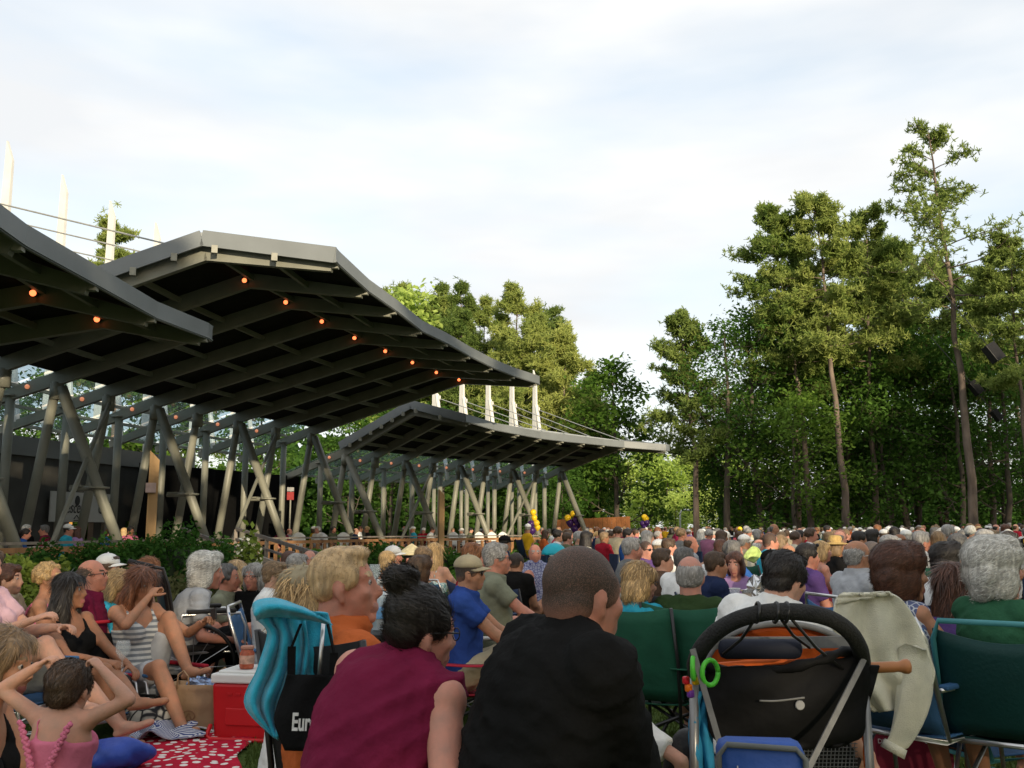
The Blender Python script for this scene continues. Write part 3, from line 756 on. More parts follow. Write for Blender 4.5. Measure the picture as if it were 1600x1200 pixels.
def chair_for(loc, rz, hipz, label, cmat, kind='camp', group=None, frame=None, arm=None, **kw):
    seat = max(.12, hipz-.115)
    M = Matrix.Rotation(rz, 3, 'Z'); p = Vector(loc)+M @ Vector((0, .10, 0)); 
    return fold_chair(label, cmat, seat, kind, group, (p.x, p.y, 0), rz, frame=frame, arm=arm, **kw)
# ------------------------------------------------------------------ ground
def ground_mat():
    m = bpy.data.materials.new('grass_ground'); m.use_nodes = True; N = m.node_tree.nodes; L = m.node_tree.links; p = N['Principled BSDF']
    p.inputs['Roughness'].default_value = .95; p.inputs['Specular IOR Level'].default_value = .1
    tc = N.new('ShaderNodeTexCoord'); a = N.new('ShaderNodeTexNoise'); a.inputs['Scale'].default_value = .8; a.inputs['Detail'].default_value = 8; a.inputs['Roughness'].default_value = .7
    b = N.new('ShaderNodeTexNoise'); b.inputs['Scale'].default_value = 45; b.inputs['Detail'].default_value = 4
    mx = N.new('ShaderNodeMath'); mx.operation = 'MULTIPLY_ADD'; mx.inputs[1].default_value = .5
    L.new(tc.outputs['Object'], a.inputs['Vector']); L.new(tc.outputs['Object'], b.inputs['Vector']); L.new(b.outputs[0], mx.inputs[0])
    h = N.new('ShaderNodeMath'); h.operation = 'MULTIPLY'; h.inputs[1].default_value = .5; L.new(a.outputs[0], h.inputs[0]); L.new(h.outputs[0], mx.inputs[2])
    r = N.new('ShaderNodeValToRGB'); r.color_ramp.elements[0].position = .35; r.color_ramp.elements[1].position = .66
    r.color_ramp.elements[0].color = (.030, .055, .012, 1); r.color_ramp.elements[1].color = (.085, .125, .032, 1)
    L.new(mx.outputs[0], r.inputs[0]); L.new(r.outputs[0], p.inputs['Base Color'])
    bp = N.new('ShaderNodeBump'); bp.inputs['Strength'].default_value = .6; bp.inputs['Distance'].default_value = .03; L.new(b.outputs[0], bp.inputs['Height']); L.new(bp.outputs[0], p.inputs['Normal'])
    return m
b = MB(); b.grid(lambda u, v: Vector(((u-.5)*900, (v-.4)*900, 0)), 12, 12)
tag(b.build('lawn', ground_mat()), kind='structure')
# grass blades where the turf can be seen close by
def grass_field():
    n = 115000; g = np.random.default_rng(11)
    y = 3.6+7.5*g.random(n)**1.3; x = (g.random(n)-.5)*1.7*y
    kp = ~((x/y*1517+800 > 110) & (x/y*1517+800 < 398) & (y > 4.0) & (y < 6.75)); x = x[kp]; y = y[kp]; n = len(x); h = g.uniform(.025, .06, n); a = g.uniform(0, 6.28, n); w = .0035+.0008*y
    p = np.stack([x, y, np.zeros(n)], 1); d = np.stack([np.cos(a), np.sin(a), np.zeros(n)], 1)
    ln = np.stack([g.normal(0, .02, n), g.normal(0, .02, n), h], 1)
    V = np.stack([p-d*w[:, None], p+d*w[:, None], p+ln], 1).reshape(-1, 3)
    me = mesh_np('grass', V, np.arange(3*n, dtype=np.int32).reshape(-1, 3), leafm('grass_blade', (.035, .065, .012), (.11, .15, .04), .3, 1.5), smooth=False)
    tag(obj('grass', me), 'short mown green grass of the lawn between the spectators', 'grass', kind='stuff')
grass_field()

# ------------------------------------------------------------------ pavilion canopies
def norms(cols):
    out = []
    for i in range(len(cols)):
        a = cols[max(0, i-1)]; b_ = cols[min(len(cols)-1, i+1)]; t = Vector((b_[0]-a[0], b_[1]-a[1], 0)).normalized()
        out.append((t, Vector((t.y, -t.x, 0))))
    return out
def solveL(col, n, px, py):
    u = (px-800)/F; v = (600-py)/F; q = u/(math.cos(TH)-v*math.sin(TH)); L = (q*col[1]-col[0])/(n.x-q*n.y)
    y = col[1]+n.y*L
    return L, at(px, py, y).z
LAMP = emit('lamp_orange', (1.0, .19, .06), 2.4)
SKYGLASS = glass('skylight_glass', (.80, .90, .96), .05, .22)
def slab(b, q, t, mb, mt):
    q = [Vector(p) for p in q]; n = (q[1]-q[0]).cross(q[3]-q[0]).normalized()
    if n.z < 0: n = -n
    V = q+[p+n*t for p in q]
    b.add(V, [(0, 1, 2, 3)], mb); b.add(V, [(4, 5, 6, 7), (0, 1, 5, 4), (1, 2, 6, 5), (2, 3, 7, 6), (3, 0, 4, 7)], mt)
BD = .34
def canopy(label, cols, zc, Rs, Fs, braces, lamps=(), post_range=None, masts=(), mast_px=None, rear=True, coverk=None):
    """cols plan points; Rs/Fs lists of (L, z) of beam underside at ridge and front"""
    nt = norms(cols); n = len(cols); c0 = Vector((cols[n//2][0], cols[n//2][1], 0))
    root = empty('pavilion_canopy', c0, 0, label, 'canopy', 'stepped roofs of the open pavilion')
    def P(k, L, z): return Vector((cols[k][0], cols[k][1], 0))+nt[k][1]*L+Vector((0, 0, z))-c0
    up = Vector((0, 0, 1)); zr = [z if hasattr(zc, '__len__') else zc for z in (zc if hasattr(zc, '__len__') else [zc]*n)]
    slope = .30; LB = -3.3
    front = []; ridge = []; rear_ = []
    for k in range(n):
        Lr, z1 = Rs[k]; Lf, z2 = Fs[k]; z0 = zr[k]
        a = P(k, 0, z0+BD/2); m = P(k, Lr, z1+BD/2); f = P(k, Lf, z2+BD/2)
        b = MB(); b.beam(a-nt[k][1]*.05, m, .15, BD, up); b.beam(m, f, .15, BD, up, h1=BD*.62)
        # mitre plate closing the kink
        b.beam(m-nt[k][1]*.12, m+nt[k][1]*.12, .146, BD*.97, up)
        b.build('beam', STEEL, root)
        if rear:
            b = MB(); b.beam(a-nt[k][1]*.05, P(k, LB, z0-1.0+BD/2), .145, BD*.95, up, h1=.22); b.build('rear_beam', STEEL, root)
        b = MB(); b.box(P(k, Lf+.06, z2+BD*.62), (.13, .13, .16), math.atan2(nt[k][1].y, nt[k][1].x)); b.build('outlooker', nmat('outlooker_end', (.24, .24, .20), .5), root)
        front.append(P(k, Lf+.12, z2+BD*.8+.02)); ridge.append(P(k, Lr, z1+BD+.02)); rear_.append(P(k, -.1, z0+BD+.02))
        if k in lamps:
            q = P(k, Lr-.04, z1+BD*.45)-nt[k][0]*.16
            b = MB(); b.lathe([(.05, -.12), (.075, -.08), (.08, 0), (.06, .02)], q-Vector((0, 0, 0)), 12, 0, -nt[k][0]+Vector((0, 0, -.5))); hl = b.build('lamp_housing', BLACKP, root, True)
            b = MB(); b.ell(q-nt[k][0]*.035+Vector((0, 0, -.025)), (.053,)*3, None, 12); hb = b.build('lamp', LAMP, root, True)
    # ends overhang
    e0 = [-nt[0][0]*.28, nt[-1][0]*.28]
    def ext(lst): return [lst[0]+e0[0]]+lst+[lst[-1]+e0[1]]
    FR, RG, RR = ext(front), ext(ridge), ext(rear_)
    for i in range(len(FR)-1):
        for A, B_ in ((RR, RG), (RG, FR)):
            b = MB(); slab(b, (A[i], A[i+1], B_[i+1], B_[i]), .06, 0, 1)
            for t in (.1, .3, .5, .7, .9):
                p = A[i].lerp(A[i+1], t)+Vector((0, 0, .075)); q = B_[i].lerp(B_[i+1], t)+Vector((0, 0, .075)); b.beam(p, q, .03, .05, up, 1)
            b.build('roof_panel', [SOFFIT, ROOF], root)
        # fascia along the front edge
        b = MB(); d = (FR[i+1]-FR[i]).normalized(); b.beam(FR[i]-d*.01+Vector((0, 0, .05)), FR[i+1]+d*.01+Vector((0, 0, .05)), .05, .31, up); 
        b.beam(FR[i]+Vector((0, 0, -.075)), FR[i+1]+Vector((0, 0, -.075)), .09, .025, up)
        b.build('fascia', STEEL_L, root)
    for e in (0, -1):
        for A, B_ in ((RR[e], RG[e]), (RG[e], FR[e])):
            b = MB(); b.beam(A+Vector((0, 0, .05)), B_+Vector((0, 0, .05)), .05, .33, up); b.build('end_fascia', STEEL_L, root)
        for (A, B_, ts) in ((RR[e], RG[e], (.15, .3, .45, .6, .75, .9)), (RG[e], FR[e], (.1, .55))):
            for t in ts: b = MB(); b.box(A.lerp(B_, t)+Vector((0, 0, -.16)), (.12, .12, .16), .3); b.build('outlooker', nmat('outlooker_end', (.24, .24, .20), .5), root)
    b = MB(); b.tube([RG[0]+Vector((0, 0, .13))]+[p+Vector((0, 0, .12)) for p in RG[1:]], .05, 6); b.build('ridge_cap', ROOF, root)
    # purlins
    for k in range(n-1):
        for t in (.22, .47, .73):
            p = rear_[k].lerp(ridge[k], t)-Vector((0, 0, .14)); q = rear_[k+1].lerp(ridge[k+1], t)-Vector((0, 0, .14)); b = MB(); b.beam(p, q, .08, .12, up); b.build('purlin', STEEL, root)
        for t in (.04, .5):
            p = ridge[k].lerp(front[k], t)-Vector((0, 0, .14)); q = ridge[k+1].lerp(front[k+1], t)-Vector((0, 0, .14)); b = MB(); b.beam(p, q, .08, .12, up); b.build('purlin', STEEL, root)
        if rear:
            for L_, dz in ((-1.15, -.34), (-2.2, -.66), (LB, -1.0)):
                b = MB(); b.beam(P(k, L_, zr[k]+dz+BD+.04), P(k+1, L_, zr[k+1]+dz+BD+.04), .07, .09, up); b.build('purlin', STEEL, root)
            for L0, d0, L1, d1 in ((-.15, -.04, -1.1, -.33), (-1.2, -.36, -2.15, -.65), (-2.25, -.68, LB, -1.0)):
                for t0, t1 in ((.04, .48), (.52, .96)):
                    g0 = P(k, L0, zr[k]+d0+BD+.09); g1 = P(k+1, L0, zr[k+1]+d0+BD+.09); h0 = P(k, L1, zr[k]+d1+BD+.09); h1 = P(k+1, L1, zr[k+1]+d1+BD+.09)
                    b = MB(); slab(b, (g0.lerp(g1, t0), g0.lerp(g1, t1), h0.lerp(h1, t1), h0.lerp(h1, t0)), .012, 0, 0); b.build('skylight_panel', SKYGLASS, root)
            b = MB(); b.ell(P(k, -.75, zr[k]-.02)+nt[k][0]*-.10, (.06,)*3, None, 10); b.build('lamp', emit('lamp_dim', (1, .36, .18), .42), root, True)
    # columns, braces
    foot = {}
    for k in range(n):
        b = MB(); b.tube([P(k, -.75, .1), P(k, 0, zr[k]+.1)], [.13, .115], 12); b.tube([P(k, 0, zr[k]-.35), P(k, 0, zr[k]+.05)], .17, 12)
        b.build('column', STEEL, root, True)
        if rear:
            b = MB(); b.tube([P(k, -1.25, .1), P(k, -1.25, zr[k]-.25)], .115, 12); b.box(P(k, -1.25, zr[k]-.22), (.34, .34, .05), math.atan2(nt[k][1].y, nt[k][1].x)); b.build('column', STEEL, root, True)
        if k in braces:
            foot[k] = P(k, 2.3, .1); tp = P(k, .12, zr[k]-.05)
            b = MB(); b.tube([foot[k], tp], [.12, .145], 12); b.build('brace', STEEL, root, True)
            m = foot[k].lerp(tp, .46); b = MB(); b.tube([m, m-nt[k][1]*.75], .06, 8); b.lathe([(.10, -.05), (.26, -.02), (.26, .02), (.1, .04)], m+Vector((0, 0, .02)), 14); b.box(m-nt[k][1]*.55+Vector((0, 0, .06)), (.30, .22, .05), math.atan2(nt[k][1].y, nt[k][1].x)); b.build('bracket', STEEL, root)
    for k in braces:
        if k+3 < n and k in foot and k % 4 == 0:
            b = MB(); b.tube([foot[k]+nt[k][0]*.12, P(k+3, .05, zr[k+3]-.1)], .06, 8); b.build('tie_brace', STEEL, root, True)
    # masts and cable stays
    for k, ztop, Lm in masts:
        base = P(k, Lm, .1); tp = P(k, Lm, ztop); x = nt[k][1]; y = nt[k][0]
        b = MB(); V = []
        for (z, hw, hd) in ((zr[k]-.45, .17, .09), (zr[k]+1.2, .17, .09), (ztop*.74, .135, .075), (ztop, .115, .05)):
            for sx, sy in ((-1, -1), (1, -1), (1, 1), (-1, 1)):
                dz = (-.62 if sx > 0 else 0) if z == ztop else 0
                V.append(P(k, Lm, z+dz)+x*sx*hw+y*sy*hd)
        Fc = [(3, 2, 1, 0), (12, 13, 14, 15)]
        for i in range(3):
            for j in range(4): Fc.append((i*4+j, i*4+(j+1) % 4, i*4+4+(j+1) % 4, i*4+4+j))
        b.add(V, Fc); b.build('mast', MAST, root)
        b = MB(); b.tube([P(k, Lm, .1), P(k, Lm, zr[k]-.46)], .10, 10); b.build('mast_post', STEEL, root, True)
        b = MB(); b.tube([P(k, Lm+.9, zr[k]-.6), P(k, Lm+.12, ztop*.80)], [.09, .10], 8); b.build('mast_leg', MAST, root)
        zcb = zr[k]+(ztop-zr[k])*.62
        b = MB(); b.tube([P(k, Lm+.1, zcb), P(k, Rs[k][0]+.4, Rs[k][1]+BD+.12)], .022, 6); b.build('stay_cable', nmat('cable_steel', (.38, .38, .36), .4, metal=.5), root)
        b = MB(); b.box(P(k, Lm+.2, zcb-.02), (.28, .08, .2), math.atan2(x.y, x.x)); b.build('cable_lug', MAST, root)
    return root, P
# middle canopy B
BX = [-11.9, -11.75, -11.5, -11.15, -10.65, -10.05, -9.35, -8.6, -7.75]; BY = [19.7, 21.9, 24.0, 26.3, 28.5, 30.5, 32.6, 34.8, 37.0]
colsB = list(zip(BX, BY)); nB = norms(colsB)
RB = [(322, 408), (389, 450), (453, 483), (509, 512), (560, 537), (608, 557), (650, 574), (687, 589), (722, 600)]
FB = [(519, 430), (566, 470), (611, 500), (651, 530), (692, 549), (727, 568), (763, 585), (798, 598), (833, 608)]
RsB = [solveL(colsB[k], nB[k][1], *RB[k]) for k in range(9)]; FsB = [solveL(colsB[k], nB[k][1], *FB[k]) for k in range(9)]
mz = []
for k, px, py in ((3, 12, 220), (4, 98, 268), (5, 173, 306), (6, 244, 340)): mz.append((k, at(px, py, BY[k]+.7).z, solveL(colsB[k], nB[k][1], px, py+70)[0]))
mz += [(2, mz[0][1]+.1, -3.6), (1, mz[0][1]+.1, -3.6), (7, mz[3][1]-.2, -3.6), (8, mz[3][1]-.3, -3.6)]
canopyB, PB = canopy('largest, middle roof canopy of the pavilion with its pale end fascia facing the viewer', colsB, 4.85, RsB, FsB, (0, 2, 4, 6, 8), lamps=range(1, 9), masts=mz)
# near canopy A on the left
colsA = [(-11.0, 7.2), (-11.3, 9.3), (-11.55, 11.4), (-11.75, 13.4), (-11.9, 15.5), (-12.0, 17.4)]; nA = norms(colsA)
FA = {5: (312, 545), 4: (230, 516), 3: (137, 468), 2: (19, 408)}; RA = {5: (160, 513), 4: (62, 474)}
FsA = [None]*6; RsA = [None]*6
for k in (5, 4, 3, 2): FsA[k] = solveL(colsA[k], nA[k][1], *FA[k])
for k in (1, 0): FsA[k] = (FsA[2][0]-.1*(2-k), FsA[2][1]+.03*(2-k))
for k in (5, 4): RsA[k] = solveL(colsA[k], nA[k][1], *RA[k])
for k in (3, 2, 1, 0): RsA[k] = (RsA[4][0], RsA[4][1]+.03*(4-k))
canopyA, PA = canopy('nearest pavilion roof canopy, cut off by the left edge, dark fascia sloping down', colsA, 4.2, RsA, FsA, (0, 2, 4), lamps=(4, 5), masts=[])
# far canopy C
CPX = [537, 584, 632, 675, 717, 758, 800, 838, 877]; CY = [39, 40.8, 42.4, 44, 45.4, 46.8, 48.2, 49.4, 50.6]
colsC = [((p-800)/F/math.cos(0)*y*.989, y) for p, y in zip(CPX, CY)]; nC = norms(colsC)
FC = [(729, 669), (767, 680), (806, 687), (841, 693), (876, 697), (909, 700), (940, 703), (972, 706), (1037, 711)]
FsC = [solveL(colsC[k], nC[k][1], *FC[k]) for k in range(9)]
RsC = [(FsC[k][0]*.58, FsC[k][1]+.62-.03*k) for k in range(9)]
mC = [(k, at(px, py, CY[k]+1.9).z, solveL(colsC[k], nC[k][1], px, py+50)[0]) for k, px, py in ((4, 680, 560), (5, 722, 566), (6, 763, 570), (7, 800, 574), (8, 836, 580))]
canopyC, PC = canopy('lower far roof canopy ending in a thin point, white masts standing above it', colsC, 4.2, RsC, FsC, (0, 2, 4, 6, 8), masts=mC)

# ------------------------------------------------------------------ deck, rail, cafe
RAIL = [(-9.3, 15.5), (-9.3, 17.4), (-9.0, 20), (-8.5, 23.5), (-7.6, 28), (-6.5, 32), (-5, 36), (-3, 39.5), (-.8, 42), (1.8, 44.5), (4.4, 46.6)]
back = [(-16, 15.5), (-16, 24), (-15, 30), (-12.5, 38), (-9, 43), (-4, 49), (1, 54), (6, 56)]
b = MB(); pts = RAIL+[(7, 49)]+back[::-1]; n_ = len(pts)
b.add([(x, y, .15) for x, y in pts]+[(x, y, -.05) for x, y in pts], [tuple(range(n_)), tuple(range(2*n_-1, n_-1, -1))]+[(i, (i+1) % n_, n_+(i+1) % n_, n_+i) for i in range(n_)])
tag(b.build('deck', WOODG), kind='structure')
def rail(label, pts, ztop, z0=.15, step=.42, skip=lambda x, y: False, bw=.15):
    c0 = Vector((*pts[0], 0)); root = empty('deck_railing', c0, 0, label, 'railing')
    for a, b_ in zip(pts[:-1], pts[1:]):
        a = Vector((*a, 0)); b_ = Vector((*b_, 0)); d = b_-a
        if skip(*(a.lerp(b_, .5)).xy): continue
        m = MB(); m.beam(a-c0+Vector((0, 0, ztop)), b_-c0+Vector((0, 0, ztop)), .16, .05); m.build('top_rail', WOODG, root)
        m = MB(); m.beam(a-c0+Vector((0, 0, ztop-.13)), b_-c0+Vector((0, 0, ztop-.13)), .05, .10); m.build('sub_rail', WOOD, root)
        k = max(1, int(d.length/step))
        for i in range(k):
            p = a+d*(i+.5)/k-c0; m = MB(); m.box(p+Vector((0, 0, (z0+ztop-.19)/2)), (.045, bw, ztop-.19-z0), math.atan2(d.y, d.x)+math.pi/2); m.build('baluster', WOOD, root)
    return root
rail('long deck railing of brown boards with grey top rail below the pavilion columns', RAIL, 1.0)
rail('short far deck railing in front of the brown board wall', [(1.6, 54.0), (4.6, 55.5), (7.2, 56.0)], 1.05, z0=0, step=.6)
rail('dark far railing to the right of the brown board wall', [(7.6, 58), (10.5, 60), (12.2, 61)], 1.1, z0=0, step=.7)
# brown board wall
root = empty('board_wall', at(870, 838, 58).xy.to_3d(), 0, 'reddish brown board wall at the far end of the pavilion deck', 'wall')
x0 = at(870, 830, 58).x; x1 = at(985, 830, 58).x; nb_ = 16
for i in range(nb_):
    w = (x1-x0)/nb_; b = MB(); b.box(((i+.5)*w, 0, .93+.10*i/nb_), (w*.96, .05, 1.86+.2*i/nb_), .05); b.build('board', nmat('cedar_board', (.20, .075, .022), .8, .25, 2), root)
# cafe building behind the columns
def cafe():
    root = empty('cafe_building', (-15.2, 24, 0), 0, 'dark cafe building behind the pavilion columns with a glowing serving doorway', 'building')
    wl_ = nmat('cafe_wall', (.05, .048, .042), .8, .2, 2); fb = nmat('cafe_band', (.16, .16, .15), .7, .1, 1)
    A = Vector((0, -8, 0)); ps = [A, Vector((-.1, 0, 0)), Vector((.95, 6.4, 0))]; C_ = Vector((2.7, 12.5, 0))
    # wall in front sections with a doorway
    q0 = Vector((-.1, 0, 0)); q1 = C_
    d = (q1-q0).normalized(); L = (q1-q0).length
    b = MB(); b.beam(A+Vector((0, 0, 1.8)), q0+Vector((0, 0, 1.8)), .2, 3.3); b.build('wall', wl_, root)
    def seg(a, e, z0, z1, mat, nm, th=.2, off=0):
        n_ = Vector((d.y, -d.x, 0)); b = MB(); b.beam(q0+d*a+n_*off+Vector((0, 0, (z0+z1)/2)), q0+d*e+n_*off+Vector((0, 0, (z0+z1)/2)), th, z1-z0); return b.build(nm, mat, root)
    seg(0, 6.2, .15, 1.55, wl_, 'wall'); seg(7.6, 9.3, .15, 1.55, wl_, 'wall'); seg(9.9, L, .15, 1.55, wl_, 'wall'); seg(0, L, 1.55, 3.4, wl_, 'wall')
    seg(-8, L, 3.4, 3.95, fb, 'band', .24, .05)
    for a in (5.7, 8.0, 3.2): seg(a, a+.55, .15, 1.5, nmat('stone_pier', (.20, .18, .155), .9, .3, 6, .3, 12), 'stone_pier', .25, .1)
    seg(6.2, 7.6, .8, 1.5, emit('doorway_glow', (1.0, .45, .08), .75), 'doorway_glow_panel', .03, -.7)  # emissive panel stands in for the lit room behind the doorway
    seg(9.3, 9.9, .3, 1.5, emit('doorway_glow2', (1.0, .5, .14), .45), 'lit_doorway', .03, -.6)
    # sign
    n_ = Vector((d.y, -d.x, 0)); s0 = Vector((-15.2, 24, 0))
    best = None
    def on_wall(px, off=.28):
        # intersect pixel column with the wall line shifted forward
        o = s0+q0+n_*off; qx = (px-800)/F/ (math.cos(TH)-(600-790)/F*math.sin(TH))
        t = (qx*o.y-o.x)/(d.x-qx*d.y); return o+d*t
    pa = on_wall(78); pb = on_wall(183); za = at(78, 767, pa.y).z; zb = at(78, 815, pa.y).z
    sg = empty('cafe_sign', pa, 0, 'pale grey banner sign with dark script lettering reading Crescent Cafe', 'sign'); w = (pb-pa).length; hgt = za-zb
    b = MB(); b.beam(Vector((0, 0, (za+zb)/2)), pb-pa+Vector((0, 0, (za+zb)/2)), .04, hgt); b.build('board', nmat('sign_board', (.40, .39, .36), .7, .05, 1), sg)
    ang = math.atan2(d.y, d.x); ink = nmat('sign_ink', (.03, .03, .03), .6)
    for txt, t, sz in (('Crescent', .30, .40), ('Cafe', .79, .42)):
        cu = bpy.data.curves.new('lettering', 'FONT'); cu.body = txt; cu.size = sz*hgt*1.25; cu.shear = .25; cu.align_x = 'CENTER'; cu.extrude = .004
        o = bpy.data.objects.new('tmp_text', cu); COL.objects.link(o); me = bpy.data.meshes.new_from_object(o.evaluated_get(bpy.context.evaluated_depsgraph_get())); bpy.data.objects.remove(o); me.materials.clear(); me.materials.append(ink); o = obj('lettering', me, sg)
        o.location = d*w*t+n_*.03+Vector((0, 0, zb+hgt*.30)); o.rotation_euler = (math.pi/2, 0, ang); o.scale = (.8, 1.15, 1)
    b = MB(); o_ = d*w*.37+n_*.035+Vector((0, 0, zb+hgt*.10)); b.tube([o_-d*.12, o_+Vector((0, 0, .12)), o_+d*.12], .014, 5); b.tube([o_-d*.12-Vector((0, 0, .05)), o_+d*.12-Vector((0, 0, .05))], .012, 5)
    b.ell(d*w*.37+n_*.03+Vector((0, 0, zb+hgt*.72)), (.12, .03, .16), Matrix.Rotation(ang, 3, 'Z'), 12); b.build('emblem', ink, sg)
cafe()
# black cloth screen behind the middle columns
pa = Vector((-12.6, 32.5, 0)); pb = Vector((-9.1, 41.0, 0)); b = MB()
b.sheet(lambda u, v: pa.lerp(pb, u)-pa+Vector((.12*math.sin(u*38), 0, .15+v*3.35)), 70, 3, .02)
o = b.build('stage_curtain', nmat('black_cloth', (.006, .006, .006), 1, spec=.05)); o.location = pa; tag(o, 'tall black cloth screen hanging behind the middle pavilion columns', 'curtain')
# wooden posts on the deck edge
def wood_post(px, ytop, D, w, label, boxed=False):
    p = at(px, 840, D); z = at(px, ytop, D).z; root = empty('timber_post', (p.x, p.y, .15), R(20), label, 'post')
    b = MB(); h = z-.15; V = [(sx*w/2, sy*w/2, q) for q, sl in ((0, 0), (h-.22, 0)) for sx, sy in ((-1, -1), (1, -1), (1, 1), (-1, 1))]
    V[4] = (-w/2, -w/2, h); V[7] = (-w/2, w/2, h); V[5] = (w/2, -w/2, h-.22); V[6] = (w/2, w/2, h-.22)
    b.add(V, [(3, 2, 1, 0), (4, 5, 6, 7), (0, 1, 5, 4), (1, 2, 6, 5), (2, 3, 7, 6), (3, 0, 4, 7)]); b.build('shaft', nmat('pale_timber', (.42, .26, .12), .7, .3, 3, .2, 10, stretch=(1, 1, .15)), root)
    if boxed:
        b = MB(); b.box((-.05, -w/2-.06, h-.85), (.22, .11, .22)); b.build('junction_box', nmat('pink_box', (.45, .33, .31), .5), root, bevel=.01)
wood_post(235, 704, 21.8, .21, 'sunlit golden timber post with a small pinkish box on it, behind the hedge', True)
wood_post(689, 765, 36.2, .20, 'thinner timber post standing at the deck rail below the far canopy')
# red sign by the columns
p = at(454, 769, 34); root = empty('notice_sign', (p.x, p.y, .15), 0, 'small red and grey notice sign on a thin post between the columns', 'sign')
b = MB(); b.tube([(0, .03, 0), (0, .03, p.z)], .03, 8); b.build('pole', STEEL, root)
b = MB(); b.box((0, 0, p.z-.28), (.24, .03, .28)); b.build('plate', nmat('sign_red', (.28, .03, .03), .5), root); b = MB(); b.box((0, -.002, p.z-.05), (.24, .03, .14)); b.build('plate', nmat('sign_grey', (.3, .3, .3), .5), root)
# stair with handrails
def stair():
    a = at(285, 826, 22.5); e = at(440, 884, 16.4); root = empty('deck_stair', (a.x, a.y, 0), 0, 'grey stair with sloping double handrails between the dark hedge and the flowering bush', 'stair')
    A = Vector((0, 0, a.z)); E = e-a; E.z = e.z; d = (E-A); d.z = 0; L = d.length; d.normalize(); n_ = Vector((d.y, -d.x, 0))
    for off in (0, 1.25):
        for dz, th in ((0, .07), (-.24, .045), (-.46, .045)):
            b = MB(); b.beam(A-n_*off+Vector((0, 0, dz)), E-n_*off+Vector((0, 0, dz)), .05, th); b.build('handrail', nmat('grey_rail', (.20, .19, .185), .4), root)
        for t in (0, .33, .66, 1):
            p = A.lerp(E, t)-n_*off; b = MB(); b.box((p.x, p.y, p.z/2-.02), (.07, .07, p.z)); b.build('rail_post', WOODG, root)
    for i in range(5):
        p = d*(.6+i*1.25)-n_*.62; b = MB(); b.box((p.x, p.y, .13-.02*i), (1.24, 1.15, .03+.0*i), math.atan2(d.y, d.x)); b.build('step', WOODG, root)
stair()
# lamp post, balloons
p = at(1063, 826, 95); q = at(1063, 832, 95); root = empty('lamp_post', (p.x, p.y, 0), 0, 'slim white curved lamp post in front of the bright far trees', 'lamp post')
zt = at(1063, 822, 95).z+1.6; b = MB(); b.tube([(0, 0, 0), (0, 0, zt-.5), (.15, 0, zt-.1), (.5, 0, zt), (.75, 0, zt-.02)], [.10, .09, .08, .07, .07], 8); b.build('pole', WHITEP, root, True)
b = MB(); b.ell((.95, 0, zt-.05), (.35, .18, .13)); b.build('lamp_head', WHITEP, root, True)
def balloons(px, py, D, spec, label, tie=0):
    c = at(px, py, D); root = empty('balloon_cluster', (c.x, c.y, 0), 0, label, 'balloons')
    for dx, dz, r, col in spec:
        b = MB(); b.lathe([(.02*r, -1.25*r), (.12*r, -1.12*r), (.55*r, -.8*r), (.92*r, -.25*r), (1.0*r, .15*r), (.85*r, .62*r), (.5*r, .92*r), (.12*r, 1.02*r)], (dx, random.uniform(-.1, .1), c.z+dz), 14)
        b.build('balloon', nmat('balloon_'+col, dict(yellow=(.75, .50, .02), purple=(.055, .02, .12), pink=(.32, .03, .09))[col], .25, .05), root, True)
    b = MB(); b.tube([(0, 0, 0), (0.02, 0, c.z)], .008, 5); b.build('string', WHITEP, root)
balloons(896, 808, 50, [(0, .15, .19, 'yellow'), (.12, -.15, .2, 'purple'), (-.18, -.3, .2, 'purple'), (.25, -.35, .2, 'purple'), (-.3, -.05, .18, 'yellow'), (.05, -.6, .2, 'purple')], 'yellow and purple balloons tied near the last column of the far canopy')
balloons(833, 806, 46, [(0, .15, .16, 'yellow'), (.05, -.1, .15, 'yellow'), (.15, -.35, .16, 'yellow'), (.2, -.55, .15, 'yellow'), (-.1, -.4, .18, 'purple'), (-.05, -.7, .18, 'purple')], 'tall bunch of yellow and dark purple balloons behind the man in yellow')
balloons(1007, 812, 62, [(0, .15, .2, 'yellow'), (-.12, -.25, .18, 'purple'), (.15, -.2, .18, 'purple'), (0, -.5, .18, 'purple'), (.12, .05, .17, 'yellow')], 'yellow and purple balloons in front of the pale green far trees')
balloons(1157, 827, 28, [(0, 0, .075, 'yellow'), (.04, -.14, .07, 'pink')], 'single yellow balloon above a dark pink one, rising from the crowd')
# loudspeakers hung in the wood
def speaker(px, py, D, w, h, tilt, label):
    c = at(px, py, D); o_ = MB(); o_.box((0, 0, 0), (w, w*.7, h)); root = empty('loudspeaker', c, 0, label, 'loudspeaker', 'black loudspeakers hung among the trees'); root.rotation_euler = (R(-18), R(tilt), R(20))
    o_.build('cabinet', BLACKP, root, bevel=.03); b = MB(); b.box((0, -w*.36, 0), (w*.9, .02, h*.92)); b.build('grille', nmat('grille', (.01, .01, .011), .8), root)
    b = MB(); b.tube([(0, 0, h/2), (0, .1, h/2+3.2)], .02, 5); b.build('hanger', BLACKT, root)
speaker(1552, 551, 46, .62, .92, -27, 'largest black loudspeaker, hung highest, right of the lone tall pine')
speaker(1524, 606, 52, .50, .80, -30, 'middle black loudspeaker hung just beside the trunk of the lone tall pine')
speaker(1557, 649, 54, .42, .66, -30, 'smallest and lowest black loudspeaker hung in the trees')
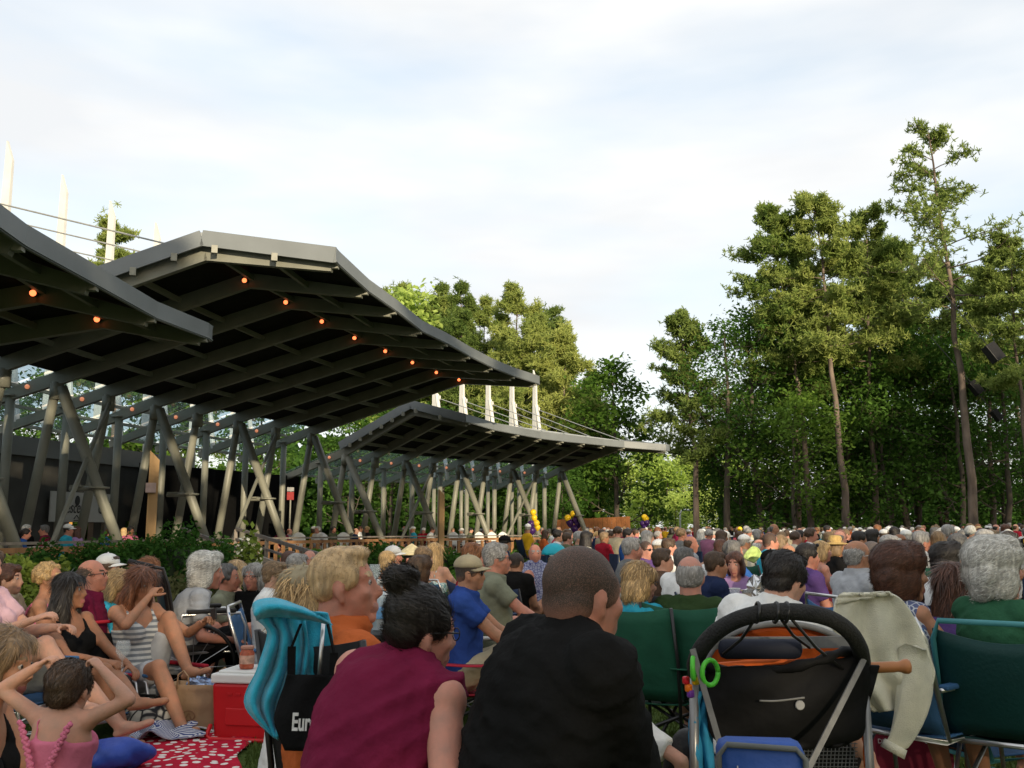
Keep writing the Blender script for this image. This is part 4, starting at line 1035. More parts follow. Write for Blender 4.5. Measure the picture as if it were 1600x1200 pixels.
# ------------------------------------------------------------------ trees and shrubs
def leaf_quads(C, size, g, up=.5, asp=1.6):
    n = len(C); N = g.normal(size=(n, 3)); N[:, 2] = np.abs(N[:, 2])+up; N /= np.linalg.norm(N, axis=1, keepdims=True)
    T = np.cross(N, g.normal(size=(n, 3))); T /= np.linalg.norm(T, axis=1, keepdims=True)+1e-9; B = np.cross(N, T)
    s = size*g.uniform(.6, 1.25, (n, 1))
    V = np.stack([C-T*s*asp*.5, C-B*s*.42+N*s*.08, C+T*s*asp*.5, C+B*s*.42+N*s*.08], 1).reshape(-1, 3)
    return V, np.arange(4*n, dtype=np.int32).reshape(-1, 4)
def limbs(b, p, d, L, r, depth, g, tips, spread=.75, n=3):
    pts = [p]; q = p; dd = d
    for i in range(4):
        dd = (dd+Vector(g.normal(size=3)*.16)+Vector((0, 0, .05))).normalized(); q = q+dd*L/4; pts.append(q)
    b.tube(pts, [r*(1-.13*i) for i in range(5)], 6 if depth > 1 else 5)
    tips.append((q, depth))
    if depth <= 0: return
    for i in range(n):
        t = g.uniform(.35, 1.0); k = min(3, int(t*4)); s = pts[k].lerp(pts[k+1], t*4-k)
        a = g.uniform(0, 6.28); x, y, _ = basis(dd); nd = (dd*g.uniform(.35, .9)+(x*math.cos(a)+y*math.sin(a))*spread).normalized()
        limbs(b, s, nd, L*g.uniform(.5, .72), r*.5, depth-1, g, tips, spread, n)
def broadleaf(seed, h, rad, base=.2, dens=1.0, leaf=.17, full=1.0):
    g = np.random.default_rng(seed); b = MB(); tips = []
    pts = [Vector((0, 0, 0))]; q = Vector((0, 0, 0)); k = 8
    for i in range(k):
        q = q+Vector((g.normal()*.10, g.normal()*.10, h*.93/k)); pts.append(q)
    r0 = h*.011+.05; b.tube(pts, [r0*(1-.85*i/k)+.02 for i in range(k+1)], 8)
    nb = 16
    for i in range(nb):
        t = base+(1-base)*(i+.5)/nb*.97; kk = min(k-1, int(t*k)); s = pts[kk].lerp(pts[kk+1], t*k-kk)
        prof = math.sin(math.pi*min(1, (t-base)/(1-base)*.80+.2))**.7; a = i*2.4+g.uniform(-.4, .4)
        d = Vector((math.cos(a), math.sin(a), .25+.7*t)).normalized(); limbs(b, s, d, max(.8, rad*prof*g.uniform(.6, .95)), r0*.35*(1.05-t), 2, g, tips)
    C = []
    for p, dp in tips:
        if dp == 2: m, sg = 16, .45
        elif dp == 1: m, sg = 26, .50
        else: m, sg = 30, .48
        m = int(m*dens*full); sg *= rad/3.2
        c = np.array(p)+g.normal(size=(m, 3))*np.array([sg, sg, sg*.55]); C.append(c)
    C = np.vstack(C); C = C[C[:, 2] > h*base*.55]
    V, Fq = leaf_quads(C, leaf, g, .6)
    return b.mesh('trunk', BARK2, True), V, Fq
def pine(seed, h, base=.5, rad=3.0, whorls=15, dens=1.0, droop=.05, needle=.28, taper=1.0, lean=(0, 0), r0=None, airy=1.0):
    g = np.random.default_rng(seed); b = MB(); k = 12; pts = []
    for i in range(k+1):
        t = i/k; pts.append(Vector((lean[0]*t*t+g.normal()*.07*(i > 0), lean[1]*t*t+g.normal()*.07*(i > 0), h*t)))
    r0 = r0 or h*.0105; b.tube(pts, [r0*(1-.88*i/k) for i in range(k+1)], 10); tuft = []
    def twig(s, d, L, r, lvl):
        q = s; br = [s]; dd = d.normalized()
        for i in range(5):
            dd = (dd+Vector(g.normal(size=3)*.13)+Vector((0, 0, .09 if i > 1 else -droop))).normalized(); q = q+dd*L/5; br.append(q)
        b.tube(br, [max(.010, r*(1-.17*i)) for i in range(6)], 5 if lvl == 0 else 3, caps=False)
        for i in range(2 if lvl == 0 else 1, 6):
            for _ in range(int((2.2 if lvl == 0 else 2.6)*dens+g.random())): tuft.append(br[i]+Vector(g.normal(size=3)*np.array([.24, .24, .17]))*(.5+L*.30))
            if lvl == 0 and i < 5:
                for _ in range(2):
                    a = g.uniform(-1.1, 1.1); x = dd.cross(Vector((0, 0, 1))).normalized()*(1 if g.random() < .5 else -1); nd = dd*math.cos(a)*.8+x*g.uniform(.5, 1)+Vector((0, 0, g.uniform(-.1, .35)))
                    twig(br[i], nd, L*g.uniform(.28, .5), r*.4, 1)
    for w in range(whorls):
        t = base+(1-base)*((w+.3)/whorls)**.92*.985; kk = min(k-1, int(t*k)); s = pts[kk].lerp(pts[kk+1], t*k-kk); u = (t-base)/(1-base)
        prof = (1-u**1.7*.80)*(.7 if w == 0 else 1); a0 = g.uniform(0, 6.28); nb = g.integers(2, 4)
        for j in range(nb):
            a = a0+j*6.28/nb+g.uniform(-.5, .5); L = rad*prof*g.uniform(.5, 1.12)
            twig(s+Vector((0, 0, g.uniform(-.3, .3))), Vector((math.cos(a), math.sin(a), g.uniform(-.10, .25)+.75*u*u)), L, r0*.20*(.4+.6*L/rad), 0)
    for i in range(int(14*dens)): tuft.append(pts[-1]+Vector(g.normal(size=3)*np.array([.38, .38, .5]))-Vector((0, 0, .35)))
    T = np.array([tuple(p) for p in tuft]); m = 10
    D = g.normal(size=(len(T), m, 3)); D[..., 2] += .55; D /= np.linalg.norm(D, axis=2, keepdims=True); L = needle*g.uniform(.55, 1.15, (len(T), m, 1))
    S = np.cross(D, g.normal(size=D.shape)); S /= np.linalg.norm(S, axis=2, keepdims=True)+1e-9; w = .030
    P0 = T[:, None]+D*L*.05; P1 = T[:, None]+D*L
    V = np.stack([P0-S*w, P0+S*w, P1+S*w*.7, P1-S*w*.7], 2).reshape(-1, 3)
    return b.mesh('trunk', BARK, True), V, np.arange(len(V), dtype=np.int32).reshape(-1, 4)
LF_DARK = leafm('leaf_dark', (.04, .10, .018), (.12, .235, .042), .45, .7)
LF_MID = leafm('leaf_mid', (.065, .135, .020), (.18, .30, .05), .45, .7)
LF_SUNLIT = leafm('leaf_sunlit', (.28, .40, .07), (.55, .66, .19), .45, .5)  # sunlight on the distant trees is put into this paler leaf colour
LF_PINE = leafm('needles', (.09, .15, .035), (.27, .34, .09), .42, .5)
LF_PINESUN = leafm('needles_sunlit', (.14, .215, .045), (.41, .45, .13), .42, .5)  # sunlit copy of the needles, low sun put into the colour
LF_HEDGE = leafm('leaf_hedge', (.026, .080, .014), (.075, .175, .030), .35, 3)
LF_BUSH = leafm('leaf_bush', (.06, .12, .018), (.20, .26, .05), .35, 4)
def tree(name, parts, leafmat, loc, rz=0, sc=1, label='', cat='tree', group=None):
    tr, V, Fq = parts
    root = empty(name, loc, rz, label, cat, group); root.scale = (sc,)*3 if not hasattr(sc, '__len__') else sc
    obj('trunk', tr, root); obj('crown', mesh_np('crown', V, Fq, leafmat, smooth=False), root)
    return root
def rebake(root, mat):
    o = [c for c in TREE[root.name] if c.name.startswith('crown')][0]
def clone(root, loc, rz, sc, label, mat=None):
    c = copy_tree(root, loc, rz, label, sc)
    if mat:
        for ch in bpy.data.objects:
            if ch.parent == c and ch.name.startswith('crown'):
                ch.material_slots[0].link = 'OBJECT'; ch.material_slots[0].material = mat
    return c
def place_h(px, ytop, D): 
    p = at(px, ytop, D); return p.z
# prototypes
G1 = 'tall trees of the wood behind the crowd'; G2 = 'trees behind the pavilion'; G3 = 'bright distant trees'
# the lone pine
zt = place_h(1450, 205, 52); bx = at(1522, 815, 52).x; tx = at(1450, 205, 52).x
tree('pine_tree', pine(5, zt, .54, 4.9, 13, .50, .06, .27, lean=(tx-bx, 0), r0=.27), LF_PINE, (bx, 52, 0), 0, 1, 'tallest pine of the wood, its lone sparse crown high above the others', 'pine tree', G1)
def pine_at(seed, px0, px1, ytop, D, base, rad, wh, dens, label, mat, group=G1, r0=None, needle=.28):
    z = place_h(px1, ytop, D); x0 = at(px0, 815, D).x; x1 = at(px1, ytop, D).x
    return tree('pine_tree', pine(seed, z, base, rad, wh, dens, .05, needle, lean=(x1-x0, 0), r0=r0), mat, (x0, D, 0), 0, 1, label, 'pine tree', group)
p1 = pine_at(11, 1265, 1200, 330, 56, .50, 4.0, 16, 1.35, 'broad golden pine at the left of the wood, above the paired trunks', LF_PINESUN)
p2 = pine_at(12, 1320, 1272, 312, 54, .52, 3.8, 16, 1.3, 'golden topped pine with a tall bare straight trunk in the middle of the wood', LF_PINESUN, r0=.24)
p3 = pine_at(13, 1368, 1352, 345, 58, .52, 4.4, 16, 1.35, 'golden pine with reaching limbs just left of the lone tall pine', LF_PINESUN)
p4 = pine_at(14, 1090, 1058, 490, 58, .36, 3.3, 13, .85, 'slender pine standing alone at the left end of the wood', LF_PINE, r0=.22)
p5 = clone(p1, (at(1248, 815, 60).x, 60, 0), 2.0, 0.88, 'thin pine half hidden behind the broad golden pine', LF_PINE)
p6 = clone(p3, (at(1612, 815, 50).x, 50, 0), 4.0, 0.80, 'dark layered pine at the right edge of the view', LF_PINE)
p7 = clone(p2, (at(1436, 815, 64).x, 64, 0), 1.0, 1.00, 'pine behind and left of the lone tall pine', LF_PINE)
p8 = clone(p3, (at(1395, 815, 66).x, 66, 0), 2.6, 1.00, 'dim pine deep in the wood between two golden pines', LF_PINE)
for i, (px, D, sc, lb) in enumerate(((1285, 66, .95, 'pine trunk deep in the wood right of the broad golden pine'), (1480, 62, .9, 'pine just left of the loudspeakers, behind the lone pine'), (1555, 60, .92, 'pine with a thick dark trunk right of the loudspeakers'))):
    clone(p5, (at(px, 830, D).x, D, 0), i*1.7, sc, lb)
bA = tree('leafy_tree', broadleaf(21, 15, 4.2, .14, .85, .205), LF_DARK, (at(1190, 830, 58).x, 58, 0), 0, 1, 'tall dark green leafy tree at the left front of the wood', 'tree', G1)
bB = tree('leafy_tree', broadleaf(22, 12.5, 4.6, .12, .80, .21), LF_DARK, (at(1330, 830, 60).x, 60, 0), 0, 1, 'spreading dark leafy tree under the golden pines', 'tree', G1)
bC = tree('leafy_tree', broadleaf(23, 14, 3.4, .30, .6), LF_DARK, (at(1135, 830, 57).x, 57, 0), 0, 1, 'open leafy tree with forked limbs, second from the left end of the wood', 'tree', G1)
bD = tree('leafy_tree', broadleaf(24, 10, 3.6, .10, .85, .20), LF_MID, (at(1245, 830, 55).x, 55.5, 0), 0, .9, 'lower leafy tree in front of the broad golden pine', 'tree', G1)
wood = [(bA, 1420, 60, .98, 'leafy tree between the golden pine and the lone pine', None), (bB, 1500, 57, .95, 'leafy tree behind the trunk of the lone pine', None), (bA, 1575, 58, .95, 'leafy tree at the right edge under the dark layered pine', None),
        (bD, 1390, 58, .9, 'low leafy tree right of the straight bare trunk', LF_DARK), (bD, 1470, 62, .9, 'low dark tree left of the lone pine trunk', LF_DARK), (bB, 1230, 64, 1.02, 'leafy tree filling the gap behind the broad golden pine', None),
        (bA, 1300, 68, 1.05, 'tall leafy tree behind the straight bare trunk', None), (bA, 1365, 70, 1.1, 'tall dark tree in the middle background of the wood', None), (bB, 1440, 72, 1.2, 'wide dark tree in the right background of the wood', None), (bA, 1530, 70, 1.05, 'tall dark tree behind the loudspeakers', None),
        (bB, 1600, 66, 1.1, 'wide dark tree at the far right of the wood', None), (bB, 1165, 66, .9, 'dark leafy tree behind the open forked tree', None), (bD, 1132, 66, .62, 'small bushy tree at the foot of the left end of the wood', LF_DARK), (bD, 1160, 60, .85, 'bushy low tree below the open forked tree', LF_DARK),
        (bD, 1205, 62, .85, 'bushy low tree beside the paired trunks', LF_DARK), (bD, 1290, 63, .8, 'bushy low tree behind the paired trunks', LF_DARK), (bD, 1340, 66, .85, 'bushy low tree far back in the shade right of the bare trunk', LF_DARK), (bD, 1420, 68, .85, 'bushy low tree far back left of the lone pine', LF_DARK),
        (bD, 1500, 68, .85, 'bushy low tree far back behind the lone pine', LF_DARK), (bD, 1570, 64, .85, 'bushy low tree far back at the right', LF_DARK), (bB, 1380, 84, 1.25, 'huge dim tree closing the view in the wood', LF_DARK), (bB, 1520, 84, 1.2, 'huge dim tree closing the view at the right', LF_DARK), 
        ]
for i, (src, px, D, sc, lb, mt) in enumerate(wood):
    c = clone(src, (at(px, 830, D).x, D, 0), i*1.3+.4, (sc, sc, sc*(.9+.2*random.random())), lb, mt)
# bright distant trees
bL = tree('leafy_tree', broadleaf(31, 11, 4.0, .08, .85, .34), LF_SUNLIT, (at(1040, 830, 142).x, 142, 0), 0, 1, 'rounded pale green tree glowing in the gap beside the lamp post', 'tree', G3)
for i, (px, D, sc, lb) in enumerate(((1002, 132, .62, 'low pale tree just right of the far railing'), (1018, 150, 1.22, 'tall pale yellow green tree in the gap left of the lamp post'), (1072, 146, 1.12, 'pale tree behind the slender lone pine'), (1105, 150, 1.0, 'pale tree glimpsed right of the slender lone pine'), (982, 146, 1.0, 'pale tree behind the board wall'), (1140, 155, 1.1, 'pale tree seen through the open forked tree'), (1055, 133, .55, 'low pale tree beside the lamp post'), (1088, 134, .6, 'low pale tree at the foot of the slender lone pine'), (1200, 158, 1.0, 'pale tree far behind the paired trunks'))):
    clone(bL, (at(px, 830, D).x, D, 0), i*2.1, sc, lb)
# behind the pavilion
q1 = pine_at(41, 722, 720, 445, 74, .35, 3.4, 15, 1.4, 'spiky pine top showing over the middle canopy', LF_PINE, G2, needle=.34)
q2 = pine_at(42, 812, 805, 458, 72, .30, 5.2, 18, 1.35, 'broad rounded pine behind the white masts', LF_PINESUN, G2, needle=.34)
q3 = pine_at(43, 885, 880, 512, 70, .28, 3.6, 15, 1.4, 'golden green pine right of the broad rounded pine', LF_PINESUN, G2, needle=.34)
q4 = pine_at(44, 172, 172, 346, 62, .45, 3.6, 12, 1.6, 'pine top between the first masts at the far left', LF_PINESUN, G2, needle=.34)
bM = tree('leafy_tree', broadleaf(45, 13.0, 3.6, .10, .9, .25), LF_MID, (at(965, 830, 66).x, 66, 0), 0, 1, 'bright leafy tree right of the far canopy with a bushy pointed top', 'tree', G2)
for i, (src, px, D, sc, mt, lb) in enumerate(((bM, 640, 78, 1.62, LF_SUNLIT, 'pale leafy tree top over the eave of the middle canopy'), (bM, 925, 72, .80, LF_DARK, 'dark leafy tree behind the end of the far canopy'), (bM, 850, 76, .85, LF_DARK, 'leafy tree under the far canopy roof line'),
        (bM, 760, 70, .8, LF_DARK, 'leafy tree seen between the far columns'), (bM, 690, 66, .75, LF_DARK, 'dark tree seen through the far columns on the left'), (bM, 610, 62, .7, LF_DARK, 'dark tree behind the first far columns'), (bM, 545, 60, .7, LF_DARK, 'dark tree behind the black screen end'),
        (bM, 250, 64, 1.0, LF_MID, 'leafy tree hidden behind the middle canopy'), (bM, 60, 58, .85, LF_DARK, 'leafy tree behind the cafe roof at the left'), (bM, -60, 56, .9, LF_DARK, 'leafy tree behind the near canopy'), (bM, 400, 70, .9, LF_DARK, 'leafy tree behind the cafe'), (bM, 790, 84, 1.2, LF_MID, 'leafy tree behind the broad rounded pine'), (bM, 700, 88, 1.2, LF_MID, 'leafy tree behind the spiky pine'), (bM, 880, 60, .45, LF_DARK, 'shrubby tree behind the last columns'), (bM, 820, 62, .45, LF_DARK, 'shrubby tree behind the balloons'))):
    clone(src, (at(px, 830, D).x, D, 0), i*1.1+.2, sc, lb, mt)
for i, (src, px, D, sc, lb, mt) in enumerate(((q2, 758, 80, 1.04, 'rounded pine between the spiky pine and the broad rounded pine', None), (q2, 852, 76, .96, 'rounded pine right behind the last white masts', LF_PINE), (q3, 925, 74, .82, 'golden pine left of the bright leafy tree', None), (q3, 668, 80, 1.27, 'pine rising over the middle of the eave', None), (q1, 690, 84, 1.12, 'dim pine behind the spiky pine', None), (q2, 612, 86, 1.18, 'pine just showing over the upper eave', None),
        (bM, 905, 70, .85, 'pale leafy tree between the pines and the bright leafy tree', LF_SUNLIT), (bM, 740, 92, 1.35, 'pale leafy tree behind the rounded pines', LF_SUNLIT), (bM, 835, 92, 1.3, 'pale leafy tree far behind the masts', LF_MID))):
    clone(src, (at(px, 830, D).x, D, 0), i*1.4+.7, sc, lb, mt)
clone(q1, (at(285, 830, 68).x, 68, 0), 1, .97, 'pine tip just showing over the end of the middle canopy')
# unseen trees added behind the photographer, sized and spaced to shade the lawn
SHB = [(-4, -20, .62), (0, -18, .60), (3.5, -21, .66), (7.6, -20, .66), (9.2, -22, .70), (12.5, -21, .66), (16, -18, .66), (20, -21, .70), (24, -17, .8), (6, -26, .74), (14, -27, .74), (28, -10, 1.2), (31, -20, 1.5), (38, -12, 1.6), (45, -22, 1.7), (36, -2, 1.4), (44, 4, 1.6), (52, -8, 1.7), (38, 12, 1.4), (48, 18, 1.5), (57, 8, 1.7), (44, 28, 1.4), (56, 30, 1.6)]
SHP = [(22, -26, .95), (-9, -30, 1.0), (3.5, -23, .88), (9.5, -26, .9), (16, -24, .95)]
for i, (x, y, sc) in enumerate(SHB):
    clone(bA if i % 2 else bB, (x, y, 0), i*1.9, sc, 'leafy shade tree of the lawn edge outside the view')['group'] = 'shade trees outside the view'
for i, (x, y, sc) in enumerate(SHP):
    clone((p1, p2, p3)[i % 3], (x, y, 0), i*1.9, sc, 'tall pine of the lawn edge outside the view')['group'] = 'shade pines outside the view'
# the wood far behind, read as one mass
def far_wood():
    g = np.random.default_rng(77); n = 26000; a = g.uniform(-.62, .66, n); D = g.uniform(92, 112, n); x = a*D; px = 800+1517*x/D
    top = 7+2.5*np.sin(x*.21)+2*np.sin(x*.53+1)+1.2*np.sin(x*1.3); z = top*g.random(n)**.8; keep = ~((px > 970) & (px < 1125)); keep &= ~((px > 1100) & (px < 1330) & (z > 4.2)); C = np.stack([x, D, z], 1)[keep]
    n2 = 16000; a = g.uniform(-.62, .09, n2); D2 = g.uniform(66, 74, n2); x2 = a*D2; t2 = 5.5+1.5*np.sin(x2*.4)+1.2*np.sin(x2*.9+1); C = np.vstack([C, np.stack([x2, D2, t2*g.random(n2)**.8], 1)])
    V, Fq = leaf_quads(C, .75, g, .2); tag(obj('far_wood', mesh_np('far_wood', V, Fq, LF_DARK, smooth=False)), 'dim undergrowth of the wood far behind the trees', 'wood', kind='stuff')
far_wood()
# hedges and bushes: leaf shells over a lumpy mound
def shrub(name, c, r, n, leaf, mat, label, cat='shrub', seed=1, lump=.14, core=True, group=None, blossom=None):
    g = np.random.default_rng(seed); D = g.normal(size=(n, 3)); D[:, 2] = np.abs(D[:, 2])*1.0-.12; D /= np.linalg.norm(D, axis=1, keepdims=True)
    w = 1+lump*np.sin(D[:, 0]*7+seed)*np.sin(D[:, 1]*6+2*seed)+lump*.7*np.sin(D[:, 0]*15+D[:, 2]*11); t = g.uniform(.80, 1.04, n)
    C = D*np.array(r)*(w*t)[:, None]; C = C[C[:, 2] > 0]
    V, Fq = leaf_quads(C, leaf, g, .35); root = empty(name, c, 0, label, cat, group)
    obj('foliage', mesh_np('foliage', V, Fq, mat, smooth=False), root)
    V0, F0 = P_ell((0, 0, 0), [k*.80 for k in r], None, 20); V0[:, 2] = np.maximum(V0[:, 2], 0); b = MB(); b.add(V0, F0); b.build('dark_core', nmat('shrub_inside', (.014, .022, .008), 1, .4, 6), root, True)  # solid core, its dark colour stands in for the shaded inside
    if blossom:
        k = blossom[1]; D = g.normal(size=(k, 3)); D[:, 2] = np.abs(D[:, 2]); D /= np.linalg.norm(D, axis=1, keepdims=True); V, Fq = leaf_quads(D*np.array(r)*g.uniform(.9, 1.1, (k, 1)), blossom[2], g, .2, 1.1)
        o = obj('blossoms', mesh_np('blossoms', V, Fq, blossom[0], smooth=False), root); o['kind'] = 'stuff'
    return root
def shrub_px(px, ytop, D, rx, ry, **k):
    p = at(px, ytop, D); return shrub(k.pop('name', 'hedge'), (p.x, D, 0), (rx, ry, p.z), **k)
shrub_px(275, 833, 15.5, 1.05, 1.3, n=9000, leaf=.055, mat=LF_HEDGE, label='tall dark green clipped hedge mound in front of the golden timber post', cat='hedge', seed=3)
shrub_px(185, 848, 15.0, 1.0, 1.2, n=8000, leaf=.055, mat=LF_HEDGE, label='dark hedge mound left of the golden timber post', cat='hedge', seed=4)
shrub_px(345, 850, 14.5, .55, 1.0, n=5000, leaf=.05, mat=LF_HEDGE, label='low end of the dark hedge beside the stair', cat='hedge', seed=5)
shrub_px(105, 862, 14.4, .95, 1.2, n=8000, leaf=.055, mat=LF_HEDGE, label='dark hedge mound in front of the left end of the railing', cat='hedge', seed=6)
shrub_px(28, 876, 13.6, .9, 1.1, n=8000, leaf=.055, mat=LF_HEDGE, label='low dark hedge at the left edge', cat='hedge', seed=7)
shrub_px(60, 885, 11.0, .55, .6, n=5500, leaf=.06, mat=LF_BUSH, label='light green leafy bush behind the boy with the cup', seed=8, name='bush')
shrub_px(10, 888, 11.0, .5, .6, n=4500, leaf=.06, mat=LF_BUSH, label='light green leafy bush at the left edge behind the boy', seed=9, name='bush')
shrub_px(160, 905, 10.6, .6, .6, n=4500, leaf=.05, mat=LF_HEDGE, label='small dark bush behind the man with glasses', seed=10, name='bush')
shrub_px(640, 858, 26, 2.6, 1.2, n=7000, leaf=.09, mat=LF_HEDGE, label='low green hedge below the timber railing, behind the red folding chair', cat='hedge', seed=12)
shrub_px(560, 856, 24, 2.0, 1.2, n=6000, leaf=.09, mat=LF_HEDGE, label='low green hedge behind the blond young man', cat='hedge', seed=13)
shrub_px(905, 838, 42, 2.6, 1.4, n=6000, leaf=.12, mat=LF_HEDGE, label='low hedge right of the man in yellow', cat='hedge', seed=14)
shrub_px(300, 900, 10.5, .7, .5, n=3000, leaf=.05, mat=leafm('leaf_dry', (.05, .065, .02), (.12, .12, .05), .3, 3), label='dry grassy clump behind the wheelchair', seed=15, name='grass_clump')
shrub_px(390, 838, 14.0, .26, .3, n=900, leaf=.075, mat=LF_BUSH, label='slim flowering bush with white blossoms beside the stair', seed=16, name='flowering_bush', blossom=(nmat('blossom_white', (.75, .74, .60), .7), 130, .07))
# ------------------------------------------------------------------ colours for clothes and chairs
C_ = dict(black=(.008, .008, .0085), charcoal=(.008, .008, .008), white=(.70, .70, .68), lgrey=(.36, .37, .39), grey=(.16, .165, .165), olive=(.115, .125, .075), sage=(.20, .21, .15), dgreen=(.030, .055, .02), navy=(.016, .025, .065), blue=(.03, .10, .33),
          royal=(.025, .06, .24), teal=(.03, .30, .42), aqua=(.05, .40, .55), lav=(.36, .22, .42), pink=(.58, .16, .25), lpink=(.60, .38, .42), coral=(.65, .10, .13), red=(.32, .015, .03), maroon=(.155, .012, .042), orange=(.50, .12, .035), yellow=(.62, .36, .02),
          lime=(.40, .52, .18), khaki=(.36, .31, .21), tan=(.40, .33, .23), brown=(.10, .06, .04), green=(.03, .105, .055), cream=(.62, .58, .44), purple=(.09, .05, .17), mauve=(.30, .12, .20))
def cl(k, **a): return cloth(C_[k], key=k, **a)
NAVY_CH = nmat('chair_navy', (.018, .035, .085), .7, .1, 8, .1, 60); BLUE_CH = nmat('chair_blue', (.04, .12, .26), .7, .1, 8, .1, 60); RED_CH = nmat('chair_red', (.36, .012, .03), .7, .1, 8, .1, 60)
GREEN_CH = nmat('chair_green', (.012, .085, .048), .75, .15, 8, .25, 14); BLACK_CH = nmat('chair_black', (.010, .010, .011), .7, .1, 8, .15, 30); TEAL_CH = nmat('chair_teal', (.006, .044, .042), .6, .1, 8, .1, 60); SAGE_CH = nmat('chair_sage', (.25, .27, .21), .5, .1, 8, .1, 30)
TEALF = nmat('teal_frame', (.06, .24, .26), .4, .1, 8)
JN = {}
def lap(h): return None
def L_(x, y, dz): return lambda h: (x, y, h+dz)
# ------------------------------------------------------------------ the couple in front
for k, (px, D, z) in enumerate(((850, 2.0, .30), (640, 2.3, .28))):
    p = at(px, 1000, D); root = empty('camp_stool', (p.x, p.y+.06, 0), .3*k, ('low folding stool under the man in black', 'low folding stool under the woman in maroon')[k], 'stool')
    b = MB(); b.box((0, 0, z-.03), (.36, .34, .03)); b.build('seat', BLACK_CH, root, bevel=.01)
    for sx in (-1, 1):
        b = MB(); b.tube([(sx*.16, -.16, .01), (sx*.16, .15, z-.05)], .011); b.build('leg', BLACKT, root, True); b = MB(); b.tube([(sx*.14, .16, .01), (sx*.14, -.15, z-.05)], .011); b.build('leg', BLACKT, root, True)
JN['man'] = seat_person(913, 848, 2.1, 52, 'balding man in a black long sleeved shirt seen from behind, head turned to the right', chair=False, sex='m', s=.93, hs=.98, lean=12, curl=18, side=10, neck=-.012, head=(4, -3, -1), twist=16, fat=1.04, sk_='red', hair='brown', style='buzz', shirt=('long', cl('charcoal')),
    pants=('long', cl('black')), voxel=.0085, fold=.009, fingers=False, arms=[L_(-.06, .42, .06), L_(.02, .42, .02)], arm_hint=[(-.1, -.1, -1), (.12, .1, -1)], nstr=0)
JN['woman'] = seat_person(661, 914, 2.3, 36, 'woman with a dark messy bun in a maroon sleeveless top, seen from behind, leaning forward', chair=False, sex='f', s=.96, hs=.90, neck=-.012, lean=15, curl=16, side=9, head=(26, -8, 4), fat=1.10, sk_='pink', hair='dark', style='bun', shirt=('sleeveless', cl('maroon')),
    pants=('long', cl('black')), voxel=.0085, fold=.013, arms=[L_(-.10, .40, .05), L_(.27, .16, -.02)], glasses='frame', nstr=2600)
def fix_bald(root):
    hr = [c for c in TREE[root.name] if c.name.startswith('hair')][0]; me = hr.data
    return hr
# toddler beyond the man
JN['tot'] = seat_person(958, 996, 3.0, 20, 'small child in a white T-shirt half hidden behind the man in black', chair=False, sex='m', s=.50, hs=.80, hip=.42, lean=4, curl=4, sk_='light', hair='lblond', style='crew', shirt=('short', cl('white')), pants=('shorts', cl('blue')),
    arms=[L_(-.12, .10, .10), L_(.19, .03, .06)], voxel=.008, legs=[(-.06, 0, .04), (.06, 0, .04)], fold=.003, nstr=700, strl=.02, arm_hint=[None, (1, -.3, -.3)])
# ------------------------------------------------------------------ blond young man, his chair, towel and tote bag
JN['blond'] = seat_person(541, 851, 3.0, 60, 'young man with short blond hair in an orange shirt, in profile', chair=False, sex='m', hs=1.10, lean=-4, curl=14, head=(26, 6, 0), sk_='red', hair='lblond', style='crew', shirt=('short', cl('orange'), 'collar'), pants=('shorts', cl('khaki')),
    voxel=.0075, nstr=1600, strl=.006, fold=.007)
jm = JN['blond']
fold_chair('black folding chair of the blond young man with towel and tote bag on it', BLACK_CH, max(.2, jm['hip']-.115), 'camp', None, (jm['root'].location.x+.17, jm['root'].location.y+.15, 0), -R(38), back=.62, w=.46)
def curve_pts(lst, t):
    n = len(lst)-1; k = min(n-1, int(t*n)); f = t*n-k
    a = np.array(lst[max(k-1, 0)]); b_ = np.array(lst[k]); c = np.array(lst[k+1]); d = np.array(lst[min(k+2, n)])
    return .5*((2*b_)+(-a+c)*f+(2*a-5*b_+4*c-d)*f*f+(-a+3*b_-3*c+d)*f**3)
def drape(name, label, cat, mat, left, right, D, nf=5, amp=.02, nu=40, nv=34, t=.008, par=None, c=None, ph=0, bulge=0):
    """hanging cloth between two boundary curves given where they stand in the view"""
    p0 = at(*left[0], D) if c is None else c
    def fn(u, v):
        a = curve_pts(left, v); e = curve_pts(right, v); p = a+(e-a)*u
        dd = amp*math.sin(u*nf*6.28+ph+1.5*math.sin(v*3))*(.25+.75*v)+bulge*math.sin(math.pi*u)+.006*math.sin(v*19+u*7)
        return at(float(p[0]), float(p[1]), D+dd)-p0
    b = MB(); b.sheet(fn, nu, nv, t); o = b.build(name, mat, par, True)
    if par is None: o.location = p0; tag(o, label, cat)
    return o, p0
AQ = nmat('towel_aqua', (.022, .33, .48), .9, .15, 30, .3, 220, sheen=.3)
o, c0 = drape('beach_towel', 'bright aqua blue towel draped over the back of the black folding chair', 'towel', AQ, [(398, 942), (400, 965), (418, 990), (404, 1040), (382, 1098), (425, 1148)], [(470, 950), (476, 972), (480, 1010), (474, 1060), (456, 1110), (434, 1156)], 2.78, 3.3, .026)
drape('towel_fold', '', '', AQ, [(396, 952), (400, 940), (430, 936), (470, 948)], [(400, 968), (430, 962), (470, 968), (520, 976)], 2.74, 1.3, .012, par=o, c=c0, nu=24, nv=24, bulge=-.03)
drape('towel_fold', '', '', AQ, [(462, 952), (470, 1000), (478, 1060), (484, 1092)], [(512, 958), (520, 1000), (512, 1050), (528, 1092)], 2.82, 1.6, .02, par=o, c=c0, nu=24, nv=24)
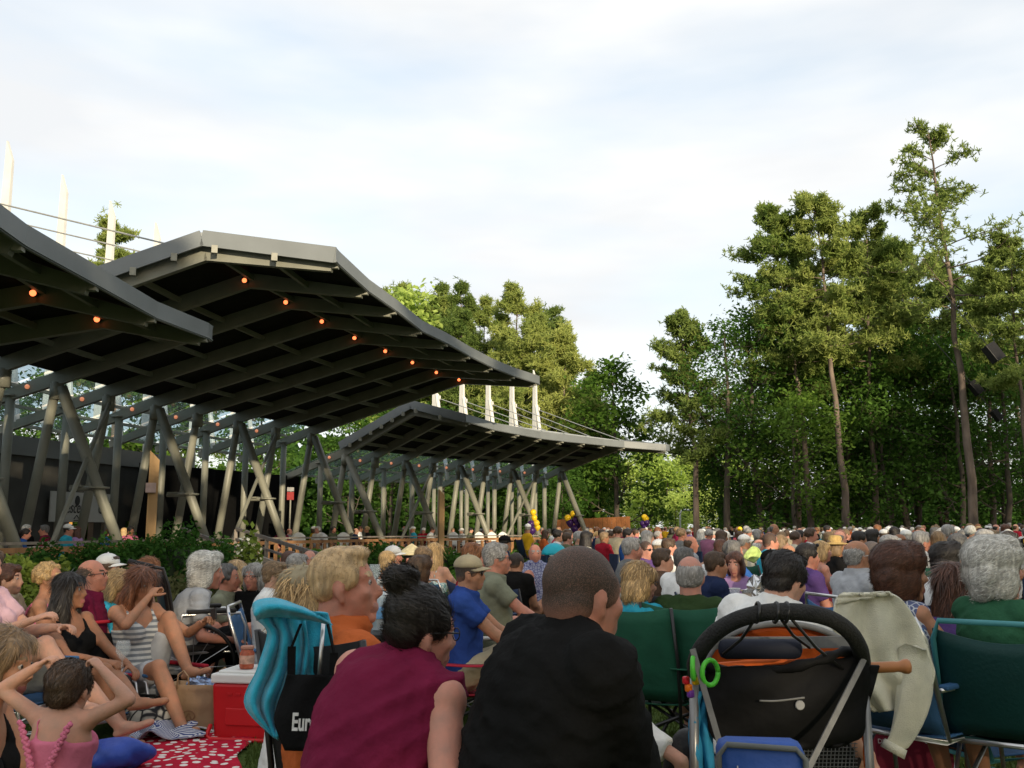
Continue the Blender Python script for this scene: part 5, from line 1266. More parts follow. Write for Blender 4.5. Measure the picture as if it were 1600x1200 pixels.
def tote():
    c = at(480, 1110, 2.66); root = empty('tote_bag', c, 0, 'black tote bag with white lettering hanging from the back of the black folding chair', 'bag'); m = cl('black')
    Lf = [(449, 1054), (443, 1075), (433, 1105), (430, 1130), (446, 1172)]; Rt = [(526, 1056), (528, 1075), (532, 1105), (534, 1130), (532, 1176)]
    def face(off, bul):
        def fn(u, v):
            a = curve_pts(Lf, v); e = curve_pts(Rt, v); p = a+(e-a)*u; d = off-bul*math.sin(math.pi*u)*(.3+.7*v); return at(float(p[0]), float(p[1]), 2.68+d+.008*math.sin(u*9+v*5))-c
        return fn
    b = MB(); b.sheet(face(0, .05), 16, 16, .006); b.build('front_panel', m, root, True); b = MB(); b.sheet(face(.06, -.04), 16, 16, .006); b.build('back_panel', m, root, True)
    for pts in ([(455, 1058), (456, 1010), (470, 975)], [(521, 1058), (522, 1020), (512, 975)]):
        b = MB(); q = [at(*p, 2.70)-c for p in pts]; b.beam(q[0], q[1], .022, .004); b.beam(q[1], q[2], .022, .004); b.build('strap', m, root)
    cu = bpy.data.curves.new('lettering', 'FONT'); cu.body = 'Euro'; cu.size = .062; cu.extrude = .002; cu.offset = .0012; o = bpy.data.objects.new('tmp_text', cu); COL.objects.link(o)
    dg = bpy.context.evaluated_depsgraph_get(); me = bpy.data.meshes.new_from_object(o.evaluated_get(dg)); bpy.data.objects.remove(o)
    lt = obj('lettering', me, root); me.materials.clear(); me.materials.append(cl('white')); lt.location = at(455, 1141, 2.612)-c; lt.rotation_euler = (R(84), 0, R(-4)); lt.scale = (.56, 1, 1)
tote()
b = MB(); p = at(498, 1030, 2.76); b.tube([(0, 0, -.10), (.01, 0, .10)], .006, 8); o = b.build('tent_pole', CHROME, None, True); o.location = p; tag(o, 'thin silver rod sticking out of the black tote bag', 'rod')
def text_mesh(body, size, mat, parent, loc, rot, scale=(1, 1, 1), name='lettering', align='CENTER', off=.0):
    cu = bpy.data.curves.new('lettering', 'FONT'); cu.body = body; cu.size = size; cu.extrude = .0015; cu.align_x = align; cu.offset = off; o = bpy.data.objects.new('tmp_text', cu); COL.objects.link(o)
    dg = bpy.context.evaluated_depsgraph_get(); me = bpy.data.meshes.new_from_object(o.evaluated_get(dg)); bpy.data.objects.remove(o); me.materials.clear(); me.materials.append(mat)
    lt = obj(name, me, parent); lt.location = loc; lt.rotation_euler = rot; lt.scale = scale; return lt
# ------------------------------------------------------------------ mother and toddler at the lower left
JN['mother'] = seat_person(10, 977, 3.3, 84, 'woman with light brown bob and black strap top in the lower left corner', chair=False, sex='f', hs=1.06, lean=4, curl=16, head=(6, -10, 0), sk_='tan', hair='sandy', style='bob', shirt=('tank', cl('black')), pants=('shorts', cl('black')), hip=None,
    arms=[L_(.02, .46, .22), L_(.34, .44, .14)], voxel=.0085, fingers=True, curlh=28, nstr=2600, legs=[(-.25, .62, .06), (.28, .62, .05)], palm=[(.6, -.5, 0), (-.6, -.6, 0)], arm_hint=[None, (.8, -.2, -.9)], fold=.004)
w, hd = JN['mother']['wr'][1]; x, y, d = basis(hd); b = MB()
b.tube([w-hd*.03+(x*math.cos(a)+y*math.sin(a))*.034 for a in np.linspace(0, 6.28, 17)], .007, 6); o = b.build('bracelet', CHROME, JN['mother']['root'], True)
JN['girl'] = seat_person(113, 1013, 3.0, 12, 'toddler girl in a ruffled pink top seen from behind with both fingers in her ears', chair=False, sex='f', s=.54, hs=.78, neck=-.05, hip=.44, lean=3, curl=4, head=(-4, -4, 0), sk_='light', hair='brown', style='short', shirt=('tank', cl('pink')), pants=('shorts', cl('pink')),
    voxel=.0065, fingers=True, arms=[L_(-.100, .02, .405), L_(.115, .02, .40)], arm_hint=[(-1, -.1, -.35), (1, -.1, -.35)], legs=[(-.07, 0, .04), (.07, 0, .04)], nstr=4000, strl=.022, fat=1.15, curlh=55, fold=.003, palm=[(1, .2, 0), (-1, .2, 0)])
b = MB(); M = JN['girl']['head']; h = JN['girl']['hip']
for sx in (-1, 1):
    b = MB()
    for i in range(26):
        t = i/25; p = Vector((sx*(.018+.062*t), -.072+.012*t, h+.115+.14*t)); b.ell(p+Vector((sx*.005*math.sin(i*2.1), -.006, 0)), (.0085, .007, .0075), Matrix.Rotation(i*.9, 3, 'Y'), 8)
    b.build('ruffle', cl('pink'), JN['girl']['root'], True)
# ------------------------------------------------------------------ people on the left
G_L = 'spectators in the left group'
def P(px, py, D, hd, label, **k):
    ch = k.pop('chair', None); k.setdefault('voxel', .0125); return seat_person(px, py, D, hd, label, chair=ch, **k)
P(-22, 874, 5.6, 98, 'person in a pale pink shirt cut off by the left edge, bare knees drawn up', sex='f', hip=.40, lean=-22, curl=20, sk_='light', hair='brown', style='bob', shirt=('short', cl('lpink')), pants=('shorts', cl('grey')), arms=[L_(-.1, .33, .30), L_(.12, .30, .36)], voxel=.011,
  legs=[(-.12, .72, .16, (0, .4, 1)), (.10, .62, .30, (0, .3, 1))], chair=('blue folding chair at the left edge', BLUE_CH, 'lawn'), fingers=True)
JN['l6'] = P(112, 893, 6.2, 116, 'young woman with long dark hair in a black tank top, legs crossed', sex='f', hs=1.04, lean=-24, curl=26, head=(-26, 4, 0), sk_='brown', hair='dark', style='long', shirt=('tank', cl('black')), pants=('shorts', cl('black')), fingers=True, voxel=.0085, nstr=2600,
  arms=[L_(-.10, .34, .20), L_(.07, .33, .24)], legs=[(.20, .74, .28, (0, .2, 1)), (.10, .56, .05, (.1, .4, 1))], curlh=[30, 65], chair=('blue folding chair with silver frame under the woman in the black tank top', BLUE_CH, 'lawn'), fold=.003)
JN['l7'] = P(222, 884, 6.6, 122, 'young woman in a striped top with one knee up, hand at her nose', sex='f', hs=1.04, lean=-16, curl=20, head=(-6, -10, 4), sk_='tan', hair='red', style='long', shirt=('tank', cloth((.62, .62, .60), 'striped_top', 'stripe', (.22, .24, .26), 9)), pants=('shorts', cl('lgrey')), fingers=True, voxel=.0085, nstr=2600,
  arms=[L_(-.24, .34, .40), lambda h: (.075, .155, h+.575)], arm_hint=[None, (.9, .2, -.8)], legs=[(-.10, .36, .34, (-.1, .4, 1)), (.14, .62, .05, (.2, .4, 1))], curlh=[50, 60], chair=('black folding chair with red armrests under the woman in stripes', BLACK_CH, 'lawn', None, None, RED_CH), fold=.004)
w, hd = JN['l7']['wr'][0]; o = MB(); o.box((0, 0, 0), (.075, .012, .13)); o = o.build('phone', BLACKP, None, bevel=.004); o.location = JN['l7']['M'] @ (w+hd*.09+Vector((0, .02, .02))); o.rotation_euler = (R(20), R(80), R(-40)); tag(o, 'dark phone in the raised hand of the woman in stripes', 'phone')
P(17, 880, 7.0, 88, 'brown haired boy in a tan shirt in profile near the left edge', sex='m', s=.86, hs=.97, sk_='light', hair='auburn', style='short', shirt=('short', cl('tan')), arms=[L_(-.05, .30, .22), L_(.08, .33, .20)], nstr=1500, pants=('shorts', cl('navy')), chair=('blue folding chair under the boy with the cup', BLUE_CH, 'camp'))
P(80, 878, 7.2, 76, 'woman with curly blond hair and pink halter strap in front of the light green bush', sex='f', sk_='tan', hair='blond', style='curly', shirt=('tank', cl('pink')), nstr=1800, head=(12, 4, 0), chair=('dark green folding chair of the curly haired woman', GREEN_CH, 'camp'))
P(147, 872, 6.8, 78, 'man with receding brown hair and glasses in a dark maroon shirt', sex='m', sk_='red', hair='brown', style='balding', shirt=('short', cl('maroon')), glasses='frame', nstr=1200, chair=('black folding chair of the man with glasses', BLACK_CH, 'camp'), head=(4, 4, 0))
P(172, 864, 8.2, 92, 'man in a white baseball cap in profile in front of the dark hedge', sex='m', sk_='red', hair='brown', style='short', shirt=('short', cl('mauve')), hat=('cap', cl('white')), nstr=600, chair=('black folding chair of the man in the white cap', BLACK_CH, 'camp'))
P(187, 891, 7.4, 74, 'woman with straight blond bob in a turquoise T-shirt looking down', sex='f', hs=1.15, lean=8, curl=22, head=(24, -22, 6), sk_='tan', hair='blond', style='bob', shirt=('short', cl('aqua')), nstr=2200, chair=('red and blue folding chair of the woman in turquoise', RED_CH, 'camp'))
P(236, 871, 7.6, 96, 'girl with a ginger ponytail in a white top bending forward in the sun', sex='f', lean=22, curl=20, head=(0, -10, 0), sk_='light', hair='ginger', style='pony', shirt=('tank', cl('white')), nstr=1200, arms=[L_(-.12, .5, .22), L_(.10, .52, .24)], chair=('grey folding chair of the ponytail girl', BLACK_CH, 'camp'))
JN['wc'] = P(326, 862, 7.2, 62, 'white haired woman in a pale grey shirt sitting in the wheelchair, seen from behind', chair=False, sex='f', hs=1.2, lean=8, curl=20, head=(8, -6, 0), sk_='red', hair='white', style='coif', shirt=('short', cl('lgrey')), pants=('long', cl('black')), nstr=2200, fat=1.15, voxel=.011, fold=.009, arms=[L_(-.2, .4, .12), L_(.24, .36, .16)])
P(358, 881, 8.2, 86, 'woman with curly grey hair in profile next to the wheelchair', sex='f', sk_='red', hair='dgrey', style='curly', shirt=('short', cl('sage')), nstr=1500)
P(373, 874, 9.0, 60, 'woman with glowing pale blond hair behind the curly grey haired woman', sex='f', sk_='light', hair='lblond', style='bob', shirt=('tank', cl('cream')), nstr=1500)
P(397, 879, 8.2, 195, 'grey haired woman facing the camera beside the blue striped chair', sex='f', sk_='red', hair='grey', style='bob', shirt=('short', cl('black')), nstr=1500, glasses='frame')
P(432, 876, 7.0, 84, 'boy with sandy hair and glasses in a white shirt', sex='m', s=.9, sk_='light', hair='sandy', style='short', shirt=('short', cl('white')), glasses='frame', nstr=1500, chair=('blue folding chair of the sandy haired boy', BLUE_CH, 'lawn'))
P(455, 859, 10.2, 70, 'man with cropped reddish hair in a pale green shirt', sex='m', sk_='red', hair='auburn', style='buzz', shirt=('short', cl('lime')))
P(467, 864, 8.6, 60, 'man with short grey hair seen from behind, left of the blond young man', sex='m', sk_='red', hair='grey', style='short', shirt=('short', cl('lime')), nstr=1000)
P(484, 858, 10.5, 165, 'pink faced man with glasses facing the camera, left of the blond young man', sex='m', sk_='pink', hair='grey', style='balding', shirt=('short', cl('lpink')), glasses='frame', nstr=500)
JN['cap'] = P(478, 882, 3.9, 62, 'woman in a beige cap with long blond hair behind the blond young man', sex='f', hs=1.05, chair=False, lean=-4, curl=6, head=(4, -4, 0), sk_='pink', hair='blond', style='long', shirt=('short', cl('white')), hat=('cap', cl('khaki')), nstr=2600, voxel=.010)
p = JN['cap']['root'].location; root = empty('camp_stool', (p.x, p.y, 0), .8, 'low stool under the woman in the beige cap', 'stool'); z = max(.15, JN['cap']['hip']-.10)
b = MB(); b.box((0, 0, z-.015), (.36, .34, .03)); b.build('seat', BLACK_CH, root, bevel=.01)
for sx in (-1, 1):
    for sy in (-1, 1): b = MB(); b.tube([(sx*.17, sy*.16, 0), (sx*.14, sy*.13, z-.02)], .011); b.build('leg', BLACKT, root, True)
# ------------------------------------------------------------------ people in the centre
P(608, 860, 10.5, 88, 'suntanned woman with short blond grey hair and bare shoulders', sex='f', sk_='tan', hair='blond', style='bob', shirt=('tank', cl('teal')), nstr=900, arms=[L_(-.1, .5, .30), L_(.12, .52, .32)])
P(616, 852, 11.5, 92, 'man in a white cap lifting a hand to his mouth near the hedge', sex='m', sk_='red', hair='grey', style='short', shirt=('short', cl('white')), hat=('cap', cl('white')), nstr=400, arms=[L_(-.1, .3, .1), lambda h: (.06, .2, h+.54)])
P(645, 857, 12, 80, 'person in a pale conical straw hat', sex='m', sk_='tan', hair='dark', style='short', shirt=('short', cl('blue')), hat=('cone', nmat('straw', (.55, .47, .28), .8, .2, 30)), nstr=0)
P(663, 854, 9.8, 78, 'woman with wavy light brown hair looking down at the long haired girl', sex='f', sk_='light', hair='sandy', style='bob', shirt=('tank', cl('tan')), nstr=1200, head=(8, -14, 0))
P(680, 847, 10.4, 30, 'girl with long straight blond hair in a teal patterned top, seen from behind', sex='f', sk_='light', hair='blond', style='long', shirt=('tank', cloth((.12, .32, .36), 'teal_print', 'floral', (.5, .6, .6), 30)), nstr=1600, arms=[L_(-.1, .2, .1), L_(.22, .36, .30)], chair=('blue canvas chair of the long haired girl', BLUE_CH, 'lawn'))
P(658, 868, 8.2, 42, 'woman with short brown hair in a lavender T-shirt with one arm stretched out', sex='f', sk_='light', hair='brown', style='coif', shirt=('short', cl('lav')), nstr=1400, arms=[L_(-.15, .3, .1), L_(.42, .30, .28)], arm_hint=[None, (.3, -.3, -1)])
P(742, 847, 8.2, 74, 'woman with auburn brown hair in a red top, in profile', sex='f', hs=1.06, sk_='pink', hair='ginger', style='bob', shirt=('short', cl('red')), nstr=1500, head=(14, 0, 0))
JN['c7'] = P(735, 866, 6.6, 92, 'man in a khaki cap and blue T-shirt sitting in the bright red folding chair', sex='m', hs=1.02, lean=-4, curl=16, sk_='tan', hair='dark', style='buzz', shirt=('short', cl('royal')), pants=('shorts', cl('khaki')), hat=('cap', cl('khaki')), glasses='dark', voxel=.0095, fingers=True,
  arms=[L_(-.15, .44, .14), L_(.17, .47, .12)], chair=('bright red folding chair of the man in the khaki cap', RED_CH, 'camp'), curlh=25)
P(777, 847, 7.4, 84, 'grey haired man with glasses in an olive T-shirt sitting in the pale plastic lawn chair', sex='m', hs=1.08, lean=-8, curl=14, sk_='red', hair='grey', style='short', shirt=('short', cl('sage')), pants=('shorts', cl('olive')), glasses='frame', voxel=.010, nstr=1500, arms=[L_(-.2, .42, .14), L_(.26, .42, .13)],
  chair=('pale sage lawn chair with white plastic armrests', SAGE_CH, 'lawn', None, None, WHITEP))
P(757, 876, 9.5, 60, 'brown haired child between the man in the khaki cap and the grey haired man', sex='m', s=.75, sk_='tan', hair='brown', style='short', shirt=('short', cl('aqua')), nstr=600)
P(808, 862, 10.8, 40, 'man with a dark crew cut in a black shirt, seen from behind the navy chair', sex='m', sk_='tan', hair='dark', style='buzz', shirt=('short', cl('charcoal')), chair=('navy folding chair with a tall back beside the grey haired man', NAVY_CH, 'camp'))
P(836, 849, 11.5, 176, 'bald man in a blue patterned shirt facing the camera with one bare knee up', sex='m', sk_='red', hair='grey', style='balding', shirt=('short', cloth((.08, .09, .22), 'blue_print', 'floral', (.3, .32, .45), 30), 'collar'), pants=('shorts', cl('khaki')), nstr=300, legs=[(-.12, .45, .06), (.05, .42, .48, (0, .2, 1))])
P(790, 836, 15.5, 88, 'man in a dark grey beanie cap in front of the railing', sex='m', sk_='tan', hair='dark', style='short', shirt=('short', cl('navy')), nstr=0, hat=('cap', cl('charcoal')))
P(825, 818, 26, 70, 'man in a white cap and bright yellow T-shirt standing taller than the seated crowd', sex='m', hs=1.1, fat=1.25, sk_='tan', hair='grey', style='short', hat=('cap', cl('white')), shirt=('short', cl('yellow')), nstr=0, head=(-60, 0, 0), chair=('tall camp chair under the man in yellow', NAVY_CH, 'camp'))
# ------------------------------------------------------------------ people on the right
P(988, 839, 9.6, 82, 'grey haired man in a grey green T-shirt rising above the row left of centre', sex='m', hs=1.05, sk_='red', hair='grey', style='short', shirt=('short', cl('grey')), nstr=900)
P(1010, 844, 12, 140, 'man with dark glasses and cropped hair facing right of the camera', sex='m', sk_='pink', hair='brown', style='buzz', shirt=('short', cl('purple')), glasses='dark')
P(1031, 842, 13.5, 88, 'woman in a white cap with brown hair below it', sex='f', sk_='light', hair='sandy', style='bob', shirt=('short', cl('white')), hat=('cap', cl('white')), nstr=400)
P(1046, 840, 12.5, 80, 'man with brown hair right of the woman in the white cap', sex='m', sk_='pink', hair='brown', style='short', shirt=('short', cl('white')), nstr=500)
P(1036, 856, 9.2, 78, 'youth with dark brown hair in a navy chair behind the green chairs', sex='m', sk_='light', hair='brown', style='short', shirt=('short', cl('brown')), nstr=900, chair=('navy folding chair of the dark haired youth', NAVY_CH, 'camp'), head=(12, 4, 0))
P(1070, 854, 8.4, 60, 'person with dark grey hair in a white T-shirt, one bare arm raised behind the head', sex='m', sk_='light', hair='dgrey', style='short', shirt=('short', cl('white')), nstr=900, arms=[L_(-.1, .35, .1), lambda h: (.09, .02, h+.56)], arm_hint=[None, (1, .3, -.1)], fat=1.1)
P(1080, 836, 13, 85, 'bald man in a pale grey shirt behind the raised arm', sex='m', sk_='red', hair='brown', style='balding', shirt=('short', cl('lgrey')), nstr=300)
JN['r8'] = P(1000, 876, 5.7, 48, 'woman with straight golden brown hair and glasses in the left green folding chair', chair=False, sex='f', s=.88, hs=1.04, lean=-30, curl=22, sk_='light', hair='blond', style='bob', shirt=('short', cl('teal')), glasses='frame', nstr=2600, head=(26, -8, 0), voxel=.010)
JN['r9'] = P(1078, 866, 5.6, 40, 'bald man with a white hair fringe in the right green folding chair', chair=False, sex='m', s=.90, hs=1.08, fat=1.15, lean=-30, curl=22, sk_='pink', hair='grey', style='balding', shirt=('short', cl('dgreen')), nstr=500, head=(-22, -4, 0), voxel=.0095, arms=[L_(-.2, .4, .12), L_(.30, .38, .12)])
for J_, lb, dx in ((JN['r8'], 'left of the two dark green folding chairs seen from behind', 0), (JN['r9'], 'right of the two dark green folding chairs seen from behind', 0)):
    l = J_['root'].location; fold_chair(lb, GREEN_CH, max(.22, J_['hip']-.12), 'camp', None, (l.x+.035, l.y+.035, 0), -R(36), back=.52, w=.52)
P(1119, 861, 8.0, 84, 'boy with cropped brown hair in a navy T-shirt behind the raised elbow', sex='m', s=.95, sk_='tan', hair='brown', style='short', shirt=('short', cl('navy')), nstr=900)
P(1148, 861, 9.0, 200, 'woman in a lavender T-shirt facing the camera behind the black tray table', sex='f', sk_='pink', hair='auburn', style='bob', shirt=('short', cl('lav'), 'scoop'), nstr=700, arms=[L_(-.2, .34, .14), L_(.16, .36, .14)], head=(10, -6, 0))
P(1147, 844, 10.5, 70, 'woman with curly grey hair in a bright blue T-shirt', sex='f', hs=1.1, sk_='red', hair='dgrey', style='curly', shirt=('short', cl('blue')), nstr=800, fat=1.2, arms=[L_(-.1, .35, .1), L_(.2, .5, .1)])
P(1128, 842, 12.2, 80, 'woman with a dark brown bob behind the boy', sex='f', sk_='tan', hair='auburn', style='bob', shirt=('short', cl('mauve')), nstr=400)
P(1204, 831, 12, 82, 'man with close cropped grey brown hair in a teal polo shirt', sex='m', hs=1.08, sk_='red', hair='brown', style='buzz', shirt=('short', cl('aqua'), 'collar'))
P(1221, 835, 13, 84, 'sandy haired woman right of the man in the teal polo shirt', sex='f', sk_='light', hair='sandy', style='bob', shirt=('short', cl('lgrey')), nstr=400)
P(1187, 841, 13.5, 80, 'pink scalped balding man left of the teal polo shirt', sex='m', sk_='pink', hair='white', style='balding', shirt=('short', cl('cream')), nstr=300)
P(1232, 849, 10.2, 60, 'bald man with a tanned scalp behind the dark haired man in white', sex='m', sk_='tan', hair='dgrey', style='balding', shirt=('short', cl('grey')), nstr=300)
P(1206, 858, 8.6, 60, 'person in a dark cap half hidden by the dark haired man in white', sex='m', sk_='tan', hair='dark', style='short', shirt=('short', cl('black')), hat=('cap', cl('black')), nstr=0)
JN['r19'] = P(1226, 860, 4.1, 46, 'man with thick dark hair in a white polo shirt, seen from behind', sex='m', hs=1.04, lean=4, curl=24, side=10, head=(10, -8, 6), fat=1.12, sk_='light', hair='dark', style='short', shirt=('short', cl('white'), 'collar'), pants=('shorts', cl('navy')), voxel=.0095, nstr=3000, fold=.008,
  legs=[(-.30, .42, .30, (-.6, .2, 1)), (.2, .6, .06)], arms=[L_(-.30, .42, .30), L_(.45, .05, .0)], chair=False)
l = JN['r19']['root'].location; fold_chair('low black folding chair of the man in the white polo shirt', BLACK_CH, max(.15, JN['r19']['hip']-.12), 'camp', None, (l.x+.20, l.y+.14, 0), -R(24), back=.46, w=.50)
P(1262, 848, 8.4, 80, 'man with dark hair and sunglasses on his head in a navy folding chair', sex='m', sk_='red', hair='dark', style='short', shirt=('short', cl('purple')), glasses='top', nstr=900, chair=('navy folding chair with a tall back behind the man in white', NAVY_CH, 'camp'))
P(1284, 844, 10.5, 88, 'blond woman in a coral red top', sex='f', sk_='pink', hair='blond', style='bob', shirt=('tank', cl('coral')), nstr=600)
P(1306, 838, 11.5, 84, 'person in a wide golden straw hat', sex='f', sk_='tan', hair='sandy', style='bob', shirt=('short', cl('black')), hat=('straw', nmat('straw_gold', (.42, .28, .10), .8, .2, 30)), nstr=0)
P(1340, 842, 6.9, 76, 'balding man with glasses in a light grey shirt in a blue folding chair', sex='m', hs=1.06, sk_='tan', hair='grey', style='balding', shirt=('long', cl('lgrey'), 'collar'), glasses='wire', nstr=900, voxel=.010, fold=.008, chair=('blue folding chair with black top edge under the man in light grey', BLUE_CH, 'lawn'))
P(1364, 844, 8.6, 88, 'sunburnt man with cropped grey hair in a red shirt', sex='m', sk_='red', hair='dgrey', style='buzz', shirt=('short', cl('red')))
JN['r25'] = P(1408, 847, 4.4, 62, 'woman with a full reddish brown hairdo in a blue and white patterned sleeveless dress', chair=False, sex='f', s=.80, hs=1.16, lean=-4, curl=18, head=(20, -2, 0), fat=1.16, sk_='tan', hair='auburn', style='coif', shirt=('sleeveless', cloth((.50, .52, .56), 'blue_white_print', 'floral', (.10, .12, .22), 34)), pants=('skirt', cl('navy')), voxel=.0085, nstr=5200, strl=.04, arms=[L_(-.15, .36, .12), L_(.24, .30, .14)])
P(1482, 847, 6.6, 74, 'woman with black hair pinned up, in profile above the brown haired woman', sex='f', hs=1.04, sk_='light', hair='dark', style='coif', shirt=('short', cl('white')), nstr=1500, head=(14, 4, 0))
P(1494, 878, 4.9, 70, 'woman with long reddish brown hair hanging over a blue folding chair', sex='f', hs=1.08, sk_='tan', hair='auburn', style='long', shirt=('short', cl('purple')), nstr=4000, strl=.10, voxel=.010, head=(16, 8, 10), chair=('blue folding chair with a teal tube frame under the long haired woman', BLUE_CH, 'lawn', None, TEALF))
JN['r28'] = P(1554, 838, 4.3, 62, 'white haired woman in a green T-shirt at the right edge', chair=False, sex='f', s=.84, hs=1.22, lean=-6, curl=16, head=(16, 0, 0), fat=1.15, sk_='red', hair='white', style='coif', shirt=('short', cl('green')), pants=('shorts', cl('khaki')), voxel=.0085, nstr=5200, strl=.04, legs=[(-.12, .62, .05), (.16, .60, .05)])
P(1497, 833, 8.4, 60, 'grey haired man with sunglasses pushed back on his head', sex='m', sk_='tan', hair='dgrey', style='short', shirt=('short', cl('grey')), glasses='top', nstr=700)
P(1465, 829, 11, 30, 'woman with straight light brown hair seen from behind', sex='f', sk_='light', hair='sandy', style='long', shirt=('short', cl('white')), nstr=500)
P(1440, 829, 11, 80, 'grey haired man in a white shirt with a dark strap', sex='m', hs=1.08, sk_='red', hair='grey', style='short', shirt=('short', cl('white')), nstr=500)
P(1482, 819, 15, 78, 'grey haired person sitting taller than the far rows', sex='m', hs=1.15, sk_='tan', hair='grey', style='short', shirt=('short', cl('brown')), nstr=300)
P(1518, 821, 17, 80, 'white haired person in a bright turquoise T-shirt in the far rows at the right', sex='f', hs=1.1, sk_='light', hair='white', style='curly', shirt=('short', cl('aqua')), nstr=0)
# ------------------------------------------------------------------ green chair, cardigan, bags at the lower right
l = JN['r28']['root'].location
fold_chair('dark green folding chair with a teal tube frame at the right edge, seen from behind', TEAL_CH, JN['r28']['hip']-.12, 'lawn', None, (l.x+.08, l.y-.01, 0), -R(34), back=.47, w=.54, frame=None, arm=TEALF)
l = JN['r25']['root'].location
fold_chair('silver framed folding chair under the cream cardigan', BLUE_CH, JN['r25']['hip']-.12, 'lawn', None, (l.x+.08, l.y+.06, 0), -R(50), back=.47, w=.50)
KNIT = nmat('cream_knit', (.62, .60, .47), .95, .08, 20, .4, 240, sheen=.4)
o, c0 = drape('cardigan', 'cream knitted cardigan draped over a chair back with one sleeve hanging down', 'cardigan', KNIT, [(1308, 934), (1303, 955), (1304, 1010), (1316, 1060), (1340, 1085), (1366, 1112)], [(1388, 926), (1412, 940), (1438, 985), (1454, 1030), (1460, 1062), (1436, 1108)], 3.98, 2.6, .03, nu=46, nv=40, t=.012)
drape('collar_fold', '', '', KNIT, [(1306, 944), (1309, 931), (1320, 927)], [(1380, 930), (1388, 925), (1395, 931)], 3.96, 2.3, .012, par=o, c=c0, nu=24, nv=8, t=.012)
b = MB(); sp = [(1428, 1010, .056), (1432, 1050, .068), (1428, 1085, .073), (1422, 1115, .066), (1412, 1142, .057), (1402, 1160, .047), (1398, 1168, .044)]
V = []; nn = 22
for i, (px, py, r) in enumerate(sp):
    p = at(px, py, 3.96)-c0
    for j in range(nn):
        a = 6.283*j/nn; rr = r*(1+.13*math.sin(3*a+i*.5)+.05*math.sin(7*a)); V.append(p+Vector((rr*math.cos(a), rr*.5*math.sin(a), .012*math.sin(2*a))))
b.add(V, [(i*nn+j, i*nn+(j+1) % nn, (i+1)*nn+(j+1) % nn, (i+1)*nn+j) for i in range(len(sp)-1) for j in range(nn)]+[tuple(range(nn)), tuple((len(sp)-1)*nn+j for j in range(nn))]); b.build('sleeve', KNIT, o, True, sub=1)
b = MB(); q = at(1400, 1163, 3.96)-c0; q2 = at(1394, 1176, 3.96)-c0; b.tube([q, q2], [.045, .049], 18); b.build('cuff', KNIT, o, True)
def paper_bag():
    c = at(1425, 1188, 5.0); c.z = 0; root = empty('shopping_bag', c, R(-12), 'maroon paper shopping bag with white lettering on the grass under the cardigan', 'bag'); m = nmat('maroon_paper', (.17, .008, .028), .45, .08, 4); w, d, h = .36, .16, .33
    b = MB(); b.box((0, 0, h/2), (w, d, h)); o = b.build('body', m, root, bevel=.006)
    wt = nmat('print_white', (.62, .60, .58), .7)
    for i, (t, s_) in enumerate((('HEALTHY', .030), ('FOOD', .030), ('DIALOGUE', .030), ('SINCE 2002', .014))): text_mesh(t, s_, wt, root, (-.095, -d/2-.003, h-.045-.038*i+(.008 if i == 3 else 0)), (R(90), 0, 0))
    for x0 in (.07, .12):
        b = MB(); b.tube([(x0+.026*math.cos(a), -d/2-.002, h-.09+.026*math.sin(a)) for a in np.linspace(0, 6.28, 20)], .0015, 4); b.build('ring_emblem', wt, root)
    b = MB(); b.ell((-.08, 0, h+.02), (.09, .07, .06)); b.ell((-.02, .02, h+.0), (.08, .06, .05)); b.build('contents', cl('charcoal'), root, True)
    for y in (-d/2+.005, d/2-.005):
        b = MB(); b.tube([(-.07, y, h-.01), (-.06, y, h+.09), (0, y, h+.12), (.06, y, h+.09), (.07, y, h-.01)], .005, 6); b.build('handle', m, root, True)
paper_bag()
b = MB(); p = at(1508, 1108, 5.3); b.v = []; V0, F0 = P_ell((0, 0, 0), (.085, .06, .085), None, 16); V0 += rng.normal(size=V0.shape)*.006; b.add(V0, F0); o = b.build('blue_bag', nmat('blue_plastic', (.06, .22, .62), .35, .2, 12), None, True); o.location = (p.x, p.y, p.z); tag(o, 'crumpled bright blue plastic bag under the green folding chair', 'bag')
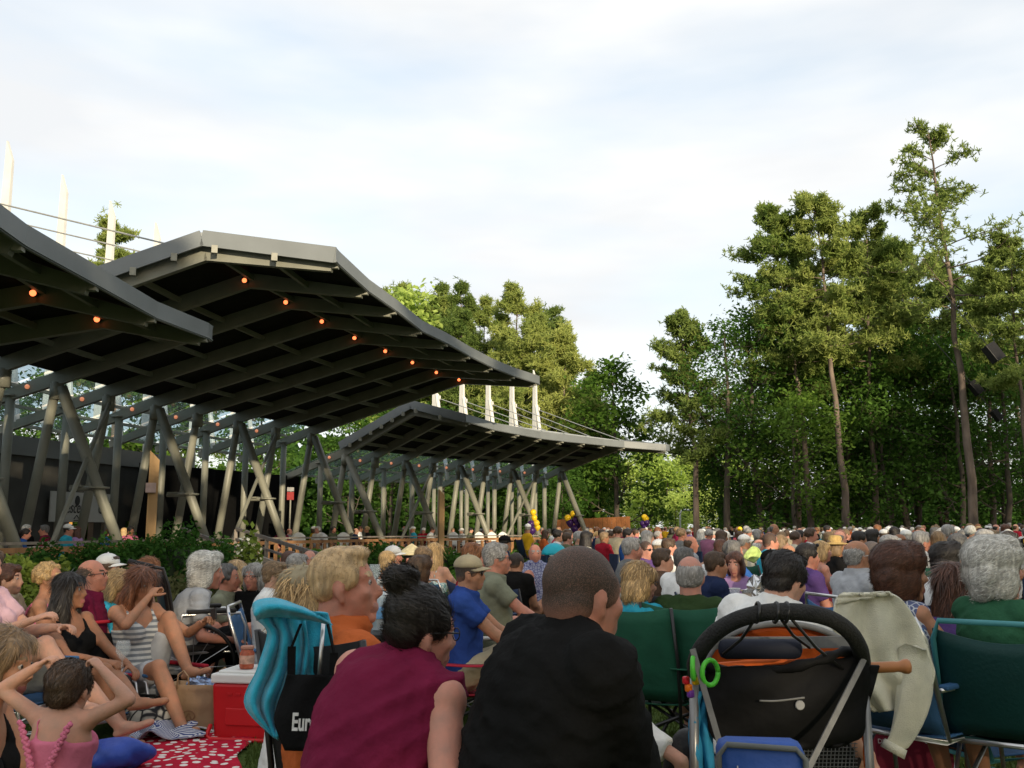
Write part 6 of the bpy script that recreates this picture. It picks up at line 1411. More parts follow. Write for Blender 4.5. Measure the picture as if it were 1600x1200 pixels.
# ------------------------------------------------------------------ stroller
def stroller():
    c = at(1215, 1000, 2.85); c.z = 0; root = empty('stroller', c, 0, 'large black jogging stroller with an arched foam handlebar and orange lining', 'stroller'); q = lambda px, py, D: at(px, py, D)-c
    blk = cl('black'); bnyl = nmat('black_nylon', (.007, .007, .0075), .7, .25, 6, .5, 9, spec=.12); gry = nmat('grey_webbing', (.17, .17, .165), .7, .15, 30); org = nmat('orange_nylon', (.55, .10, .012), .6, .15, 8, .3, 16); alu = nmat('grey_frame', (.22, .22, .22), .35, .1, 8, metal=.5)
    H = [(1088, 1052, 2.90), (1086, 1036, 2.84), (1098, 1010, 2.79), (1122, 985, 2.76), (1158, 966, 2.74), (1205, 956, 2.73), (1255, 957, 2.73), (1298, 967, 2.75), (1328, 988, 2.79), (1343, 1012, 2.85), (1348, 1034, 2.93)]
    b = MB(); pts = [];
    for i in range(41): pts.append(q(*[float(v) for v in curve_pts(H, i/40)]))
    b.tube(pts, .0235, 14); b.build('handlebar', nmat('foam_grip', (.016, .016, .016), .75, .2, 40, .4, 160), root, True)
    for a, e in (((1082, 1014, 2.74), (1140, 1215, 2.70)), ((1350, 1030, 2.86), (1256, 1215, 2.72))):
        b = MB(); b.beam(q(*a), q(*e), .016, .006, (0, -1, 0)); b.build('strap', gry, root)
    b = MB(); b.beam(q(1104, 1005, 2.88), q(1338, 1003, 2.98), .008, .034, (0, 0, 1)); b.build('strap', gry, root)
    # storage bag
    Lf = [(1106, 1040), (1100, 1070), (1104, 1110), (1112, 1150), (1150, 1176)]; Rt = [(1352, 1022), (1358, 1060), (1352, 1110), (1346, 1150), (1310, 1166)]
    def fr(off, sg):
        def fn(u, v):
            a = curve_pts(Lf, v); e = curve_pts(Rt, v); p = a+(e-a)*u; sag = 9*math.sin(math.pi*u)*(1-v)
            return q(float(p[0]), float(p[1])+sag, 2.90+off-sg*.05*math.sin(math.pi*u)*math.sin(math.pi*min(1, .15+v))+.010*math.sin(u*11+v*8)*math.sin(v*5))
        return fn
    b = MB(); b.sheet(fr(0, 1), 26, 20, .01); b.build('storage_bag', bnyl, root, True); b = MB(); b.sheet(fr(.20, -1), 18, 14, .01); b.build('bag_back', bnyl, root, True)
    b = MB(); b.tube([q(float(p[0]), float(p[1]), 2.835) for p in [curve_pts([(1187, 1095), (1215, 1095), (1257, 1090)], i/10) for i in range(11)]], .003, 5); b.build('pocket_piping', gry, root, True)
    b = MB(); b.lathe([(.0, -.003), (.012, -.003), (.014, 0), (.010, .003)], q(1250, 1102, 2.84), 12, 0, (0, 1, 0)); b.build('badge', nmat('badge_grey', (.3, .3, .3), .5), root)
    # bag rim with crumpled collar
    b = MB(); b.tube([q(float(p[0]), float(p[1]), 2.875+.05*math.sin(i*.35)) for i, p in enumerate([curve_pts([(1106, 1042), (1160, 1049), (1215, 1047), (1280, 1032), (1320, 1018), (1352, 1026)], i/24) for i in range(25)])], [.014+.004*math.sin(i*1.7) for i in range(25)], 8); b.build('bag_rim', bnyl, root, True)
    # seat hood with orange lining
    b = MB(); cc = q(1222, 1040, 3.14)
    def hood(u, v):
        a = math.pi*u; r = .235*(1-.12*v); return cc+Vector((r*math.cos(a)*1.0, .30*v, .125*math.sin(a)*(1-.25*v)))
    b.sheet(hood, 24, 8, .012); b.build('hood', org, root, True)
    b = MB(); b.sheet(lambda u, v: cc+Vector((.232*math.cos(math.pi*u)*(1-v*.98), .02+.03*math.sin(math.pi*v), .124*math.sin(math.pi*u)*(1-v)-.06*v)), 24, 6, .008); b.build('seat_back', org, root, True)
    b = MB(); b.tube([cc+Vector((.24*math.cos(a), -.01, .130*math.sin(a))) for a in np.linspace(0, math.pi, 24)], .010, 8); b.build('hood_rim', gry, root, True)
    b = MB(); b.sheet(lambda u, v: q(1120+210*u, 1036-6*math.sin(3.14*u)+18*v, 3.0+.02*math.sin(u*9)), 14, 4, .02); b.build('seat_lining', org, root, True)
    b = MB(); b.box(q(1188, 1014, 2.88), (.245, .045, .058)); b.build('bumper_pad', nmat('navy_pad', (.008, .011, .024), .7, .1, 20), root, True, bevel=.022)
    for a in (((1186, 958, 2.72), (1130, 1022, 2.84)), ((1212, 956, 2.715), (1265, 1012, 2.86)), ((1228, 957, 2.715), (1320, 1048, 2.88))):
        m = q(*a[0]).lerp(q(*a[1]), .5)+Vector((0, 0, -.015)); b = MB(); b.tube([q(*a[0]), m, q(*a[1])], .0045, 6); b.build('cord', BLACKT, root, True)
    for px in (1183, 1212, 1228):
        p = q(px, 957, 2.735); b = MB(); b.tube([p+Vector((.004*math.sin(a), .027*math.cos(a), .027*math.sin(a))) for a in np.linspace(0, 6.28, 14)], .005, 6); b.build('cord_knot', BLACKT, root, True)
    # frame, axle and wheels
    for a in (((1084, 1050, 2.92), -.22), ((1348, 1034, 2.95), .24)):
        top = q(*a[0]); b = MB(); b.tube([top, Vector((a[1]*1.12, .05, .30)), Vector((a[1]*.4, .85, .22))], .014, 8); b.build('frame_tube', alu, root, True)
    for x, y in ((-.30, .12), (.31, .12), (0, .95)):
        wr = empty('tmp', (0, 0, 0)); bpy.data.objects.remove(wr)
        b = MB(); b.tube([(x, y+.185*math.cos(a), .20+.185*math.sin(a)) for a in np.linspace(0, 6.2832, 29)], .018, 8); w_ = b.build('wheel', BLACKP, root, True)
        b = MB()
        for k in range(8): b.tube([(x, y, .20), (x, y+.17*math.cos(k*.785), .20+.17*math.sin(k*.785))], .003, 4)
        b.lathe([(.02, -.03), (.022, 0), (.02, .03)], (x, y, .2), 10, 0, (1, 0, 0)); b.build('spokes', alu, w_)
    b = MB(); b.tube([(-.30, .12, .2), (.31, .12, .2)], .012, 8); b.build('axle', alu, root, True)
    # mesh basket
    b = MB()
    for i in range(17): b.tube([q(1240+6*i, 1160, 3.0), q(1236+6*i, 1215, 2.96)], .0016, 3, caps=False)
    for i in range(10): b.tube([q(1240, 1162+6*i, 2.999), q(1340, 1162+6*i, 2.999)], .0016, 3, caps=False)
    o = b.build('mesh_basket', gry, root)
    # orange side fabric
    b = MB(); b.sheet(lambda u, v: q(1342+10*v+(16-8*v)*u, 1075+125*v, 2.99+.02*math.sin(v*6+u*4)), 5, 14, .008); b.build('side_panel', org, root, True)
    b = MB(); b.sheet(lambda u, v: q(1352-22*v+u*22, 1040+60*v*u+22*v, 2.94+.01*math.sin(v*9)), 6, 6, .008); b.build('side_flap', bnyl, root, True)
stroller()
def toys():
    c = at(1098, 1044, 2.74); root = empty('toy_links', c, 0, 'bright green ring and coloured plastic baby toys clipped to the stroller handlebar', 'toy')
    for dx, dz, r, rt in ((.020, -.012, .028, .5), (-.026, .0, .024, 1.3)):
        b = MB(); b.tube([Vector((dx+r*math.cos(a)*math.cos(rt), r*math.cos(a)*math.sin(rt), dz+r*1.2*math.sin(a))) for a in np.linspace(0, 6.2832, 22)], .007, 8); b.build('ring', nmat('toy_green', (.08, .48, .04), .3), root, True)
    for (px, py, col, k) in ((1087, 1064, (.65, .42, .01), 'y'), (1072, 1063, (.4, .01, .02), 'r'), (1076, 1075, (.6, .14, .01), 'o'), (1079, 1084, (.12, .03, .25), 'p')):
        b = MB(); b.box(at(px, py, 2.76)-c, (.019, .017, .022), .4); b.build('bead', nmat('toy_'+k, col, .3), root, True, bevel=.005)
toys()
o, c0 = drape('blue_cloth', 'blue cloth hanging on the left side of the stroller', 'cloth', nmat('cloth_cyan', (.02, .20, .36), .85, .15, 12, .3, 30), [(1088, 1082), (1080, 1110), (1076, 1150), (1080, 1210)], [(1104, 1080), (1108, 1110), (1112, 1150), (1116, 1210)], 2.92, 2, .015, nu=16, nv=16)
b = MB(); p = at(1072, 1185, 3.0); V0, F0 = P_rings([(Vector((0, 0, -.30)), (.10, 0, 0), (0, .07, 0)), (Vector((0, 0, -.05)), (.085, 0, 0), (0, .07, 0)), (Vector((.012, 0, .05)), (.062, 0, 0), (0, .06, 0)), (Vector((.016, 0, .085)), (.035, 0, 0), (0, .035, 0))], 18); b.add(V0, F0)
o = b.build('nylon_bag', nmat('black_nylon2', (.010, .010, .011), .6, .2, 9, .4, 20), None, True, sub=1); o.location = p; tag(o, 'black nylon bag hanging at the lower left of the stroller', 'bag')
def coolbag():
    c = at(1190, 1215, 2.35); root = empty('cooler_bag', c, R(-8), 'blue cooler bag with grey piping and white line drawing below the stroller', 'bag'); 
    b = MB(); b.box((0, .03, -.02), (.20, .10, .20)); b.build('body', nmat('cooler_blue', (.02, .075, .32), .55, .15, 8, .3, 20), root, True, bevel=.025)
    b = MB(); pts = [(-.098, -.022, -.12), (-.098, -.022, .052), (-.078, -.022, .076), (.078, -.022, .070), (.098, -.022, .048), (.098, -.022, -.12)]; b.tube(pts, .007, 8); b.build('piping', nmat('piping_grey', (.12, .13, .13), .7), root, True)
    wt = cl('white'); b = MB()
    b.tube([(-.06, -.0245, -.10), (-.056, -.0245, .03)], .0015, 4); b.tube([(-.02, -.0245, .0), (.01, -.0245, .025), (.05, -.0245, .0), (.02, -.0245, -.022), (-.02, -.0245, .0), (-.02, -.0245, -.06)], .0018, 4); b.tube([(-.045, -.0245, .012), (-.018, -.0245, .014)], .0015, 4); b.build('line_drawing', wt, root)
coolbag()
# turned wooden handle
b = MB(); c = at(1366, 1043, 2.98); e = at(1424, 1041, 2.96); L = (e-c).length
b.lathe([(.0165, -.12), (.0165, L*.52), (.0150, L*.62), (.0165, L*.70), (.0215, L*.80), (.0225, L*.90), (.018, L*.97), (.008, L)], (0, 0, 0), 20, 0, (e-c)); o = b.build('wooden_handle', nmat('turned_wood', (.36, .15, .06), .35, .2, 6, stretch=(.2, 1, 1)), None, True); o.location = c; tag(o, 'turned wooden handle with a rounded knob sticking out to the right of the stroller', 'handle')
# ------------------------------------------------------------------ picnic things at the lower left
def cooler():
    c = at(408, 1140, 6.1); c.z = 0; root = empty('cooler', c, R(-10), 'red picnic cooler with a white lid standing on the grass beside the blue towel', 'cooler'); rd = nmat('cooler_red', (.50, .012, .016), .35, .08, 4)
    w, d, h = .50, .34, .34; b = MB()
    V = [(sx*w/2*k, sy*d/2*k, z) for z, k in ((0.01, .93), (h, 1)) for sx, sy in ((-1, -1), (1, -1), (1, 1), (-1, 1))]; b.add(V, [(3, 2, 1, 0), (4, 5, 6, 7), (0, 1, 5, 4), (1, 2, 6, 5), (2, 3, 7, 6), (3, 0, 4, 7)]); b.build('body', rd, root, bevel=.018)
    b = MB(); b.box((0, 0, h+.028), (w*1.03, d*1.04, .055)); b.box((0, 0, h+.062), (w*.9, d*.86, .02)); b.build('lid', nmat('lid_white', (.68, .68, .66), .4, .04, 4), root, bevel=.016)
    b = MB(); b.tube([(-w*.49, -d*.50, .10), (-w*.50, -d*.62, .045), (-w*.44, -d*.66, .03), (w*.44, -d*.66, .03), (w*.50, -d*.62, .045), (w*.49, -d*.50, .10)], .013, 8); b.build('handle', rd, root, True)
    b = MB(); b.box((0, -d*.485-.004, .15), (w*.62, .012, .10)); b.build('recess_panel', rd, root, bevel=.01)
    for i in range(6): b = MB(); b.box((-.13+i*.052, -d*.5-.001, h-.06), (.03, .006, .012)); b.build('rib', rd, root)
    return c, h+.075
cc, ch = cooler()
WGL = glass('wine_glass', (.97, .98, .97), .02, .16)
def wine_glass(loc, label, s=1.0, fill=None, rz=0):
    root = empty('wine_glass', loc, rz, label, 'glass'); b = MB(); b.lathe([(.034*s, 0), (.030*s, .004*s), (.005*s, .012*s), (.004*s, .075*s), (.018*s, .085*s), (.037*s, .115*s), (.040*s, .145*s), (.034*s, .18*s), (.032*s, .18*s), (.037*s, .145*s), (.034*s, .117*s), (.01*s, .09*s)], n=18); b.build('bowl', WGL, root, True)
    if fill: b = MB(); b.lathe([(.01*s, .090*s), (.032*s, .116*s), (.036*s, .132*s), (.004*s, .133*s)], n=16); b.build('drink', nmat('drink_'+fill[0], fill[1], .1), root, True)
    return root
def jar(loc, label):
    root = empty('jar', loc, 0, label, 'jar'); b = MB(); b.lathe([(.040, 0), (.044, .01), (.044, .09), (.036, .105), (.036, .118)], n=18); b.build('glass_body', nmat('salsa', (.42, .10, .05), .25, .35, 40), root, True); b = MB(); b.lathe([(.039, .115), (.040, .118), (.040, .132), (.036, .135)], n=18); b.build('lid', nmat('jar_lid', (.42, .20, .14), .4), root, True)
    b = MB(); b.lathe([(.0450, .03), (.0452, .032), (.0452, .078), (.0450, .08)], n=18); b.build('label', nmat('jar_label', (.50, .30, .22), .6, .4, 30), root, True)
jar((cc.x-.09, cc.y-.05, ch), 'jar of reddish salsa standing on the white cooler lid')
p = (cc.x+.0, cc.y+.04, ch); wine_glass(p, 'wine glass with pale drink behind the jar on the cooler lid', 1.15, ('wine', (.5, .45, .25)))
root = empty('flower_sprig', (cc.x+.03, cc.y-.02, ch), 0, 'small white flowers beside the wine glass on the cooler', 'flowers'); b = MB()
for i in range(14): b.ell(Vector((.03*math.sin(i*2.3), .03*math.cos(i*1.7), .02+.006*i)), (.014, .013, .01), None, 8)
b.build('petals', cl('white'), root, True)
for i in range(2):
    b = MB(); b.tube([(0, 0, 0), (.01*i, 0, .09)], .003, 5); b.build('stem', nmat('stem', (.05, .12, .02), .8), root)
def brown_bag():
    c = at(304, 1131, 6.35); c.z = 0; root = empty('paper_bag', c, R(-6), 'brown paper bag with twisted handles standing on the white cloth', 'bag'); m = nmat('kraft', (.33, .215, .125), .85, .15, 6, .4, 8); w, d, h = .32, .17, .285
    def side(a, e, nrm):
        b = MB(); a = Vector(a); e = Vector(e); b.sheet(lambda u, v: a.lerp(e, u)+Vector((0, 0, h*v))+Vector(nrm)*(.008*math.sin(u*9+v*4)+.006*math.sin(v*13)), 8, 8, .004); b.build('panel', m, root, True)
    side((-w/2, -d/2, 0), (w/2, -d/2, 0), (0, -1, 0)); side((w/2, -d/2, 0), (w/2, d/2, 0), (1, 0, 0)); side((w/2, d/2, 0), (-w/2, d/2, 0), (0, 1, 0)); side((-w/2, d/2, 0), (-w/2, -d/2, 0), (-1, 0, 0))
    for y in (-d/2, d/2):
        b = MB(); b.tube([(-.09+(.20 if y > 0 else 0), y, h-.03), (-.085+(.20 if y > 0 else 0), y, h+.06), (-.05+(.20 if y > 0 else 0), y, h+.085), (-.02+(.20 if y > 0 else 0), y, h+.05), (-.01+(.20 if y > 0 else 0), y, h-.03)], .006, 6); b.build('handle', m, root, True)
    b = MB(); V0, F0 = P_ell((.03, 0, h-.01), (.09, .06, .045), None, 18); V0 = V0+rng.normal(size=V0.shape)*.008; b.add(V0, F0); b.build('crumpled_wrapper', nmat('foil_blue', (.25, .33, .50), .25, .5, 30, metal=.6), root)
    b = MB(); b.tube([(.0+.04*math.cos(a), -d/2-.012, .10+.03*math.sin(a)) for a in np.linspace(0, 6.28, 18)], .004, 5); b.tube([(-.02, -d/2-.012, .08), (0, -d/2-.012, .115), (.02, -d/2-.012, .08)], .004, 5); b.build('emblem', nmat('kraft_ink', (.22, .12, .07), .8), root)
brown_bag()
def sack(name, label, loc, r, mat, cat='bag', seed=1, amp=.1, sub=0):
    V0, F0 = P_ell((0, 0, 0), r, None, 26); g = np.random.default_rng(seed); k = g.normal(size=(5, 3)); U = V0/np.array(r)
    f = sum(np.sin(U@k[i]*2.4+i) for i in range(5))/5; V0 = V0*(1+amp*f[:, None]); V0[:, 2] = np.maximum(V0[:, 2], -r[2]*.75)
    b = MB(); b.add(V0, F0); o = b.build(name, mat, None, True); o.location = loc; tag(o, label, cat); return o
p = at(232, 1132, 6.2); hb = sack('handbag', 'black and cream patterned handbag lying beside the brown paper bag', (p.x, p.y, .085), (.17, .10, .11), cloth((.025, .025, .028), 'bag_print', 'floral', (.45, .42, .36), 14), seed=4)
b = MB(); b.tube([(-.10, 0, .08), (-.06, -.03, .15), (.04, -.03, .15), (.10, 0, .06)], .010, 8); b.build('strap', cl('black'), hb, True)
p = at(178, 1150, 5.2); sack('blue_sack', 'crumpled royal blue nylon bag lying on the ground beside the toddler', (p.x+.04, p.y, .10), (.16, .11, .085), nmat('nylon_blue', (.022, .055, .30), .45, .2, 7, .5, 14), seed=8, amp=.38)
def ground_cloth(name, label, cat, quad, mat, h=.03, ns=8, seed=1, z=.02, nu=40, nv=30, t=.008):
    P4 = [Vector((at(px, py, 1).x*(1.25/(1.25-at(px, py, 1).z)), 1.25/(1.25-at(px, py, 1).z), 0)) for px, py in quad]; c = P4[0].copy(); g = np.random.default_rng(seed); k = g.normal(size=(4, 2))*ns
    def fn(u, v):
        p = P4[0].lerp(P4[1], u).lerp(P4[3].lerp(P4[2], u), v)-c; s_ = sum(math.sin(k[i][0]*u+k[i][1]*v+i) for i in range(4))/4
        return p+Vector((.03*math.sin(v*9), .02*math.sin(u*11), z+h*abs(s_)))
    b = MB(); b.sheet(fn, nu, nv, t); o = b.build(name, mat, None, True); o.location = c; return tag(o, label, cat)
ground_cloth('picnic_blanket', 'red picnic blanket with white polka dots on the grass', 'blanket', [(120, 1230), (365, 1230), (392, 1152), (190, 1152)], cloth((.42, .012, .035), 'polka_dots', 'dots', (.66, .62, .58), 15), .02, 5, 3, .022)
ground_cloth('white_sheet', 'white cloth spread on the ground under the brown paper bag', 'cloth', [(215, 1150), (345, 1146), (352, 1120), (205, 1126)], nmat('sheet_white', (.60, .60, .60), .9, .06, 8), .05, 7, 5, .012)
ground_cloth('striped_towel', 'blue, grey and white striped towel rumpled on the polka dot blanket', 'towel', [(198, 1172), (318, 1163), (300, 1148), (196, 1140)], cloth((.55, .56, .58), 'towel_stripes', 'stripe', (.05, .07, .20), 60), .07, 7, 9, .04)
# wine glass in the hand of the woman in the tank top
w, hd = JN['l6']['wr'][1]; p = JN['l6']['M'] @ (w+hd*.085+Vector((0, .03, -.06))); wine_glass(p, 'empty wine glass held by the woman in the black tank top', 1.1)
l = JN['l6']['M'] @ Vector((.02, .30, JN['l6']['hip']+.12)); sack('black_purse', 'black sequinned purse on the lap of the woman in the tank top', l, (.15, .08, .06), nmat('sequins', (.012, .012, .014), .3, .5, 60, .6, 90), seed=12)
# ------------------------------------------------------------------ wheelchair
def wheelchair():
    l = JN['wc']['root'].location; root = empty('wheelchair', (l.x+.16, l.y+.10, 0), -R(62), 'black wheelchair with long push handles holding the white haired woman in the grey shirt', 'wheelchair'); h = JN['wc']['hip']; st = max(.42, h-.11); bk = nmat('wheelchair_vinyl', (.015, .014, .014), .35, .2, 6)
    b = MB(); b.box((0, .02, st), (.44, .42, .05)); b.build('seat', bk, root, bevel=.015)
    b = MB(); b.sheet(lambda u, v: Vector(((u-.5)*.42, -.23-.10*v-.03*math.sin(math.pi*u), st+.08+.46*v)), 8, 8, .03); b.build('backrest', bk, root, True)
    for sx in (-1, 1):
        b = MB(); b.tube([(sx*.23, -.20, st-.05), (sx*.23, -.30, st+.45), (sx*.23, -.34, st+.56), (sx*.23, -.50, st+.60)], .012, 8); b.build('back_post', BLACKT, root, True)
        b = MB(); b.tube([(sx*.23, -.40, st+.575), (sx*.23, -.52, st+.605)], .018, 10); b.build('push_handle', BLACKP, root, True)
        b = MB(); b.tube([(sx*.26, -.22, st+.05), (sx*.26, -.20, st+.24), (sx*.26, .20, st+.24), (sx*.26, .24, st+.15), (sx*.26, .24, st-.2)], .011, 8); b.build('arm_frame', CHROME, root, True)
        b = MB(); b.box((sx*.26, .0, st+.26), (.06, .34, .03)); b.build('arm_pad', bk, root, bevel=.01)
        b = MB(); b.tube([(sx*.30, -.12+.29*math.cos(a), .30+.29*math.sin(a)) for a in np.linspace(0, 6.2832, 33)], .014, 8); w_ = b.build('wheel', BLACKP, root, True)
        b = MB()
        for k in range(12): b.tube([(sx*.30, -.12, .30), (sx*.30, -.12+.28*math.cos(k*.5236), .30+.28*math.sin(k*.5236))], .0025, 4)
        b.build('spokes', CHROME, w_)
        b = MB(); b.tube([(sx*.20, .34+.07*math.cos(a), .075+.07*math.sin(a)) for a in np.linspace(0, 6.2832, 18)], .012, 6); b.build('caster', BLACKP, root, True)
        b = MB(); b.tube([(sx*.21, -.15, st-.03), (sx*.21, .28, st-.03), (sx*.20, .36, st-.18), (sx*.17, .50, .12)], .012, 8); b.build('frame_tube', CHROME, root, True)
        b = MB(); b.box((sx*.12, .55, .10), (.15, .16, .02)); b.build('footrest', BLACKP, root, bevel=.006)
    b = MB(); b.tube([(-.30, -.12, .3), (.30, -.12, .3)], .012, 8); b.build('axle', CHROME, root, True)
wheelchair()
# ------------------------------------------------------------------ small tables and drinks
def small_table(px, py, D, w, d, label, topm, rz=0):
    p = at(px, py, D); root = empty('folding_table', (p.x, p.y, 0), rz, label, 'table'); b = MB(); b.box((0, 0, p.z-.012), (w, d, .024)); b.build('top', topm, root, bevel=.006)
    for sx in (-1, 1):
        for sy in (-1, 1): b = MB(); b.tube([(sx*w*.42, sy*d*.42, .0), (sx*w*.36, sy*d*.36, p.z-.02)], .01, 6); b.build('leg', CHROME, root, True)
    return p
t = small_table(604, 926, 6.9, .55, .4, 'small white folding table with drinks right of the blond young man', WHITEP)
wine_glass((t.x-.08, t.y-.05, t.z), 'wine glass on the small white table', 1.1); wine_glass((t.x+.10, t.y+.05, t.z), 'second wine glass at the right of the small white table', 1.1)
def bottle(loc, label):
    root = empty('water_bottle', loc, 0, label, 'bottle'); b = MB(); b.lathe([(.032, 0), (.036, .008), (.036, .12), (.034, .15), (.014, .195), (.0135, .215)], n=18); b.build('body', glass('bottle_plastic', (.86, .92, .96), .05, .3), root, True)
    b = MB(); b.lathe([(.0365, .055), (.037, .057), (.037, .105), (.0365, .107)], n=18); b.build('label', nmat('bottle_label', (.12, .30, .55), .5, .3, 30), root, True); b = MB(); b.lathe([(.016, .212), (.016, .232), (.012, .234)], n=14); b.build('cap', WHITEP, root, True)
tb = small_table(592, 985, 4.6, .42, .34, 'low table hidden between the blond young man and the woman in maroon', BLACKP); bottle((tb.x, tb.y, tb.z), 'clear water bottle with a blue label right of the blond young man')
t = small_table(1150, 938, 7.6, .62, .40, 'black tray table with cups and foil in front of the woman in lavender', BLACKP)
def cup(loc, label, col=None):
    root = empty('plastic_cup', loc, 0, label, 'cup'); b = MB(); b.lathe([(.030, 0), (.041, .095), (.043, .097), (.039, .093), (.028, .004)], n=18); b.build('body', glass('clear_cup', (.95, .96, .97), .08, .28) if col is None else col, root, True); b = MB(); b.tube([(.042*math.cos(a), .042*math.sin(a), .096) for a in np.linspace(0, 6.2832, 20)], .0025, 5); b.build('rim', WHITEP if col is None else col, root, True)
cup((t.x-.03, t.y-.10, t.z), 'clear plastic cup on the black tray table')
V0, F0 = P_ell((0, 0, 0), (.13, .09, .10), None, 20); V0 = V0+rng.normal(size=V0.shape)*.022; b = MB(); b.add(V0, F0); o = b.build('foil_wrap', nmat('foil', (.7, .7, .7), .18, .2, 20, metal=.9)); o.location = (t.x+.22, t.y+.02, t.z+.075); tag(o, 'crumpled shiny foil packages on the black tray table', 'foil')
b = MB(); b.lathe([(.02, 0), (.10, .004), (.11, .016), (.105, .014), (.02, .006)], n=20); o = b.build('snack_tray', nmat('snack', (.42, .30, .18), .6, .4, 40), None, True); o.location = (t.x+.08, t.y-.06, t.z); tag(o, 'tray of snacks beside the clear plastic cup', 'tray')
l = JN['c7']['M'] @ Vector((-.30, .25, JN['c7']['hip']+.10)); cup(tuple(l), 'dark blue drink cup in the armrest holder beside the man in the khaki cap', nmat('cup_navy', (.02, .03, .10), .4))
# teal umbrella dome in the crowd
def umbrella():
    c = at(866, 849, 12.5); root = empty('sun_umbrella', (c.x, c.y, 0), 0, 'small bright turquoise folding umbrella dome among the heads left of the black shirted man', 'umbrella'); r = .17; m = nmat('turq_nylon', (.01, .34, .44), .5, .15, 6, .3, 10); b = MB()
    def fn(u, v):
        a = u*6.2832; rr = r*math.sin(v*1.45)*(1-.06*abs(math.sin(4*a))*v); return Vector((rr*math.cos(a), rr*math.sin(a), c.z-.155+.16*math.cos(v*1.5)))
    b.sheet(fn, 32, 8, .004); b.build('canopy', m, root, True); b = MB(); b.tube([(0, 0, .55), (0, 0, c.z+.02)], .006, 6); b.build('shaft', CHROME, root, True)
    P(866, 868, 12.7, 70, 'person sheltering under the small turquoise umbrella', sex='f', s=.8, sk_='tan', hair='sandy', style='bob', shirt=('short', cl('tan')), nstr=0)
umbrella()
# lime towel over a chair in the middle rows
o, _ = drape('lime_towel', 'lime yellow towel hung over a chair in the middle rows', 'towel', cl('lime'), [(1176, 853), (1166, 862), (1160, 872)], [(1183, 855), (1190, 866), (1178, 880)], 10.8, 1.5, .02, nu=12, nv=12)
# ------------------------------------------------------------------ the crowd
VAR = []
def far_variant(sex, style, lean, curl, hd, hat=None, sl='short', fat=1.0, arms=None, voxel=.024):
    h = .42
    pr, J = figure(0, 0, h, 0, sex=sex, hs=1.08, lean=lean, curl=curl, head=hd, style=style, shirt=(sl, cl('white')), pants=('shorts', cl('navy')), hat=hat, voxel=voxel, eyes=False, fine=False, nstr=0, fold=0, fat=fat, arms=arms, hairvox=.017)
    V, FF, ms, mi = joined(pr); me = mesh_np('spectator', V, FF, ms, mi)
    names = list(pr.keys()); top = float(V[:, 2].max()); sl_ = {}; b = 0
    for k, (v, f, m, i) in pr.items(): sl_[k] = b; b += len(m)
    return dict(me=me, slots=sl_, top=top, style=style, hat=bool(hat), sex=sex)
capm = cl('white')
for a in (('m', 'short', -6, 14, (0, 0, 0)), ('m', 'short', -12, 20, (18, 0, 0)), ('f', 'bob', -6, 16, (0, 0, 0)), ('f', 'long', -4, 14, (-14, 0, 0)), ('f', 'coif', -8, 18, (14, 2, 0)), ('m', 'balding', -8, 16, (8, 0, 0)), ('m', 'buzz', -2, 18, (-8, -6, 0)), ('f', 'curly', -6, 20, (6, -4, 0)), ('f', 'pony', 4, 22, (10, -8, 0))):
    VAR.append(far_variant(*a, fat=random.choice((1, 1.08, 1.18))))
for a in (('m', 'short', -6, 16, (6, 0, 0)), ('f', 'bob', -8, 18, (0, 0, 0))): VAR.append(far_variant(*a, hat=('cap', capm)))
SHIRTS = ['white', 'lgrey', 'grey', 'black', 'navy', 'blue', 'red', 'lav', 'pink', 'olive', 'khaki', 'teal', 'aqua', 'coral', 'cream', 'brown', 'green', 'yellow', 'orange', 'maroon', 'mauve']
SNAME = dict(lgrey='pale grey', lav='lavender', aqua='turquoise', mauve='plum', khaki='sand coloured')
SW = np.array([7, 4, 3, 4, 4, 3, 3, 2, 2, 2, 3, 1.5, 1.2, 1.2, 3, 2, 1.2, .8, .8, 1.5, 1]); SW /= SW.sum()
HAIRS = ['grey', 'white', 'brown', 'dark', 'blond', 'auburn', 'sandy', 'dgrey', 'ginger']; HN = dict(grey='grey haired', white='white haired', brown='brown haired', dark='black haired', blond='blond', auburn='reddish brown haired', sandy='sandy haired', dgrey='dark grey haired', ginger='ginger haired')
HWt = np.array([5, 3, 5, 3, 3, 2, 3, 3, .8]); HWt /= HWt.sum()
STN = dict(short='', bob='bobbed', long='long', coif='full', balding='balding', buzz='cropped', curly='curly', pony='ponytailed')
def zone(px, Y):
    r = 'nearer rows' if Y < 18 else ('middle rows' if Y < 30 else 'farthest rows')
    for lim, nm in ((960, 'left of the bright gap in the trees'), (1075, 'under the bright gap in the trees'), (1175, 'around the yellow balloon'), (1290, 'below the paired pine trunks'), (1400, 'below the straight bare trunk'), (1490, 'left of the lone pine'), (9999, 'right of the lone pine')):
        if px < lim: return r+' '+nm
MIDS = []
for o in bpy.data.objects:
    if o.parent is None and o.name.startswith('person'):
        MIDS.append((o.location.x, o.location.y, 800+F*1.011*o.location.x/max(.5, o.location.y)))
used = set(); g = np.random.default_rng(23); spots = []
def free(x, y, px):
    for mx, my, mp in MIDS:
        if (mx-x)**2+(my-y)**2 < .5: return False
        if y < my and abs(mp-px) < 17 and my > 6: return False
        if y < 12 and my < y and abs(mp-px) < 6: pass
    return True
Y = 9.6
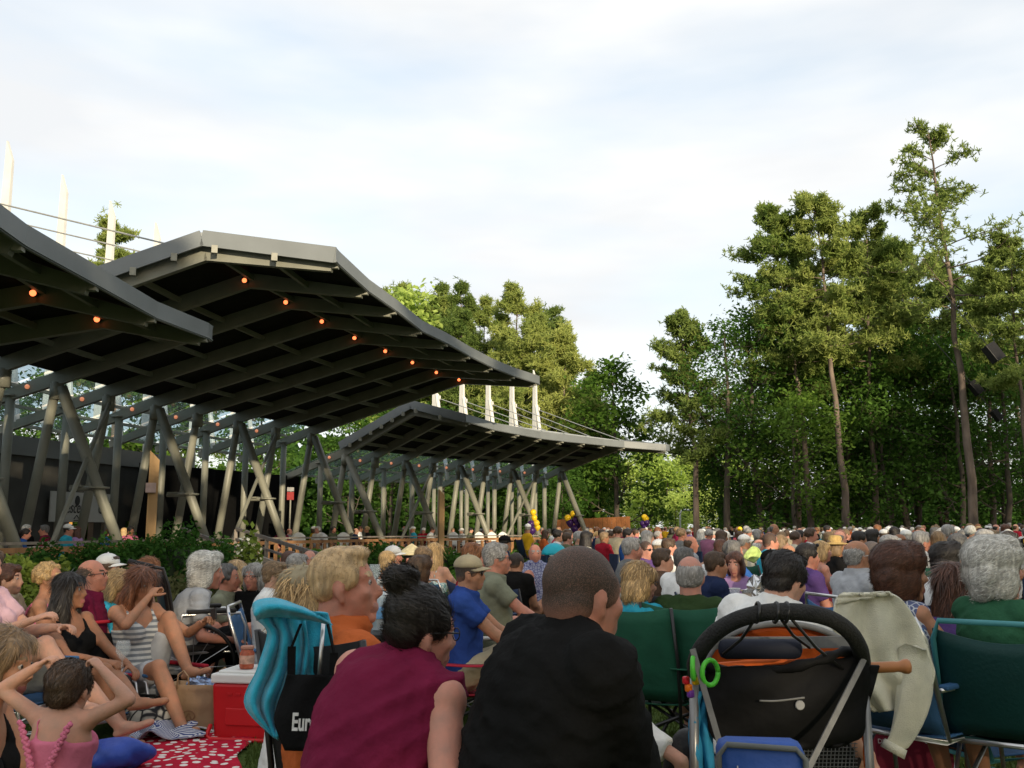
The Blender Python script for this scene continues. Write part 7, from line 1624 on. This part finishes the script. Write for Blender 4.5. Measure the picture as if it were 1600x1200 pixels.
while Y < 62:
    step = .82+.012*Y if Y < 34 else 1.5
    x = (905-800)/1517*Y if Y > 13 else (955-800)/1517*Y
    if 16 < Y < 34: x = (842-800)/1517*Y
    xm = (1650-800)/1517*Y
    x += g.uniform(0, step)
    while x < xm:
        xx = x+g.normal()*.10; yy = Y+g.normal()*.14; px = 800+1517*xx/yy
        if g.random() < .90 and free(xx, yy, px): spots.append((xx, yy, px))
        x += step*g.uniform(.85, 1.2)
    Y += 1.15+.02*Y
spots.sort(key=lambda s: s[1])
IND = spots[:285]; REST = spots[285:]
def dress(o, v, hair, shirt, skin_, trousers):
    for k, m in (('person', sk(skin_)), ('hair', hair_m(hair)), ('shirt', cl(shirt)), ('shorts', cl(trousers))):
        if k in v['slots']:
            s_ = o.material_slots[v['slots'][k]]; s_.link = 'OBJECT'; s_.material = m
def far_person(x, y, px, ztop, hd, zn, who='spectator', group=None, base=0):
    for _ in range(60):
        v = VAR[g.integers(len(VAR))]; hair = HAIRS[g.choice(len(HAIRS), p=HWt)]; sh = SHIRTS[g.choice(len(SHIRTS), p=SW)]
        st = STN[v['style']]; hn = HN[hair]
        lab = '%s%s %s%s in %s, %s' % ((st+' ') if st else '', hn, who, ' in a white cap' if v['hat'] else '', SNAME.get(sh, sh), zn)
        if v['hat']: lab = '%s %s in white cap and %s, %s' % (hn, who, SNAME.get(sh, sh), zn)
        if lab not in used and len(lab.split()) <= 16: break
    used.add(lab); s_ = g.uniform(.95, 1.05); o = bpy.data.objects.new('person', v['me']); COL.objects.link(o)
    o.location = (x, y, max(base, ztop-v['top']*s_)); o.scale = (s_,)*3; o.rotation_euler = (0, 0, -R(hd)); tag(o, lab, 'person', group)
    dress(o, v, hair, sh, ['light', 'tan', 'red', 'pink', 'pink', 'red', 'brown'][g.integers(7)], ['navy', 'khaki', 'black', 'grey'][g.integers(4)])
    return o
def ztop_of(px, y): return 1.15+.0042*y+max(0, px-1230)*.000010*y+g.normal()*.045
chb = MB(); seats = []
for x, y, px in IND:
    zt = ztop_of(px, y); o = far_person(x, y, px, zt, g.normal(76, 20), zone(px, y), group='spectators in the rows of the big crowd'); seats.append((x, y, o.location.z))
# the farthest heads, beyond counting
V_ = []; F_ = []; M_ = []; mats = []; off = 0
lowv = [far_variant('m', 'short', -6, 14, (0, 0, 0), voxel=.06), far_variant('f', 'bob', -6, 16, (10, 0, 0), voxel=.06)]
for i, (x, y, px) in enumerate(REST):
    v = lowv[i % 2]; me = v['me']; n = len(me.vertices); co = np.empty(n*3); me.vertices.foreach_get('co', co); co = co.reshape(-1, 3); a = -R(g.normal(76, 15)); c, s_ = math.cos(a), math.sin(a)
    zt = ztop_of(px, y); co = np.stack([co[:, 0]*c-co[:, 1]*s_+x, co[:, 0]*s_+co[:, 1]*c+y, co[:, 2]+zt-v['top']], 1); V_.append(co)
    hr = hair_m(HAIRS[g.choice(len(HAIRS), p=HWt)]); sh = cl(SHIRTS[g.choice(len(SHIRTS), p=SW)]); sn = sk(['light', 'red', 'pink'][i % 3]); base = len(mats); mats += [sn, hr, sh, cl('navy')]
    inv = {v['slots']['person']: 0, v['slots']['hair']: 1, v['slots']['shirt']: 2, v['slots'].get('shorts', 99): 3}
    for p in me.polygons: F_.append(tuple(k+off for k in p.vertices)); M_.append(base+inv.get(p.material_index, 0))
    off += n; seats.append((x, y, zt-v['top']))
if V_:
    um = list(dict.fromkeys(mats)); M_ = [um.index(mats[k]) for k in M_]
    tag(obj('far_crowd', mesh_np('far_crowd', np.vstack(V_), F_, um, M_)), 'mass of tiny seated spectators at the far end of the lawn before the wood', 'crowd', kind='stuff')
for x, y, dz in seats:
    a = -R(76); M = Matrix.Rotation(a, 3, 'Z'); c = Vector((x, y, 0)); z = .31+dz
    chb.box(c+M @ Vector((0, .02, z)), (.46, .44, .02), M=M); chb.box(c+M @ Vector((0, -.27, z+.22)), (.46, .025, .42), M=M)
    for sx in (-.22, .22):
        chb.beam(c+M @ Vector((sx, .22, 0)), c+M @ Vector((sx, -.24, z)), .025, .025); chb.beam(c+M @ Vector((sx, -.26, 0)), c+M @ Vector((sx, .22, z)), .025, .025)
tag(chb.build('chair_rows', NAVY_CH), 'rows of low dark folding chairs under the seated crowd', 'chairs', kind='stuff')
# people, tables and white chairs on the deck
deck = [(28, 835, 20.5, 70), (40, 834, 21.2, 100), (70, 835, 21.5, 250), (104, 843, 20.5, 80), (120, 844, 21.0, 270), (163, 842, 24, 90), (172, 828, 27.5, 150), (203, 836, 24.5, 120), (192, 840, 26, 60), (440, 835, 32.5, 150), (452, 832, 33.5, 60), (490, 826, 34.5, 80), (497, 836, 33, 200), (520, 830, 36, 120), (560, 822, 37.5, 90), (556, 836, 35.5, 90), (575, 834, 38, 250), (632, 825, 40, 100), (646, 829, 39, 260), (662, 826, 41, 180), (672, 830, 40, 90), (681, 826, 41.5, 270), (708, 825, 43, 130), (722, 829, 42.5, 250), (735, 828, 44, 90), (752, 827, 45, 100), (770, 827, 46, 250), (845, 826, 50, 100), (858, 826, 51, 260), (872, 824, 52, 80), (890, 826, 53, 120), (905, 824, 55, 250), (918, 823, 56, 100), (930, 823, 56.5, 240), (944, 824, 57, 90)]
for px, py, D, hd in deck:
    p = at(px, py, D); zn = 'on the deck left of the hedge' if px < 150 else ('on the deck by the lit doorway' if px < 300 else ('on the deck behind the railing' if px < 600 else ('on the deck near the thinner timber post' if px < 800 else 'in front of the brown board wall')))
    far_person(p.x, p.y, px, p.z, hd, zn, 'diner', 'diners seated on the pavilion deck', .15)
def deck_table(px, D, label):
    p = at(px, 840, D); root = empty('deck_table', (p.x, p.y, .15), 0, label, 'table', 'tables on the pavilion deck'); b = MB(); b.lathe([(.5, .70), (.52, .71), (.52, .73), (.5, .74)], n=20); b.build('top', WHITEP, root); b = MB(); b.lathe([(.22, 0), (.05, .04), (.04, .69)], n=12); b.build('pedestal', STEEL, root)
for px, D, lb in ((62, 21.2, 'white round table on the deck beside the left end of the railing'), (112, 21.4, 'white round table on the deck behind the dark hedge'), (505, 34.6, 'white round table on the deck under the middle columns'), (575, 37, 'white round table on the deck behind the blond young man'), (655, 40.4, 'white round table on the deck left of the thinner timber post'), (720, 43.6, 'white round table on the deck right of the thinner timber post'), (880, 53.5, 'white round table at the far end of the deck')): deck_table(px, D, lb)
def deck_chair(px, D, rz, i):
    p = at(px, 840, D); root = empty('resin_chair', (p.x, p.y, .15), rz, 'white rounded plastic chair, %s in the row behind the railing' % ('leftmost', 'second from left', 'third from left', 'fourth from left', 'fifth from left', 'sixth from left', 'rightmost')[i], 'chair', 'white plastic chairs behind the deck railing')
    b = MB(); b.box((0, 0, .44), (.46, .44, .03)); b.build('seat', WHITEP, root, bevel=.01)
    b = MB(); b.sheet(lambda u, v: Vector(((u-.5)*.50, -.24-.08*v+.05*abs(u-.5), .46+v*(.44+.12*math.sin(math.pi*u)))), 10, 6, .02); b.build('backrest', WHITEP, root, True)
    for sx in (-1, 1):
        for sy in (-1, 1): b = MB(); b.beam((sx*.22, sy*.21, 0), (sx*.2, sy*.19, .44), .03, .03); b.build('leg', WHITEP, root)
for i, (px, D) in enumerate(((473, 33), (508, 34), (543, 35.2), (715, 41.6), (755, 42.8), (775, 43.4), (792, 44))): deck_chair(px, D, R(180+40), i)
